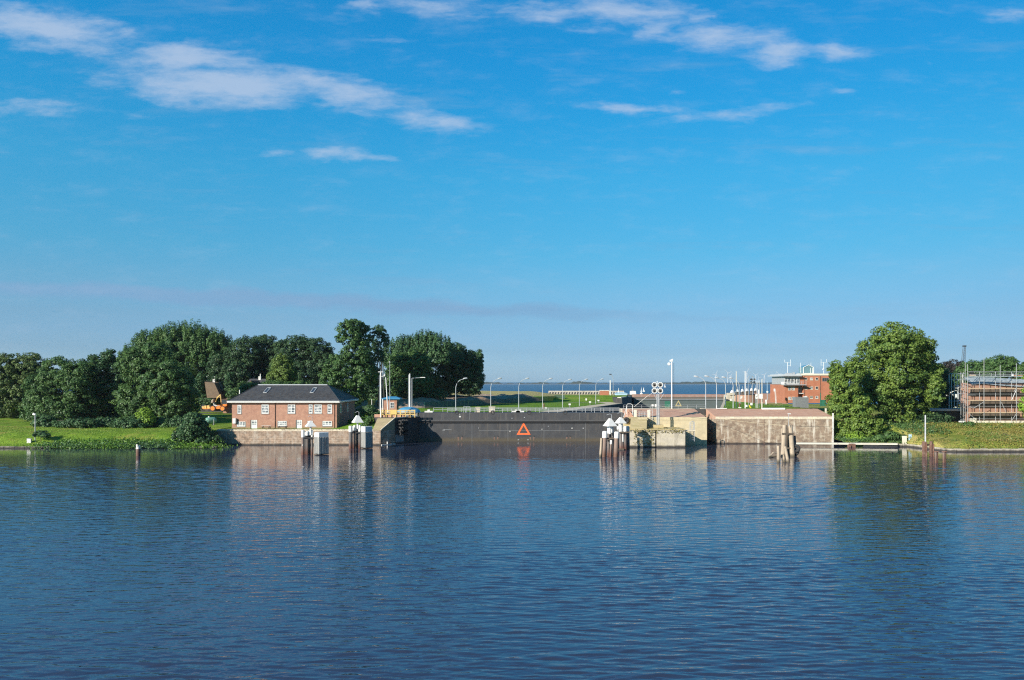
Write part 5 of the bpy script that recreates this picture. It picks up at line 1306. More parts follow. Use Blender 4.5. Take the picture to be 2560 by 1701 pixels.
MB().box(X(1895.5, y), X(1899, y), y - .1, y + .02, Z(985.8, y), Z(974.5, y)).build('banner', M['white'], t)
for u in (1897.5, 1904): MB().tube([(X(u, y), y - .2, h_right(X(u, y), y) - .2), (X(u, y), y - .2, Z(997, y))], .06, 6).build('leg', M['galv'], t)
y = 194.5; t = thing('arrow_sign', (X(1890.5, y), y, h_right(X(1890.5, y), y)), 'white board with a black arrow mark beside the switch box', 'sign')
MB().box(X(1888.3, y), X(1894.8, y), y, y + .06, Z(997, y), Z(986.5, y)).build('panel', M['white'], t)
ar = [(1894.4, 989), (1894.4, 991), (1890.5, 994.5), (1889.5, 992)]
MB().prism_y([(X(u, y), Z(v, y)) for u, v in ar], y - .02, y - .003).build('arrow', M['dark'], t)
MB().tube([(X(1889, y), y + .1, h_right(X(1889, y), y) - .2), (X(1889, y), y + .1, Z(988, y))], .05, 6).build('post', M['galv'], t)
y = 290.0; t = thing('disc_sign', (X(1918, y), y, 7.9), 'thin pole with a white disc on the far lawn left of the office', 'sign')
MB().tube([(X(1918, y), y, 7.6), (X(1918, y), y, Z(953.5, y))], .08, 6).build('pole', M['skyblue'], t)
MB().tube([(X(1918, y), y - .12, Z(980, y)), (X(1918, y), y - .06, Z(980, y))], .38, 14).build('panel', M['white'], t)
y = 240.0; t = thing('tripod_mast', (X(1938, y), y, 7.9), 'pale two legged post with a square head on the lawn left of the office', 'mast')
MB().tube([(X(1939.2, y), y, 7.7), (X(1937, y), y, Z(973, y))], .09, 6).tube([(X(1941.5, y), y, 7.7), (X(1939, y), y, Z(974, y))], .06, 6).build('leg', M['offwhite'], t)
MB().box(X(1934.6, y), X(1937.6, y), y - .15, y + .15, Z(979, y), Z(972, y)).build('lamp_head', M['white'], t)
y = 191.0; zb = h_right(X(1876, y), y); t = thing('hose', (X(1876, y), y, zb), 'bright yellow hose lying on the grass among the poles', 'hose')
MB().tube([(X(1872.5, y), y, zb + .75), (X(1874.5, y), y, zb + .55), (X(1876, y), y, zb + .15), (X(1878, y), y, zb + .1)], [.1, .16, .16, .12], 8).build('hose', mat('yellow_hose', (.75, .62, .03), (.65, .5, .03), 2, .5), t)
for u, v, w, h_, Y, lab in ((1866, 1014, 3.2, 2.6, 200, 'little white box low on the grass beside the tall white mast'), (1878.5, 1009, 4, 3, 215, 'little white box low on the grass below the dark signal lamps'), (1915, 1002, 2.4, 4.5, 232, 'little upright white marker on the lawn near the disc sign'), (1849.5, 1020, 5.5, 3, 191, 'white lump with a red post among the poles on the brick')):
    zb = h_right(X(u, Y), Y); t = thing('cabinet', (X(u, Y), Y, zb), lab, 'box')
    MB().box(X(u - w / 2, Y), X(u + w / 2, Y), Y - .3, Y + .3, zb + .05, Z(v - h_ / 2, Y)).build('body', M['white'], t)
    MB().tube([(X(u, Y), Y, zb - .2), (X(u, Y), Y, zb + .3)], .1, 6).build('leg', M['galv'], t)
y = 191.0; zb = h_right(X(1849, y), y); t = thing('hydrant_post', (X(1849, y), y, zb), 'rusty red valve post among the poles', 'post')
MB().tube([(X(1849, y), y, zb - .1), (X(1849, y), y, zb + 1.1)], .16, 8).tube([(X(1847, y), y, zb + 1.1), (X(1851.5, y), y, zb + 1.1)], .22, 8).build('post', M['rust'], t)
y = 230.0; zb = h_right(X(1850, y), y); t = thing('post_sign', (X(1852.5, y), y, zb), 'white wedge shaped sign on a post before the brick parapet', 'sign')
MB().prism_y([(X(1850, y), Z(998, y)), (X(1854, y), Z(997, y)), (X(1857, y), Z(992, y)), (X(1852, y), Z(989.5, y))], y, y + .08).build('panel', M['offwhite'], t)
MB().tube([(X(1852.5, y), y + .1, zb - .1), (X(1852.5, y), y + .1, Z(992, y))], .08, 6).build('post', M['galv'], t)
# round brick parapet of the next pier
y = 300.0; t = thing('pier_parapet', (X(1865, y), y, 7.6), 'curved red brick parapet with dark top behind the pole cluster', 'parapet')
mb, mb2 = MB(), MB(); cxp, cyp = X(1862, y + 7), y + 7; pr = [(cxp + 4.9 * math.cos(rad(a)), cyp + 5.5 * math.sin(rad(a))) for a in range(185, 375, 12)]
pi_ = [(cxp + (p[0] - cxp) * .9, cyp + (p[1] - cyp) * .9) for p in pr]
mb.prism(pr + pi_[::-1], 5.5, Z(987.5, 301)); mb.build('wall', M['site_brick'], t)
mb2.prism([(cxp + (p[0] - cxp) * 1.03, cyp + (p[1] - cyp) * 1.03) for p in pr] + [(cxp + (p[0] - cxp) * .86, cyp + (p[1] - cyp) * .86) for p in pi_][::-1], Z(987.5, 301) + .003, Z(986.3, 301)).build('coping', M['dark'], t)
y = 305.0; t = thing('pier_shed', (X(1829, y), y, 7.5), 'ochre pier block with a small white box left of the brick parapet', 'shed')
MB().box(X(1819, y), X(1838, y), y, y + 6, 6, Z(988, y)).box(X(1823, y), X(1836, y), y - .5, y + 4, Z(988, y) + .003, Z(983, y)).build('wall', M['concrete'], t)
MB().box(X(1825, y), X(1829, y), y - .2, y - .05, Z(1003, y), Z(997.5, y)).build('panel', M['white'], t)
# far dolphins with white hoods beyond
for i, (u, v, w, Y, lab) in enumerate([(1831, 980, 8.5, 430, 'largest white hooded dolphin beyond the far gate'), (1843.5, 978, 6.5, 470, 'white hooded dolphin right behind the thick beige mast'), (1856, 977, 6, 500, 'white hooded dolphin left of the tall white mast in the distance'),
                                       (1867.5, 976, 6, 530, 'white hooded dolphin right of the tall white mast in the distance'), (1879, 975, 6, 560, 'white hooded dolphin behind the dark signal mast'), (1889, 974.5, 5.5, 590, 'farthest white hooded dolphin left of the white poles')]):
    t = thing('dolphin', (X(u, Y), Y, 0), lab, 'dolphin', 'hooded dolphins beyond the far gate')
    sc = Y / F; mb = MB()
    for dx in (-.35, .35):
        for dy in (-1, 1): mb.tube([(X(u, Y) + dx * w * sc, Y + dy, -1), (X(u, Y) + dx * w * sc, Y + dy, Z(v + 2, Y))], .4, 8)
    mb.box(X(u, Y) - w * sc * .5, X(u, Y) + w * sc * .5, Y - 1.4, Y + 1.4, Z(v + 12, Y), Z(v + 7, Y)).build('pile', M['timber_dk'], t)
    hd = pyramid(MB(), X(u, Y), Y, Z(v + 2.5, Y), Z(v - 4, Y), w * sc * .7, w * sc * .3, rad(25)).build('lamp_hood', M['white'], t)
    MB().tube([(X(u, Y), Y, Z(v - 4, Y)), (X(u, Y), Y, Z(v - 11, Y))], .14, 6).build('lamp_bracket', M['galv'], hd)

# ------------------------------------------------------------------ office building
OY = 245.0
def ox(u): return X(u, OY)
def oz(v): return Z(v, OY)
gz = 7.7
t = thing('office_building', (ox(2015), OY, gz), 'three storey orange brick office with a white roofed corner bay and rooftop gable', 'building')
bx0, bm, bx1_ = ox(1962.5), ox(2010.5), ox(2112)
MB().box(ox(1962.5), ox(1995.3), OY, OY + 14, gz, oz(961.5)).box(ox(1995.3), bm, OY + 2.2, OY + 14, gz, oz(961.5)).box(ox(2000), bx1_, OY + .6, OY + 14, oz(961.5) + .003, oz(939)).box(bm, bx1_, OY + .6, OY + 14, gz, oz(961.5)).build('wall', M['brick2'], t)
MB().box(ox(1961.5), ox(2000), OY + .35, OY + 12, oz(961.4), oz(942)).build('upper_bay', M['galv'], t)
MB().box(ox(1953), ox(2001), OY - 1.2, OY + 13, oz(941.2), oz(938.2)).box(ox(1957), ox(2001), OY - .3, OY + 12, oz(938.2) + .003, oz(936)).build('bay_roof', M['lamp'], t)
MB().box(ox(2001.01), bx1_ + .1, OY + .4, OY + 14.2, oz(939) + .003, oz(934.5)).build('parapet', M['pale'], t)
MB().box(ox(1954.5), ox(2011), OY - 1.6, OY + .33, oz(963.5), oz(961.6)).build('balcony', M['galv'], t)
railing('balcony_rail', [(ox(1954.6), OY - 1.5, oz(961.6)), (ox(2011), OY - 1.5, oz(961.6))], .95, t, 'galv', .035, 1.5)
MB().box(ox(1953.8), ox(1957), OY - 1.55, OY + .2, oz(961.55), oz(955)).build('balcony_screen', M['white'], t)
for u0, u1 in ((1962.5, 1969), (1969.5, 1977.5), (1978, 1986), (1993, 1999.5)):
    window(t, ox(u0), ox(u1), oz(959.5), oz(944), OY + .35, 1, 2, glass='curtain', fw=.1, m='offwhite')
    MB().box(ox(u0) + .12, ox(u1) - .12, OY + .26, OY + .30, oz(953.8), oz(951.6)).build('louvre', M['dark'], t)
window(t, ox(1986.5), ox(1992), oz(960.2), oz(945.5), OY + .35, 1, 2, glass='glass', fw=.1, name='door')
window(t, ox(1995.6), ox(2009.5), oz(982.5), oz(966), OY + 2.2, 2, 2, glass='blueglass', fw=.1)
MB().box(ox(1995.31), ox(2010.4), OY + .4, OY + 2.19, oz(984.8), oz(983)).build('ledge', M['offwhite'], t)
window(t, ox(1996), ox(2009), oz(1006), oz(991), OY + 2.2, 2, 1, glass='glass', fw=.1, name='door')
for v0, v1, g in ((966.5, 976.5, 'curtain'), (992.5, 1000.5, 'curtain')):
    for u0, u1 in ((1970.5, 1978), (1979.5, 1987)): window(t, ox(u0), ox(u1), oz(v1), oz(v0), OY, 1, 1, glass=g, fw=.08, m='pale')
yy = OY + .6
def oxb(u): return X(u, yy)
def ozb(v): return Z(v, yy)
gl = ['glass', 'curtain', 'glass', 'curtain', 'glass', 'curtain', 'glass', 'glass', 'curtain']
for r_, (v0, v1) in enumerate(((944.5, 950.5), (966.5, 973.5), (990.5, 996.5))):
    for c_, (u0, u1) in enumerate(((2011.8, 2018), (2025, 2032), (2038.5, 2045.5))):
        w = window(t, oxb(u0), oxb(u1), ozb(v1), ozb(v0), yy, 2 if c_ == 1 else 1, 1, glass=gl[(r_ * 3 + c_ + r_) % 9], fw=.07, m='pale')
        MB().box(oxb(u0) - .05, oxb(u1) + .05, yy - .12, yy - .055, ozb(v1) - .1, ozb(v1)).build('sill', M['pale'], w)
window(t, oxb(2055.5), oxb(2072), ozb(954), ozb(945), yy, 3, 1, glass='glass', fw=.08, m='grey')
for u in (2010.9, 2050.5): MB().tube([(oxb(u), yy - .1, gz), (oxb(u), yy - .1, ozb(940))], .07, 6).build('downpipe', M['rust'], t)
gb = [(2008.5, 933.8), (2034, 933.8), (2034, 919), (2021.5, 912.7), (2008.5, 919)]
y2 = OY + 3
rg = MB().prism_y([(X(u, y2), Z(v, y2)) for u, v in gb], y2, y2 + 4).build('roof_house', M['blueglass'], t)
mb = MB()
for a, b in zip(gb, gb[1:] + gb[:1]): mb.tube([(X(a[0], y2), y2 - .1, Z(a[1], y2)), (X(b[0], y2), y2 - .1, Z(b[1], y2))], .09, 5)
for u in (2026.5, 2031): mb.tube([(X(u, y2), y2 - .1, Z(933.8, y2)), (X(u, y2), y2 - .1, Z(920.5, y2))], .07, 5)
mb.build('frame', M['white'], rg)
mb = MB()
for u, v0, v1 in ((1974.5, 906, 927), (1981.8, 899, 916), (1967.5, 899, 906), (2007.2, 907, 914), (2033.5, 907, 920), (2059, 898, 914), (2065.5, 906, 930), (2073, 898, 905)):
    zb_ = oz(934.6)
    mb.tube([(X(u, y2), y2 + 2, zb_ if v1 > 925 else Z(v1, y2)), (X(u, y2), y2 + 2, Z(v0, y2))], .07 if v1 > 925 else .055, 5)
for a, b, v in ((1967.5, 1982, 906), (1974.5, 1982, 914), (2059, 2073, 906), (2059, 2066, 913)): mb.tube([(X(a, y2), y2 + 2, Z(v, y2)), (X(b, y2), y2 + 2, Z(v, y2))], .04, 5)
for u in (2007.2, 2033.5): mb.tube([(X(u, y2), y2 + 2, Z(914 if u < 2010 else 918, y2)), (X(u, y2), y2 + 2, Z(932, y2))], .05, 5)
mb.build('antenna', M['white'], t)
MB().dome((X(2063, y2), y2 + 1.6, Z(924, y2)), .3, .3, .32, 12, 4).build('antenna_dish', M['white'], t)
MB().box(X(1984, y2), X(1987, y2), y2, y2 + 1, oz(936), Z(931.5, y2)).box(X(1966, y2), X(1980, y2), y2, y2 + 1, oz(936), Z(933, y2)).build('roof_vent', M['galv'], t)
y = 238.5; zb = h_right(X(2005, y), y)
t = thing('container', (X(2005, y), y, zb), 'dark grey flat container in front of the office entrance', 'container')
MB().box(X(1988.5, y), X(2021.5, y), y, y + 2.4, zb - .1, Z(993.5, y)).build('body', M['grey'], t)
mb = MB()
for i in range(14): x = X(1989.5 + i * 2.4, y); mb.box(x - .05, x + .05, y - .06, y - .002, zb, Z(993.8, y))
mb.build('rib', M['grey'], t)
MB().box(X(2012, y), X(2019, y), y + .4, y + 1.2, Z(993.5, y) + .003, Z(991.8, y)).build('lid', M['white'], t)
for u, lab in ((1975, 'cream planter box below the left office windows'), (2065, 'cream pillar box near the right corner of the office')):
    y = 236.0; zb = h_right(X(u, y), y); t = thing('cabinet', (X(u, y), y, zb), lab, 'box')
    MB().box(X(u - 1.6, y), X(u + 1.6, y), y, y + .4, zb - .1, zb + (1.0 if u < 2000 else 1.5)).box(X(u - 1.8, y), X(u + 1.8, y), y - .05, y + .45, zb + (1.003 if u < 2000 else 1.503), zb + (1.1 if u < 2000 else 1.6)).build('body', M['pale'], t)
# mesh fences
def mesh_mat(name, c, alpha, sc_):
    m, n, l, b, out = new_mat(name)
    b.inputs['Base Color'].default_value = (*c, 1); b.inputs['Roughness'].default_value = .6
    tr = n.new('ShaderNodeBsdfTransparent'); mx = n.new('ShaderNodeMixShader'); mx.inputs[0].default_value = alpha
    l.new(tr.outputs[0], mx.inputs[1]); l.new(b.outputs[0], mx.inputs[2]); l.new(mx.outputs[0], out.inputs[0])
    return m
M['mesh'] = mesh_mat('green_wire_mesh', (.020, .070, .050), .72, 20)
M['mesh2'] = mesh_mat('fine_wire_mesh', (.03, .12, .09), .22, 20)
def fence(label, pts, h_, mm, pm='teal', step=2.6, zf=None):
    t = thing('mesh_fence', (*pts[0], zf(*pts[0])), label, 'fence')
    pa, po = MB(), MB()
    for a, b in zip(pts[:-1], pts[1:]):
        a, b = Vector(a), Vector(b); n = max(1, int((b - a).length / step))
        for i in range(n):
            p, q = a.lerp(b, i / n), a.lerp(b, (i + 1) / n); zp, zq = zf(p.x, p.y), zf(q.x, q.y)
            pa.add([(p.x, p.y, zp + .05), (q.x, q.y, zq + .05), (q.x, q.y, zq + h_), (p.x, p.y, zp + h_)], [(0, 1, 2, 3)])
            po.tube([(p.x, p.y - .05, zp - .2), (p.x, p.y - .05, zp + h_ + .05)], .035, 5)
            po.tube([(p.x, p.y - .05, zp + h_), (q.x, q.y - .05, zq + h_)], .025, 4)
    pa.build('mesh', M[mm], t); po.build('post', M[pm], t)
    return t
fence('long green mesh fence between the soil mound and the lawn', [(X(1062, 238), 238), (X(1200, 268), 268), (X(1300, 300), 300), (X(1372, 335), 335), (X(1386, 337), 337)], 2.1, 'mesh', zf=h_left)
t = fence('dark green barred gate at the corner of the long mesh fence', [(X(1386, 337), 337), (X(1412, 334), 334)], 2.6, 'mesh', 'dark', .5, zf=h_left)
fence('thin wire fence on the lawn in front of the office', [(X(1962, 215), 215), (X(2052, 213), 213), (X(2075, 211), 211)], 1.9, 'mesh2', zf=h_right)
t = thing('green_gate', (X(2058, 209), 209, 7.9), 'teal green sheet gate beside the big tree below the office', 'gate')
MB().box(X(2052, 209), X(2065, 209), 209, 209.1, 7.9, 9.6).build('panel', M['teal'], t); MB().box(X(2050.5, 209), X(2051.9, 209), 208.9, 209.15, 7.8, 11.5).build('post', M['teal'], t)
# lawn details left
for u, v, Y, lab in ((1424, 1016, 252, 'white topped box on a leg on the lawn near the fifth curved lamp'), (1475, 1011, 282, 'white topped box on a leg where the lawn path meets the footpath'), (1496, 1008.5, 305, 'white topped box on a leg at the right end of the lawn')):
    x = X(u, Y); zb = h_left(x, Y); t = thing('lawn_box', (x, Y, zb), lab, 'box', 'white topped boxes on the lawn')
    MB().box(x - .35, x + .35, Y - .3, Y + .3, zb + .75, zb + 1.25).build('body', M['white'], t); MB().box(x - .14, x + .14, Y - .14, Y + .14, zb - .1, zb + .75).build('leg', M['grey'], t)
y = 330; x = X(1465.5, y); t = thing('marker_sign', (x, y, 6.5), 'small white square marker on the grass dyke', 'sign')
MB().box(x - .3, x + .3, y, y + .05, Z(1001.5, y), Z(996.5, y)).build('panel', M['white'], t); MB().tube([(x, y + .1, 6), (x, y + .1, Z(998, y))], .05, 6).build('post', M['galv'], t)
y = 236.5; x = X(1360, y); zb = h_left(x, y); t = thing('signal_post', (x, y, zb), 'short dark red post with a grey box beside a curved lamp on the lawn', 'post')
MB().tube([(x, y, zb - .1), (x, y, zb + 1.3), (x, y, zb + 1.9)], [.2, .22, .05], 8).build('post', M['rust'], t); MB().box(x + .3, x + .9, y - .3, y + .3, zb - .1, zb + .55).build('box', M['offwhite'], t)

# ------------------------------------------------------------------ far pier hut, mole, boats, turbines
y = 352.0
t = thing('brick_hut', (X(1513, y), y, 6.4), 'square red brick hut with a pale base band on the far pier head', 'hut')
MB().box(X(1501.5, y), X(1522, y), y, y + 4, Z(992.5, y), Z(977.5, y)).build('wall', M['brick2'], t)
MB().box(X(1501, y), X(1522.5, y), y - .1, y + 4.1, Z(977.4, y), Z(975.8, y)).build('roof', M['offwhite'], t)
MB().box(X(1502, y), X(1521, y), y - .08, y + 4, Z(996.5, y), Z(992.6, y)).build('base', M['pale'], t)
for u in (1504, 1510, 1516, 1520): MB().tube([(X(u, y), y + .5, 5.5), (X(u, y), y + .5, Z(996.5, y))], .18, 6).build('pillar', M['concrete'], t)
t = thing('stone_abutment', (X(1535, 356), 356, 6), 'grey rubble abutment with ochre slats right of the brick hut', 'wall')
MB().box(X(1521, 356), X(1546, 356), 356, 362, 5, Z(993.5, 356)).build('wall', M['concrete'], t)
mb = MB()
for u in range(1547, 1560, 3): mb.box(X(u, 356), X(u + 1.6, 356), 355.8, 356.2, 5, Z(991.5, 356))
mb.build('slat', M['timber'], t)
pole('mast', 'stout white mast beside the brick hut on the far pier', 'mast', 1525.8, 951, 6.0, 351, .3, .22, 'white')
y = 352; t = thing('small_sign', (X(1536, y), y, 6.3), 'white sign board with a dark base before the rubble abutment', 'sign')
MB().box(X(1534, y), X(1540, y), y, y + .1, Z(1004, y), Z(999.5, y)).build('panel', M['white'], t); MB().tube([(X(1537, y), y + .15, 5.8), (X(1537, y), y + .15, Z(1001, y))], .12, 6).build('post', M['offwhite'], t)
def mole(name, label, x0, x1, Y, z1, m, notch=None):
    t = thing(name, ((x0 + x1) / 2, Y, 0), label, 'mole')
    MB().box(x0, x1, Y, Y + 7, -1, z1).build('wall', M[m], t)
    if notch:
        x = x0 + .5; w = MB()
        while x < x1: w.prism_y([(x, z1 - 4.2), (x + 1.5, z1 - 2.6), (x + 1.5, z1 - 1.3), (x, z1 - 1.9)], Y - .4, Y - .01); x += notch
        w.build('fender_row', M['dark'], t)
    return t
mole('harbour_mole', 'long concrete mole with a row of dark fender recesses beyond the dyke', X(1372, 850), X(1560, 850), 850, Z(977.5, 850), 'concrete', 3.1)
mole('harbour_mole', 'ochre brick mole behind the far gate', X(1585, 425), X(1830, 425), 425, Z(986.5, 425), 'site_brick')
mole('harbour_mole', 'brown mole between the pole cluster and the office', X(1895, 430), X(1970, 430), 430, Z(984.5, 430), 'site_brick')
y = 440.0
t = thing('white_boat', (X(1584, y), y, 5), 'white boat wheelhouse showing above the ochre mole', 'boat')
MB().prism([(X(1572, y), y), (X(1600, y), y), (X(1604, y), y + 2.2), (X(1600, y), y + 4.5), (X(1572, y), y + 4.5)], -.3, Z(987, y)).build('hull', M['dark'], t)
wh = MB().prism_y([(X(1577, y), Z(987, y) + .003), (X(1591, y), Z(987, y) + .003), (X(1589.5, y), Z(978, y)), (X(1577.5, y), Z(978, y))], y + .5, y + 4).build('wheelhouse', M['white'], t)
MB().tube([(X(1583, y), y + 2, Z(978, y)), (X(1583, y), y + 2, Z(967, y))], .1, 6).box(X(1580.5, y), X(1585, y), y + 1.8, y + 2.2, Z(977, y), Z(975, y)).build('radar_mast', M['grey'], wh)
def yacht(u, v, Y, hgt, label):
    x, zb = X(u, Y), 0.0; t = thing('sailing_boat', (x, Y, zb), label, 'boat', 'boats on the estuary')
    s = Y / F
    MB().prism([(x - 3 * s, Y), (x + 2.4 * s, Y), (x + 3.4 * s, Y + 1.2), (x + 2.4 * s, Y + 2.4), (x - 3 * s, Y + 2.4)], -.3, 1.3).box(x - 1.5 * s, x + 1 * s, Y + .4, Y + 2, 1.3, 2.1).build('hull', M['white'], t)
    MB().tube([(x, Y + 1.2, 1.2), (x, Y + 1.2, hgt)], .14, 5).build('mast', M['white'], t)
    MB().add([(x - .1, Y + 1.2, 2.4), (x - .1, Y + 1.2, hgt * .95), (x - 1.9 * s, Y + 1.5, 2.4)], [(0, 1, 2)]).build('sail', M['white'], t)
for u, v, Y, hg, lab in ((1547, 981, 700, 9, 'small white boat near the far pier, left of the wheelhouse boat'), (1604, 978, 900, 8, 'small sailing boat left of the four octagonal signal lamps'), (1663, 967, 2100, 12, 'tiny white boat far out just right of the octagonal signal lamps'), (1610, 976.5, 1150, 7, 'tiny sailing boat closest to the octagonal signal lamps on their left')):
    yacht(u, v, Y, hg, lab)
t = thing('harbour_shed', (X(1552, 520), 520, 2), 'pale blue harbour roof beyond the far pier head', 'shed')
MB().box(X(1542, 520), X(1568, 520), 520, 530, 1, Z(984.5, 520)).build('wall', M['skyblue'], t)
MB().prism_y([(X(1540, 520), Z(984.5, 520)), (X(1570, 520), Z(984.5, 520)), (X(1560, 520), Z(981.5, 520)), (X(1548, 520), Z(982, 520))], 519.5, 530.5).build('roof', M['skyblue'], t)
# wind turbines beyond the far shore
src = None
for i, (u, v, s_, a) in enumerate([(1789.5, 936, 1.0, 25), (1819.5, 933, 1.05, 48), (1827, 940, .8, 5), (1866.5, 931, 1.15, 10), (1889.5, 938, .9, 33), (1897, 944, .7, 60), (1910.5, 938, 1.0, 22), (1937, 939, .9, 8), (1946.5, 936, 1.0, 50), (1951.5, 945, .7, 80)]):
    Y = 5900.0; x = X(u, Y); zh = Z(v, Y)
    if src is None:
        src = bpy.data.objects.new('wind_turbine', None); COL.objects.link(src); o = src
        MB().tube([(0, 0, -75), (0, 0, 0)], [3.6, 2.4], 8).build('tower', M['turbine'], o)
        MB().box(-2.4, 2.4, -3, 7, -2, 2.6).build('nacelle', M['turbine'], o)
        for k in range(3):
            b = MB().prism_y([(-1.2, 0), (1.2, 0), (2.2, 9), (.5, 40), (-.5, 40), (-1.6, 9)], -4.4, -3.6).build('blade', M['turbine'], o)
            b.rotation_euler = (0, rad(120 * k), 0)
    else:
        o = copy_tree(src)
    o.location = (x, Y, zh); o.scale = (s_ * .78, s_, max(.6, (zh + 2) / 75 * .9))
    for ch in o.children:
        if ch.name.startswith('blade'): ch.rotation_euler = (0, ch.rotation_euler[1] + rad(a), 0)
    tag(o, ['white wind turbine farthest left, above the lamp at the white pipe', 'white wind turbine whose blade points highest left of the beige mast', 'small pale turbine close beside the taller one left of the beige mast', 'tall turbine just right of the tall white mast', 'turbine behind the white poles with lowered blades', 'small turbine half hidden behind the switch box poles', 'white turbine standing clear right of the switch box', 'white turbine left of the closest pair before the office', 'white turbine right of the closest pair before the office', 'small turbine half hidden by the office roof corner'][i], 'wind turbine', 'wind turbines on the far shore')

# ------------------------------------------------------------------ building site on the right bank
BY = 190.0
def bX(u): return X(u, BY)
def bZ(v): return Z(v, BY)
zb0 = 4.2
t = thing('building_shell', (bX(2500), 193, zb0), 'unfinished brick building under a dust sheeted roof behind the scaffold', 'building')
MB().box(bX(2437), bX(2640), 192, 196.5, zb0 - 1, bZ(958)).build('wall', M['site_brick'], t)
for v0, v1 in ((974, 991), (1003.5, 1015), (1034, 1048)):
    MB().box(bX(2437), bX(2560), 191.7, 191.98, bZ(v1), bZ(v0)).build('opening_shade_band', M['timber_dk'], t)  # dark slabs on the solid wall, coloured as the shade inside openings
MB().add([(bX(2437), 191.4, bZ(961)), (bX(2470), 191.4, bZ(960)), (bX(2520), 191.4, bZ(965)), (bX(2570), 191.4, bZ(968)), (bX(2640), 191.4, bZ(968)), (bX(2437), 195, bZ(944)), (bX(2470), 195, bZ(943)), (bX(2520), 195, bZ(944)), (bX(2570), 195, bZ(948)), (bX(2640), 195, bZ(948))], [(0, 1, 6, 5), (1, 2, 7, 6), (2, 3, 8, 7), (3, 4, 9, 8)]).build('dust_sheet', M['sheet'], t)
MB().box(bX(2437), bX(2640), 191.2, 191.9, zb0 - .6, bZ(1053)).build('plinth', M['pale'], t)
MB().box(bX(2436), bX(2446), 190.8, 191.9, zb0 - .6, bZ(1046)).build('plinth', M['pale'], t)
t = thing('annex', (bX(2390), 200, zb0), 'low dark annex with a flat grey roof edge left of the scaffold', 'building')
MB().box(bX(2335), bX(2436), 196, 206, zb0 - .8, Z(1028, 196)).build('wall', M['dark'], t)
MB().box(X(2332, 195.5), X(2446, 195.5), 195.3, 206.2, Z(1028, 195.5) + .003, Z(1023, 195.5)).build('roof', M['galv'], t)
MB().box(X(2414, 195.3), X(2447, 195.3), 194.6, 195.3, Z(1031, 195), Z(1022.5, 195)).build('fascia', M['pale'], t)
t = thing('white_block', (X(2372, 285), 288, zb0), 'white rendered block between the dark trees and the scaffold', 'building')
MB().box(X(2350, 285), X(2396, 285), 285, 293, zb0 - .8, Z(970.5, 285)).build('wall', M['white'], t)
MB().box(X(2349, 285), X(2397, 285), 284.8, 293.2, Z(970.5, 285) + .003, Z(969, 285)).build('roof', M['offwhite'], t)
t = thing('scaffold', (bX(2480), 189, zb0), 'tube scaffold with plank lifts wrapped around the unfinished building', 'scaffold')
us = (2413, 2419, 2460, 2500.5, 2541, 2582)
tops = {2413: 906, 2419: 911, 2460: 895, 2500.5: 913, 2541: 909, 2582: 912}
fy, by_ = 188.6, 190.4
for u in us:
    for y in (fy, by_):
        MB().tube([(X(u, fy), y, zb0 - .5), (X(u, fy), y, Z(tops[u], fy) if y == fy else bZ(930))], .06, 6).build('standard', M['galv'], t)
for u in (2373, 2379, 2386, 2393, 2400, 2406):
    y = 195 + (2413 - u) * .15
    MB().tube([(X(u, y), y, Z(1022, y)), (X(u, y), y, Z(935, y))], .09, 6).build('standard', M['offwhite'], t)
mb = MB()
for v in (935, 950, 968, 985, 1003): mb.tube([(X(2373, 201), 201, Z(v, 201)), (X(2413, fy), fy, Z(v, fy))], .08, 5)
for v in (929.5, 937, 955, 985.5, 1016, 1047.5): mb.tube([(X(2419, fy), fy, Z(v, fy)), (X(2600, fy), fy, Z(v + .3, fy))], .045, 5)
for v in (963, 988, 1019, 1049): mb.tube([(X(2419, fy), fy, Z(v, fy)), (X(2440, fy), fy, Z(v, fy))], .045, 5)
mb.build('ledger', M['galv'], t)
for v in (942, 972.5, 1002.5, 1033):
    mb = MB(); z = Z(v, fy)
    for k in range(5): mb.box(X(2413 if v < 1000 else 2419, fy), X(2620, fy), fy + .15 + k * .33, fy + .43 + k * .33, z - .05, z)
    mb.build('lift', M['plank'] if v > 950 else M['galv'], t)
    MB().box(X(2419, fy), X(2620, fy), fy + .08, fy + .12, z - .02, z + .22).build('toe_board', M['plank'] if v > 950 else M['sheet'], t)
for (ua, va, ub, vb) in ((2434, 1021, 2459, 1005), (2503, 1006, 2515, 1032), (2534, 980, 2540, 970), (2529, 1000, 2540, 976), (2530, 1050, 2541, 1034), (2419, 1033, 2436, 1046), (2541, 1006, 2575, 1026)):
    MB().tube([(X(ua, fy), fy - .08, Z(va, fy)), (X(ub, fy), fy - .08, Z(vb, fy))], .055, 5).build('brace', M['galv'], t)
mb = MB()
for k, u in enumerate((2374, 2380, 2387, 2394)): pass
railing('guard_rail', [(X(2419, fy), fy + .02, Z(942, fy)), (X(2600, fy), fy + .02, Z(942, fy))], .9, t, 'galv', .035, 3)
t = thing('plank_stack', (X(2436, 190), 189.6, bZ(931)), 'stack of tan boards lying on the top lift of the scaffold', 'boards')
for k in range(3): MB().box(X(2424 + k, 189.5), X(2439 - k, 189.5), 189.2, 189.9, Z(942, fy) + .003 + k * .22, Z(942, fy) + .18 + k * .22).build('board', M['plank'], t)
t = thing('pipe_bundle', (X(2548, 189.2), 189.3, Z(942, fy)), 'orange pipes stored at the right end of the top scaffold lift', 'pipes')
for k in range(2): MB().tube([(X(2535, 189.2), 189.2 + k * .25, Z(940.2, fy) + k * .04), (X(2556, 189.2), 189.2 + k * .25, Z(940.2, fy))], .12, 8).build('pipe', M['digger'], t)
MB().box(X(2531.5, 189.2), X(2534, 189.2), 189.1, 189.6, Z(942, fy), Z(935, fy)).build('end_block', M['white'], t)
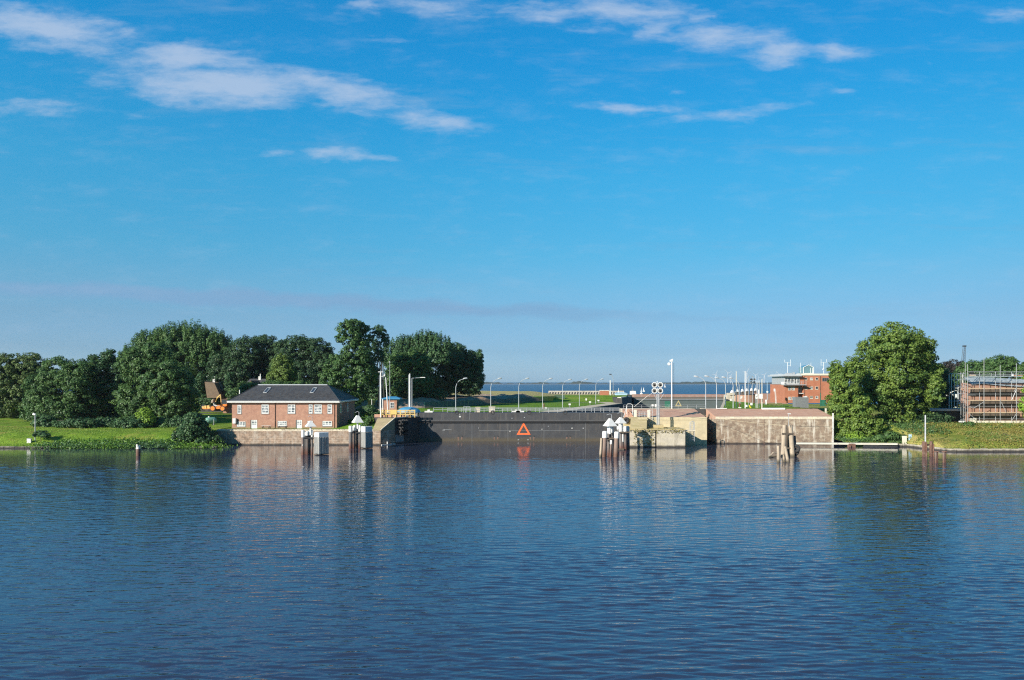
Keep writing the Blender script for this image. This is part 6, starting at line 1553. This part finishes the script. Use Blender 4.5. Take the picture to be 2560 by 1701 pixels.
y = 187.0; t = thing('twin_lamp', (X(2405, y), y, h_right(X(2405, y), y)), 'low post with two white lamp heads before the dark annex', 'lamp post')
zz = h_right(X(2405, y), y)
MB().tube([(X(2405, y), y, zz - .2), (X(2405, y), y, Z(1048, y))], .08, 6).build('pole', M['grey'], t)
for u0, u1 in ((2397.5, 2404), (2406.5, 2413)): MB().box(X(u0, y), X(u1, y), y - .15, y + .15, Z(1056, y), Z(1053, y)).build('lamp_head', M['white'], t)
MB().box(X(2397.5, y), X(2413, y), y - .03, y + .03, Z(1053, y) + .003, Z(1052, y)).build('arm', M['grey'], t)
y = 178.0; zz = h_right(X(2449, y), y); pole('post', 'small pale stake on the rough bank below the scaffold', 'post', 2449, 1088, zz, y, .09, .07, 'offwhite')
# crane
CY = 420.0
t = thing('crane', (X(2410, CY), CY, 5), 'dark lattice crane jib rising behind the trees by the scaffold', 'crane')
mb = MB(); b0, b1 = (2406.5, 905), (2411, 866); b2, b3 = (2413, 905), (2414, 866)
for a, b in ((b0, b1), (b2, b3)):
    for dy in (0, 1.2): mb.tube([(X(a[0] - (1.5 if a is b0 else 0), CY), CY + dy, 6), (X(a[0], CY), CY + dy, Z(a[1], CY)), (X(b[0], CY), CY + dy, Z(b[1], CY))], .13, 5)
for k in range(9):
    f0, f1 = k / 9, (k + 1) / 9
    pa = (b0[0] + (b1[0] - b0[0]) * f0, 905 - 39 * f0); pb = (b2[0] + (b3[0] - b2[0]) * f1, 905 - 39 * f1)
    mb.tube([(X(pa[0], CY), CY, Z(pa[1], CY)), (X(pb[0], CY), CY, Z(pb[1], CY))], .08, 4)
mb.build('jib', mat('crane_paint', (.05, .08, .11), (.04, .06, .09), 1, .6), t)
MB().box(X(2409.5, CY), X(2415.5, CY), CY - .3, CY + 1.4, Z(867, CY), Z(864, CY)).build('jib_head', M['dark'], t)
MB().box(X(2403, CY), X(2418, CY), CY - 2, CY + 4, 4.5, 8).build('body', M['dark'], t)
# pile driving rig behind the kiosk
y = 258.0
t = thing('drilling_rig', (X(956, y), y, 6), 'black drilling rig with a tall mast between the trees behind the kiosk', 'rig')
MB().tube([(X(954, y), y, 6), (X(954, y), y, Z(905, y))], .3, 8).tube([(X(958.5, y), y, 6), (X(958.5, y), y, Z(892, y))], .1, 6).tube([(X(963, y), y, 7), (X(955, y), y, Z(935, y))], .14, 6).build('mast', M['dark'], t)
MB().box(X(946, y), X(968, y), y - 1.2, y + 1.2, 6.7, 9).build('body', M['dark'], t)
for b in (-1.2, 1.2): MB().box(X(944, y), X(969, y), y + b - .3, y + b + .3, 5.9, 6.75).build('track', M['rubber'], t)
y = 250.0
t = thing('excavator', (X(934, y), y, 6), 'tan excavator working on the soil left of the drilling rig', 'excavator')
MB().box(X(921, y), X(938, y), y - 1.2, y + 1.2, 6.9, 8.5).build('body', M['yellow'], t)
MB().tube([(X(936, y), y, 8.3), (X(944, y), y, 9.6), (X(949, y), y, 7.6)], [.25, .25, .18], 6).build('arm', M['yellow'], t)
for b in (-1.1, 1.1): MB().box(X(919, y), X(939, y), y + b - .3, y + b + .3, 5.9, 6.85).build('track', M['rubber'], t)
pole('post', 'white post with a flat head among the bushes right of the brick house', 'post', 929.5, 998, 5, 205, .12, .1, 'offwhite')

# ------------------------------------------------------------------ trees
G1 = 'trees left of the brick house'
tree('willow_tree', 226, [(28, 930, 44, 46), (78, 922, 36, 38), (10, 990, 42, 55), (62, 990, 48, 50), (104, 950, 22, 40), (40, 1030, 60, 22)], 45, 3.6, 'grey', 'pale grey-green willow at the far left edge of the bank', group=G1, leaf=.26, k=1.1)
tree('broad_tree', 207, [(150, 938, 50, 46), (118, 985, 50, 55), (195, 950, 42, 48), (150, 1030, 70, 42), (84, 1025, 28, 36), (205, 1015, 45, 50)], 150, 3.0, 'mid', 'round dark green tree behind the short grey lamp post', group=G1, leaf=.24)
tree('broad_tree', 212, [(245, 930, 38, 40), (272, 890, 16, 18), (276, 905, 26, 16), (250, 985, 55, 56), (305, 955, 38, 55), (275, 1040, 58, 32), (222, 925, 26, 36)], 260, 3.0, 'dark', 'dark tree with a small pointed top left of the tallest crown', group=G1, leaf=.24)
tree('broad_tree', 206, [(370, 930, 56, 52), (350, 998, 58, 58), (420, 960, 50, 66), (425, 1030, 40, 42), (330, 905, 38, 34), (392, 885, 36, 32), (455, 985, 32, 62), (345, 1050, 50, 20), (476, 1008, 24, 34)], 390, 3.0, 'mid', 'big leafy tree in front of the tallest crown, above the bright round shrub', group=G1, k=1.0, leaf=.24)
tree('poplar_tree', 282, [(460, 865, 88, 54), (398, 872, 66, 48), (522, 878, 66, 50), (352, 905, 52, 46), (440, 930, 95, 60), (555, 900, 44, 46), (575, 925, 30, 40)], 455, 4.5, 'mid', 'tallest dome shaped crown with spiky tips left of the brick house', group=G1, spiky=.9, leaf=.28, k=1.1)
G2 = 'dark trees behind the brick house'
tree('broad_tree', 268, [(612, 888, 44, 46), (600, 935, 56, 42), (560, 925, 38, 46), (545, 955, 26, 30), (598, 965, 36, 26)], 600, 5, 'deep', 'dark blue-green tree right behind the thatched cottage', group=G2, leaf=.28)
tree('broad_tree', 276, [(662, 880, 52, 42), (642, 928, 52, 46), (702, 905, 44, 48), (690, 950, 50, 24)], 665, 5, 'deep', 'dark blue-green tree behind the light green garden tree', group=G2, leaf=.28)
tree('broad_tree', 272, [(740, 882, 52, 44), (790, 895, 46, 50), (752, 945, 60, 44), (815, 925, 36, 50), (700, 930, 30, 30)], 770, 5, 'deep', 'dark rounded tree above the right half of the brick house roof', group=G2, leaf=.28)
tree('garden_tree', 234, [(705, 912, 27, 26), (698, 945, 32, 24), (722, 942, 18, 26), (712, 930, 26, 26), (730, 960, 14, 14)], 706, 4.5, 'light', 'light green garden tree peeping over the brick house roof', leaf=.22, k=1.2, trunk_r=.2)
tree('garden_hedge', 228, [(640, 976, 40, 17), (690, 966, 48, 12), (745, 962, 28, 9), (595, 988, 28, 20), (615, 970, 20, 16)], 660, 4.5, 'mid', 'mid green hedge along the back of the brick house roof', cat='hedge', leaf=.22, trunk_r=.08)
G3 = 'tall trees right of the brick house'
tree('poplar_tree', 240, [(872, 835, 32, 36), (905, 842, 26, 34), (884, 815, 26, 18), (890, 885, 38, 38), (852, 930, 42, 52), (905, 935, 40, 52), (872, 985, 50, 40), (828, 962, 32, 44), (915, 905, 22, 30)], 885, 5.5, 'mid', 'tallest twin topped tree right of the brick house roof', group=G3, gap=.3, clump=.85)
tree('poplar_tree', 248, [(946, 832, 19, 20), (962, 852, 12, 20), (934, 868, 20, 22), (948, 892, 14, 22), (926, 925, 20, 40), (938, 955, 16, 24)], 945, 5.8, 'dark', 'slim ragged tree with sky gaps left of the drilling rig', group=G3, gap=.35, clump=.7, leaf=.26, trunk_r=.25)
tree('broad_tree', 262, [(1000, 915, 34, 34), (1042, 905, 36, 36), (1010, 958, 54, 34), (985, 945, 24, 40), (1050, 955, 30, 34), (990, 990, 30, 14)], 1015, 6, 'mid', 'leafy tree behind the blue roofed kiosk', group=G3, leaf=.32)
tree('poplar_tree', 282, [(988, 892, 36, 40), (1012, 872, 36, 30), (1060, 866, 46, 34), (1098, 880, 40, 44), (1030, 920, 50, 60)], 1040, 6.5, 'dark', 'dark spiky crown rising behind the pair of pale masts', group=G3, spiky=.9, leaf=.30)
tree('broad_tree', 298, [(1085, 935, 62, 58), (1135, 900, 42, 44), (1150, 925, 42, 52), (1178, 925, 28, 52), (1150, 968, 56, 26), (1196, 950, 14, 36), (1200, 905, 8, 30), (1120, 965, 60, 26)], 1140, 7, 'dark', 'dark dense tree at the right end of the left woods, above the soil mound', group=G3, leaf=.30)
G4 = 'large trees on the right bank'
tree('chestnut_tree', 188, [(2235, 868, 66, 58), (2190, 895, 56, 52), (2285, 882, 42, 48), (2300, 915, 36, 46), (2230, 950, 84, 66), (2305, 960, 38, 52), (2185, 985, 60, 64), (2260, 1015, 66, 48), (2322, 1000, 22, 42), (2235, 1060, 60, 28), (2262, 852, 48, 36), (2312, 872, 26, 34), (2328, 925, 22, 48), (2335, 975, 20, 40)], 2235, 2.5, 'chest', 'huge full crowned tree dominating the right bank', group=G4, leaf=.25, k=.9, clump=1.05, trunk_r=.6, jit=4, gap=.16)
tree('ivy_tree', 180, [(2112, 955, 36, 42), (2098, 1005, 26, 56), (2125, 1050, 46, 50), (2160, 1070, 46, 38), (2092, 930, 18, 28), (2130, 925, 30, 30), (2100, 1080, 22, 30), (2150, 1020, 30, 40), (2130, 1098, 50, 14)], 2120, .8, 'ivy', 'upright light green tree like a leaf wall at the end of the red quay', group=G4, leaf=.23, jit=1.5, clump=.95, trunk_r=.35)
tree('shade_tree', 205, [(2348, 945, 26, 36), (2360, 975, 26, 30), (2340, 1005, 34, 34), (2372, 1005, 20, 16), (2325, 1035, 40, 20), (2385, 1012, 14, 9)], 2345, 4.2, 'deep', 'shaded dark tree between the huge tree and the white block', group=G4, leaf=.28)
tree('copper_tree', 312, [(2362, 930, 28, 24), (2386, 925, 26, 25), (2400, 955, 34, 36), (2350, 950, 22, 30)], 2380, 4.8, 'copper', 'dark copper tree in the distance left of the crane jib', leaf=.28)
tree('broad_tree', 285, [(2432, 928, 38, 26), (2420, 945, 40, 26), (2470, 945, 46, 26)], 2435, 4.8, 'mid', 'green tree behind the left end of the scaffold', leaf=.28, group='green trees behind the scaffold')
tree('broad_tree', 280, [(2500, 915, 44, 26), (2535, 925, 32, 28), (2480, 930, 40, 26), (2556, 938, 26, 26)], 2510, 4.8, 'mid', 'wider green tree behind the middle of the scaffold', leaf=.28, group='green trees behind the scaffold')
tree('small_tree', 181, [(2574, 935, 14, 18), (2573, 975, 12, 26), (2569, 1015, 15, 28), (2576, 1045, 14, 18)], 2574, 4, 'lime', 'yellow-green sapling at the extreme right edge before the scaffold', leaf=.24, trunk_r=.12)
tree('thicket', 197, [(145, 1064, 46, 12), (200, 1062, 50, 14), (265, 1060, 50, 16), (330, 1060, 46, 16), (400, 1060, 46, 16), (450, 1058, 36, 18), (110, 1054, 30, 16)], 240, 2.7, 'dark', 'long dark thicket filling the foot of the left trees', cat='thicket', leaf=.26, k=1.1, trunk_r=.1)
tree('thicket', 190, [(2240, 1070, 40, 18), (2280, 1066, 40, 20), (2320, 1058, 36, 22), (2350, 1050, 30, 18), (2205, 1080, 30, 16)], 2270, 3.2, 'deep', 'added dark thicket that deepens the shade under the huge right tree', cat='thicket', leaf=.26, k=1.1, trunk_r=.1)  # dark leaves added here to deepen the shade below the crown
tree('thicket', 264, [(905, 985, 34, 20), (940, 985, 36, 18), (975, 986, 34, 16), (1010, 990, 36, 14), (1050, 988, 34, 16), (1085, 986, 36, 16), (925, 960, 22, 20)], 960, 6.0, 'dark', 'dark undergrowth thicket behind the blue roofed kiosk and pale masts', cat='thicket', leaf=.28, k=1.0, trunk_r=.1)
# shrubs
def shrub(Y, lobes, u, lm, label, leaf=.2, k=1.2, zb=None):
    z = zb if zb is not None else (h_left(X(u, Y), Y) if u < 1280 else h_right(X(u, Y), Y))
    return tree('shrub', Y, lobes, u, z - .05, lm, label, 'shrub', None, leaf, k, 0, .7, 1.0, .07, .1, .8)
shrub(171.5, [(488, 1068, 32, 34), (460, 1088, 30, 22), (518, 1092, 26, 22), (495, 1100, 44, 16), (480, 1048, 20, 16), (540, 1102, 16, 12)], 490, 'dark', 'big dark shrub on the shore at the left end of the masonry quay', .24, zb=1.0)
shrub(258, [(503, 965, 14, 34), (576, 962, 13, 32), (522, 1004, 20, 10), (552, 1000, 18, 9), (510, 995, 14, 16), (574, 992, 12, 14)], 512, 'dark', 'dark garden shrubs hugging the thatched cottage behind the digger', .24, zb=4.8)
shrub(195, [(360, 1038, 20, 18), (368, 1052, 18, 16), (352, 1062, 14, 12), (376, 1046, 12, 15)], 360, 'lime', 'bright yellow-green round shrub at the foot of the dark trees')
shrub(199, [(310, 1060, 18, 12), (330, 1064, 12, 9), (285, 1066, 16, 7)], 310, 'dark', 'low dark shrub left of the bright round shrub')
shrub(196, [(415, 1066, 16, 10), (430, 1070, 14, 8), (400, 1068, 12, 8)], 415, 'mid', 'low shrub right of the bright round shrub by the trees')
shrub(172, [(102, 1086, 18, 9), (115, 1090, 10, 7)], 104, 'dark', 'small dark shrub beside the white marker stone')
shrub(186, [(915, 1030, 24, 13), (935, 1036, 14, 11), (900, 1038, 14, 8), (925, 1022, 14, 8)], 915, 'dark', 'dark green shrub between the brick house and the white lamp post', zb=4.8)
shrub(179, [(915, 1062, 12, 12), (922, 1050, 10, 8), (928, 1068, 8, 8)], 916, 'mid', 'loose green shrub on the slope left of the sett ramp', zb=4.0)
shrub(177, [(2140, 1094, 24, 14), (2155, 1100, 16, 9), (2125, 1102, 18, 8)], 2140, 'lime', 'bright lime shrub at the foot of the upright leaf wall', zb=1.0)
shrub(181, [(2425, 1064, 16, 9), (2434, 1070, 12, 8), (2412, 1070, 10, 7)], 2425, 'mid', 'dark green shrub on the rough bank below the scaffold', zb=3.6)
shrub(174, [(2225, 1090, 22, 10), (2250, 1095, 18, 8), (2200, 1096, 18, 9)], 2225, 'mid', 'low shrub under the huge tree left of the cream notice board', zb=1.2)
shrub(171, [(2515, 1098, 14, 8), (2530, 1102, 10, 6)], 2515, 'mid', 'small green shrub low on the rough bank at the right')

# ------------------------------------------------------------------ low growth nobody could count
def growth(name, lm, label, spots, leaf, per, hgt, spread, up=0.0, aspect=.55):
    P_, N_, T_, S_ = [], [], [], []
    for (x, y, z, s_) in spots:
        n = max(3, int(per * s_)); q = NR.normal(size=(n, 3)) * np.array([spread, spread, hgt * .35]) * s_
        q[:, 2] = np.abs(q[:, 2])
        P_.append(q + np.array([x, y, z])); nn = NR.normal(size=(n, 3)) * (.6 if not up else .9) + np.array([-.1, -.4, .6 if not up else .0])
        N_.append(nn / np.linalg.norm(nn, axis=1, keepdims=True)); T_.append(np.clip(NR.normal(NR.uniform(.2, .8), .15, n), 0, 1)); S_.append(leaf * NR.uniform(.6, 1.3, n))
    o = leaf_mesh(name, np.concatenate(P_), np.concatenate(N_), np.concatenate(S_), np.concatenate(T_), LM[lm], None, aspect, up)
    o['kind'] = 'stuff'; o['label'] = label
    return o
def mask(x, y, s_): return fbm(x + 31, y, s_, 4)
sp = []
for _ in range(1500):
    u = RND.uniform(100, 545); Y = RND.uniform(167.2, 172.5 if u > 130 else 169); x = X(u, Y)
    if u < 150 and RND.random() < .6: continue
    if mask(x, Y, .12) > -.25: sp.append((x, Y, max(0.0, h_left(x, Y)), RND.uniform(.6, 1.5)))
growth('undergrowth', 'weed', 'low leafy weeds growing along the left shoreline', sp, .22, 18, .95, 1.15)
sp = []
for _ in range(170):
    u = RND.uniform(120, 470); Y = RND.uniform(167.4, 170.5); x = X(u, Y)
    if mask(x, Y, .16) > -.1: sp.append((x, Y, max(.1, h_left(x, Y)) + .1, RND.uniform(.9, 1.7)))
growth('undergrowth', 'dark', 'dark bramble mounds along the left waterline', sp, .22, 60, .75, 1.1)
sp = []
for _ in range(2600):
    u = RND.uniform(-40, 540); Y = RND.uniform(167, 196); x = X(u, Y); sp.append((x, Y, h_left(x, Y), RND.uniform(.4, .9)))
growth('grass', 'lime', 'grass tufts on the left bank', sp, .13, 7, .55, .4, 3.0, .25)
sp = []
for _ in range(2600):
    u = RND.uniform(2270, 2640); Y = RND.uniform(159.5, 186); x = X(u, Y)
    if Y > shore(x) + .5 and mask(x, Y, .09) > -.15: sp.append((x, Y, h_right(x, Y), RND.uniform(.4, 1.1)))
growth('grass', 'dry', 'dry yellow grass on the rough right bank', sp, .2, 8, .75, .6, 3.0, .22)
sp = []
for _ in range(2200):
    u = RND.uniform(2255, 2640); Y = RND.uniform(159.5, 185); x = X(u, Y)
    if Y > shore(x) + .5 and mask(x + 50, Y, .10) > .0: sp.append((x, Y, h_right(x, Y), RND.uniform(.5, 1.2)))
growth('undergrowth', 'light', 'green weeds among the dry grass on the right bank', sp[::2], .18, 10, .8, .5)
sp = []
for _ in range(900):
    u = RND.uniform(2300, 2600); Y = RND.uniform(160, 184); x = X(u, Y)
    if Y > shore(x) + .5 and mask(x - 70, Y, .08) > .05: sp.append((x, Y, h_right(x, Y), RND.uniform(.5, 1.1)))
growth('undergrowth', 'ochre', 'yellowing weeds on the rough right bank', sp, .18, 10, .8, .5)
sp = []
for _ in range(900):
    Y = RND.uniform(172.6, 184); x = RND.uniform(76, 88.5) if RND.random() < .6 else RND.uniform(88, 100)
    if Y < shore(x) + .5: continue
    sp.append((x, Y, h_right(x, Y), RND.uniform(.5, 1.3)))
growth('undergrowth', 'mid', 'weeds in the shade under the huge tree', sp, .2, 10, .8, .6)
sp = []
for _ in range(230):
    x = RND.uniform(26.2, 38.2); sp.append((x, 168.38, RND.uniform(3.2, 4.0), RND.uniform(.2, .5)) if RND.random() < .6 else (x, RND.uniform(168.6, 175.6), 4.05, RND.uniform(.2, .45)))
for _ in range(150):
    x = RND.uniform(27, 31.5); sp.append((x, 168.36, RND.uniform(.6, 3.5), RND.uniform(.2, .5)))
growth('moss_tufts', 'ochre', 'mossy weeds hanging on the landing stage', sp, .13, 10, .4, .25)
sp = [(RND.uniform(-67, -31.5), 174.75, 3.5, RND.uniform(.15, .35)) for _ in range(130)] + [(RND.uniform(-67, -42), RND.uniform(176.5, 179.8), 3.5, RND.uniform(.15, .35)) for _ in range(160)]
growth('grass', 'ochre', 'thin weeds on the top of the masonry quay', sp, .12, 7, .35, .3, 2.0, .3)

# ------------------------------------------------------------------ the air over the estuary
hm = bpy.data.materials.new('haze_air'); hm.use_nodes = True
hn = hm.node_tree.nodes; hn.clear()
pv = hn.new('ShaderNodeVolumePrincipled'); pv.inputs['Color'].default_value = (.80, .90, 1.0, 1); pv.inputs['Density'].default_value = 0.00005; pv.inputs['Anisotropy'].default_value = 0.2
ho = hn.new('ShaderNodeOutputMaterial'); hm.node_tree.links.new(pv.outputs[0], ho.inputs['Volume'])
hz = MB().box(-6800, 6800, -700, 7200, -2.6, 150).build('haze', hm)
hz['kind'] = 'stuff'
hz['label'] = 'thin morning haze over the water'
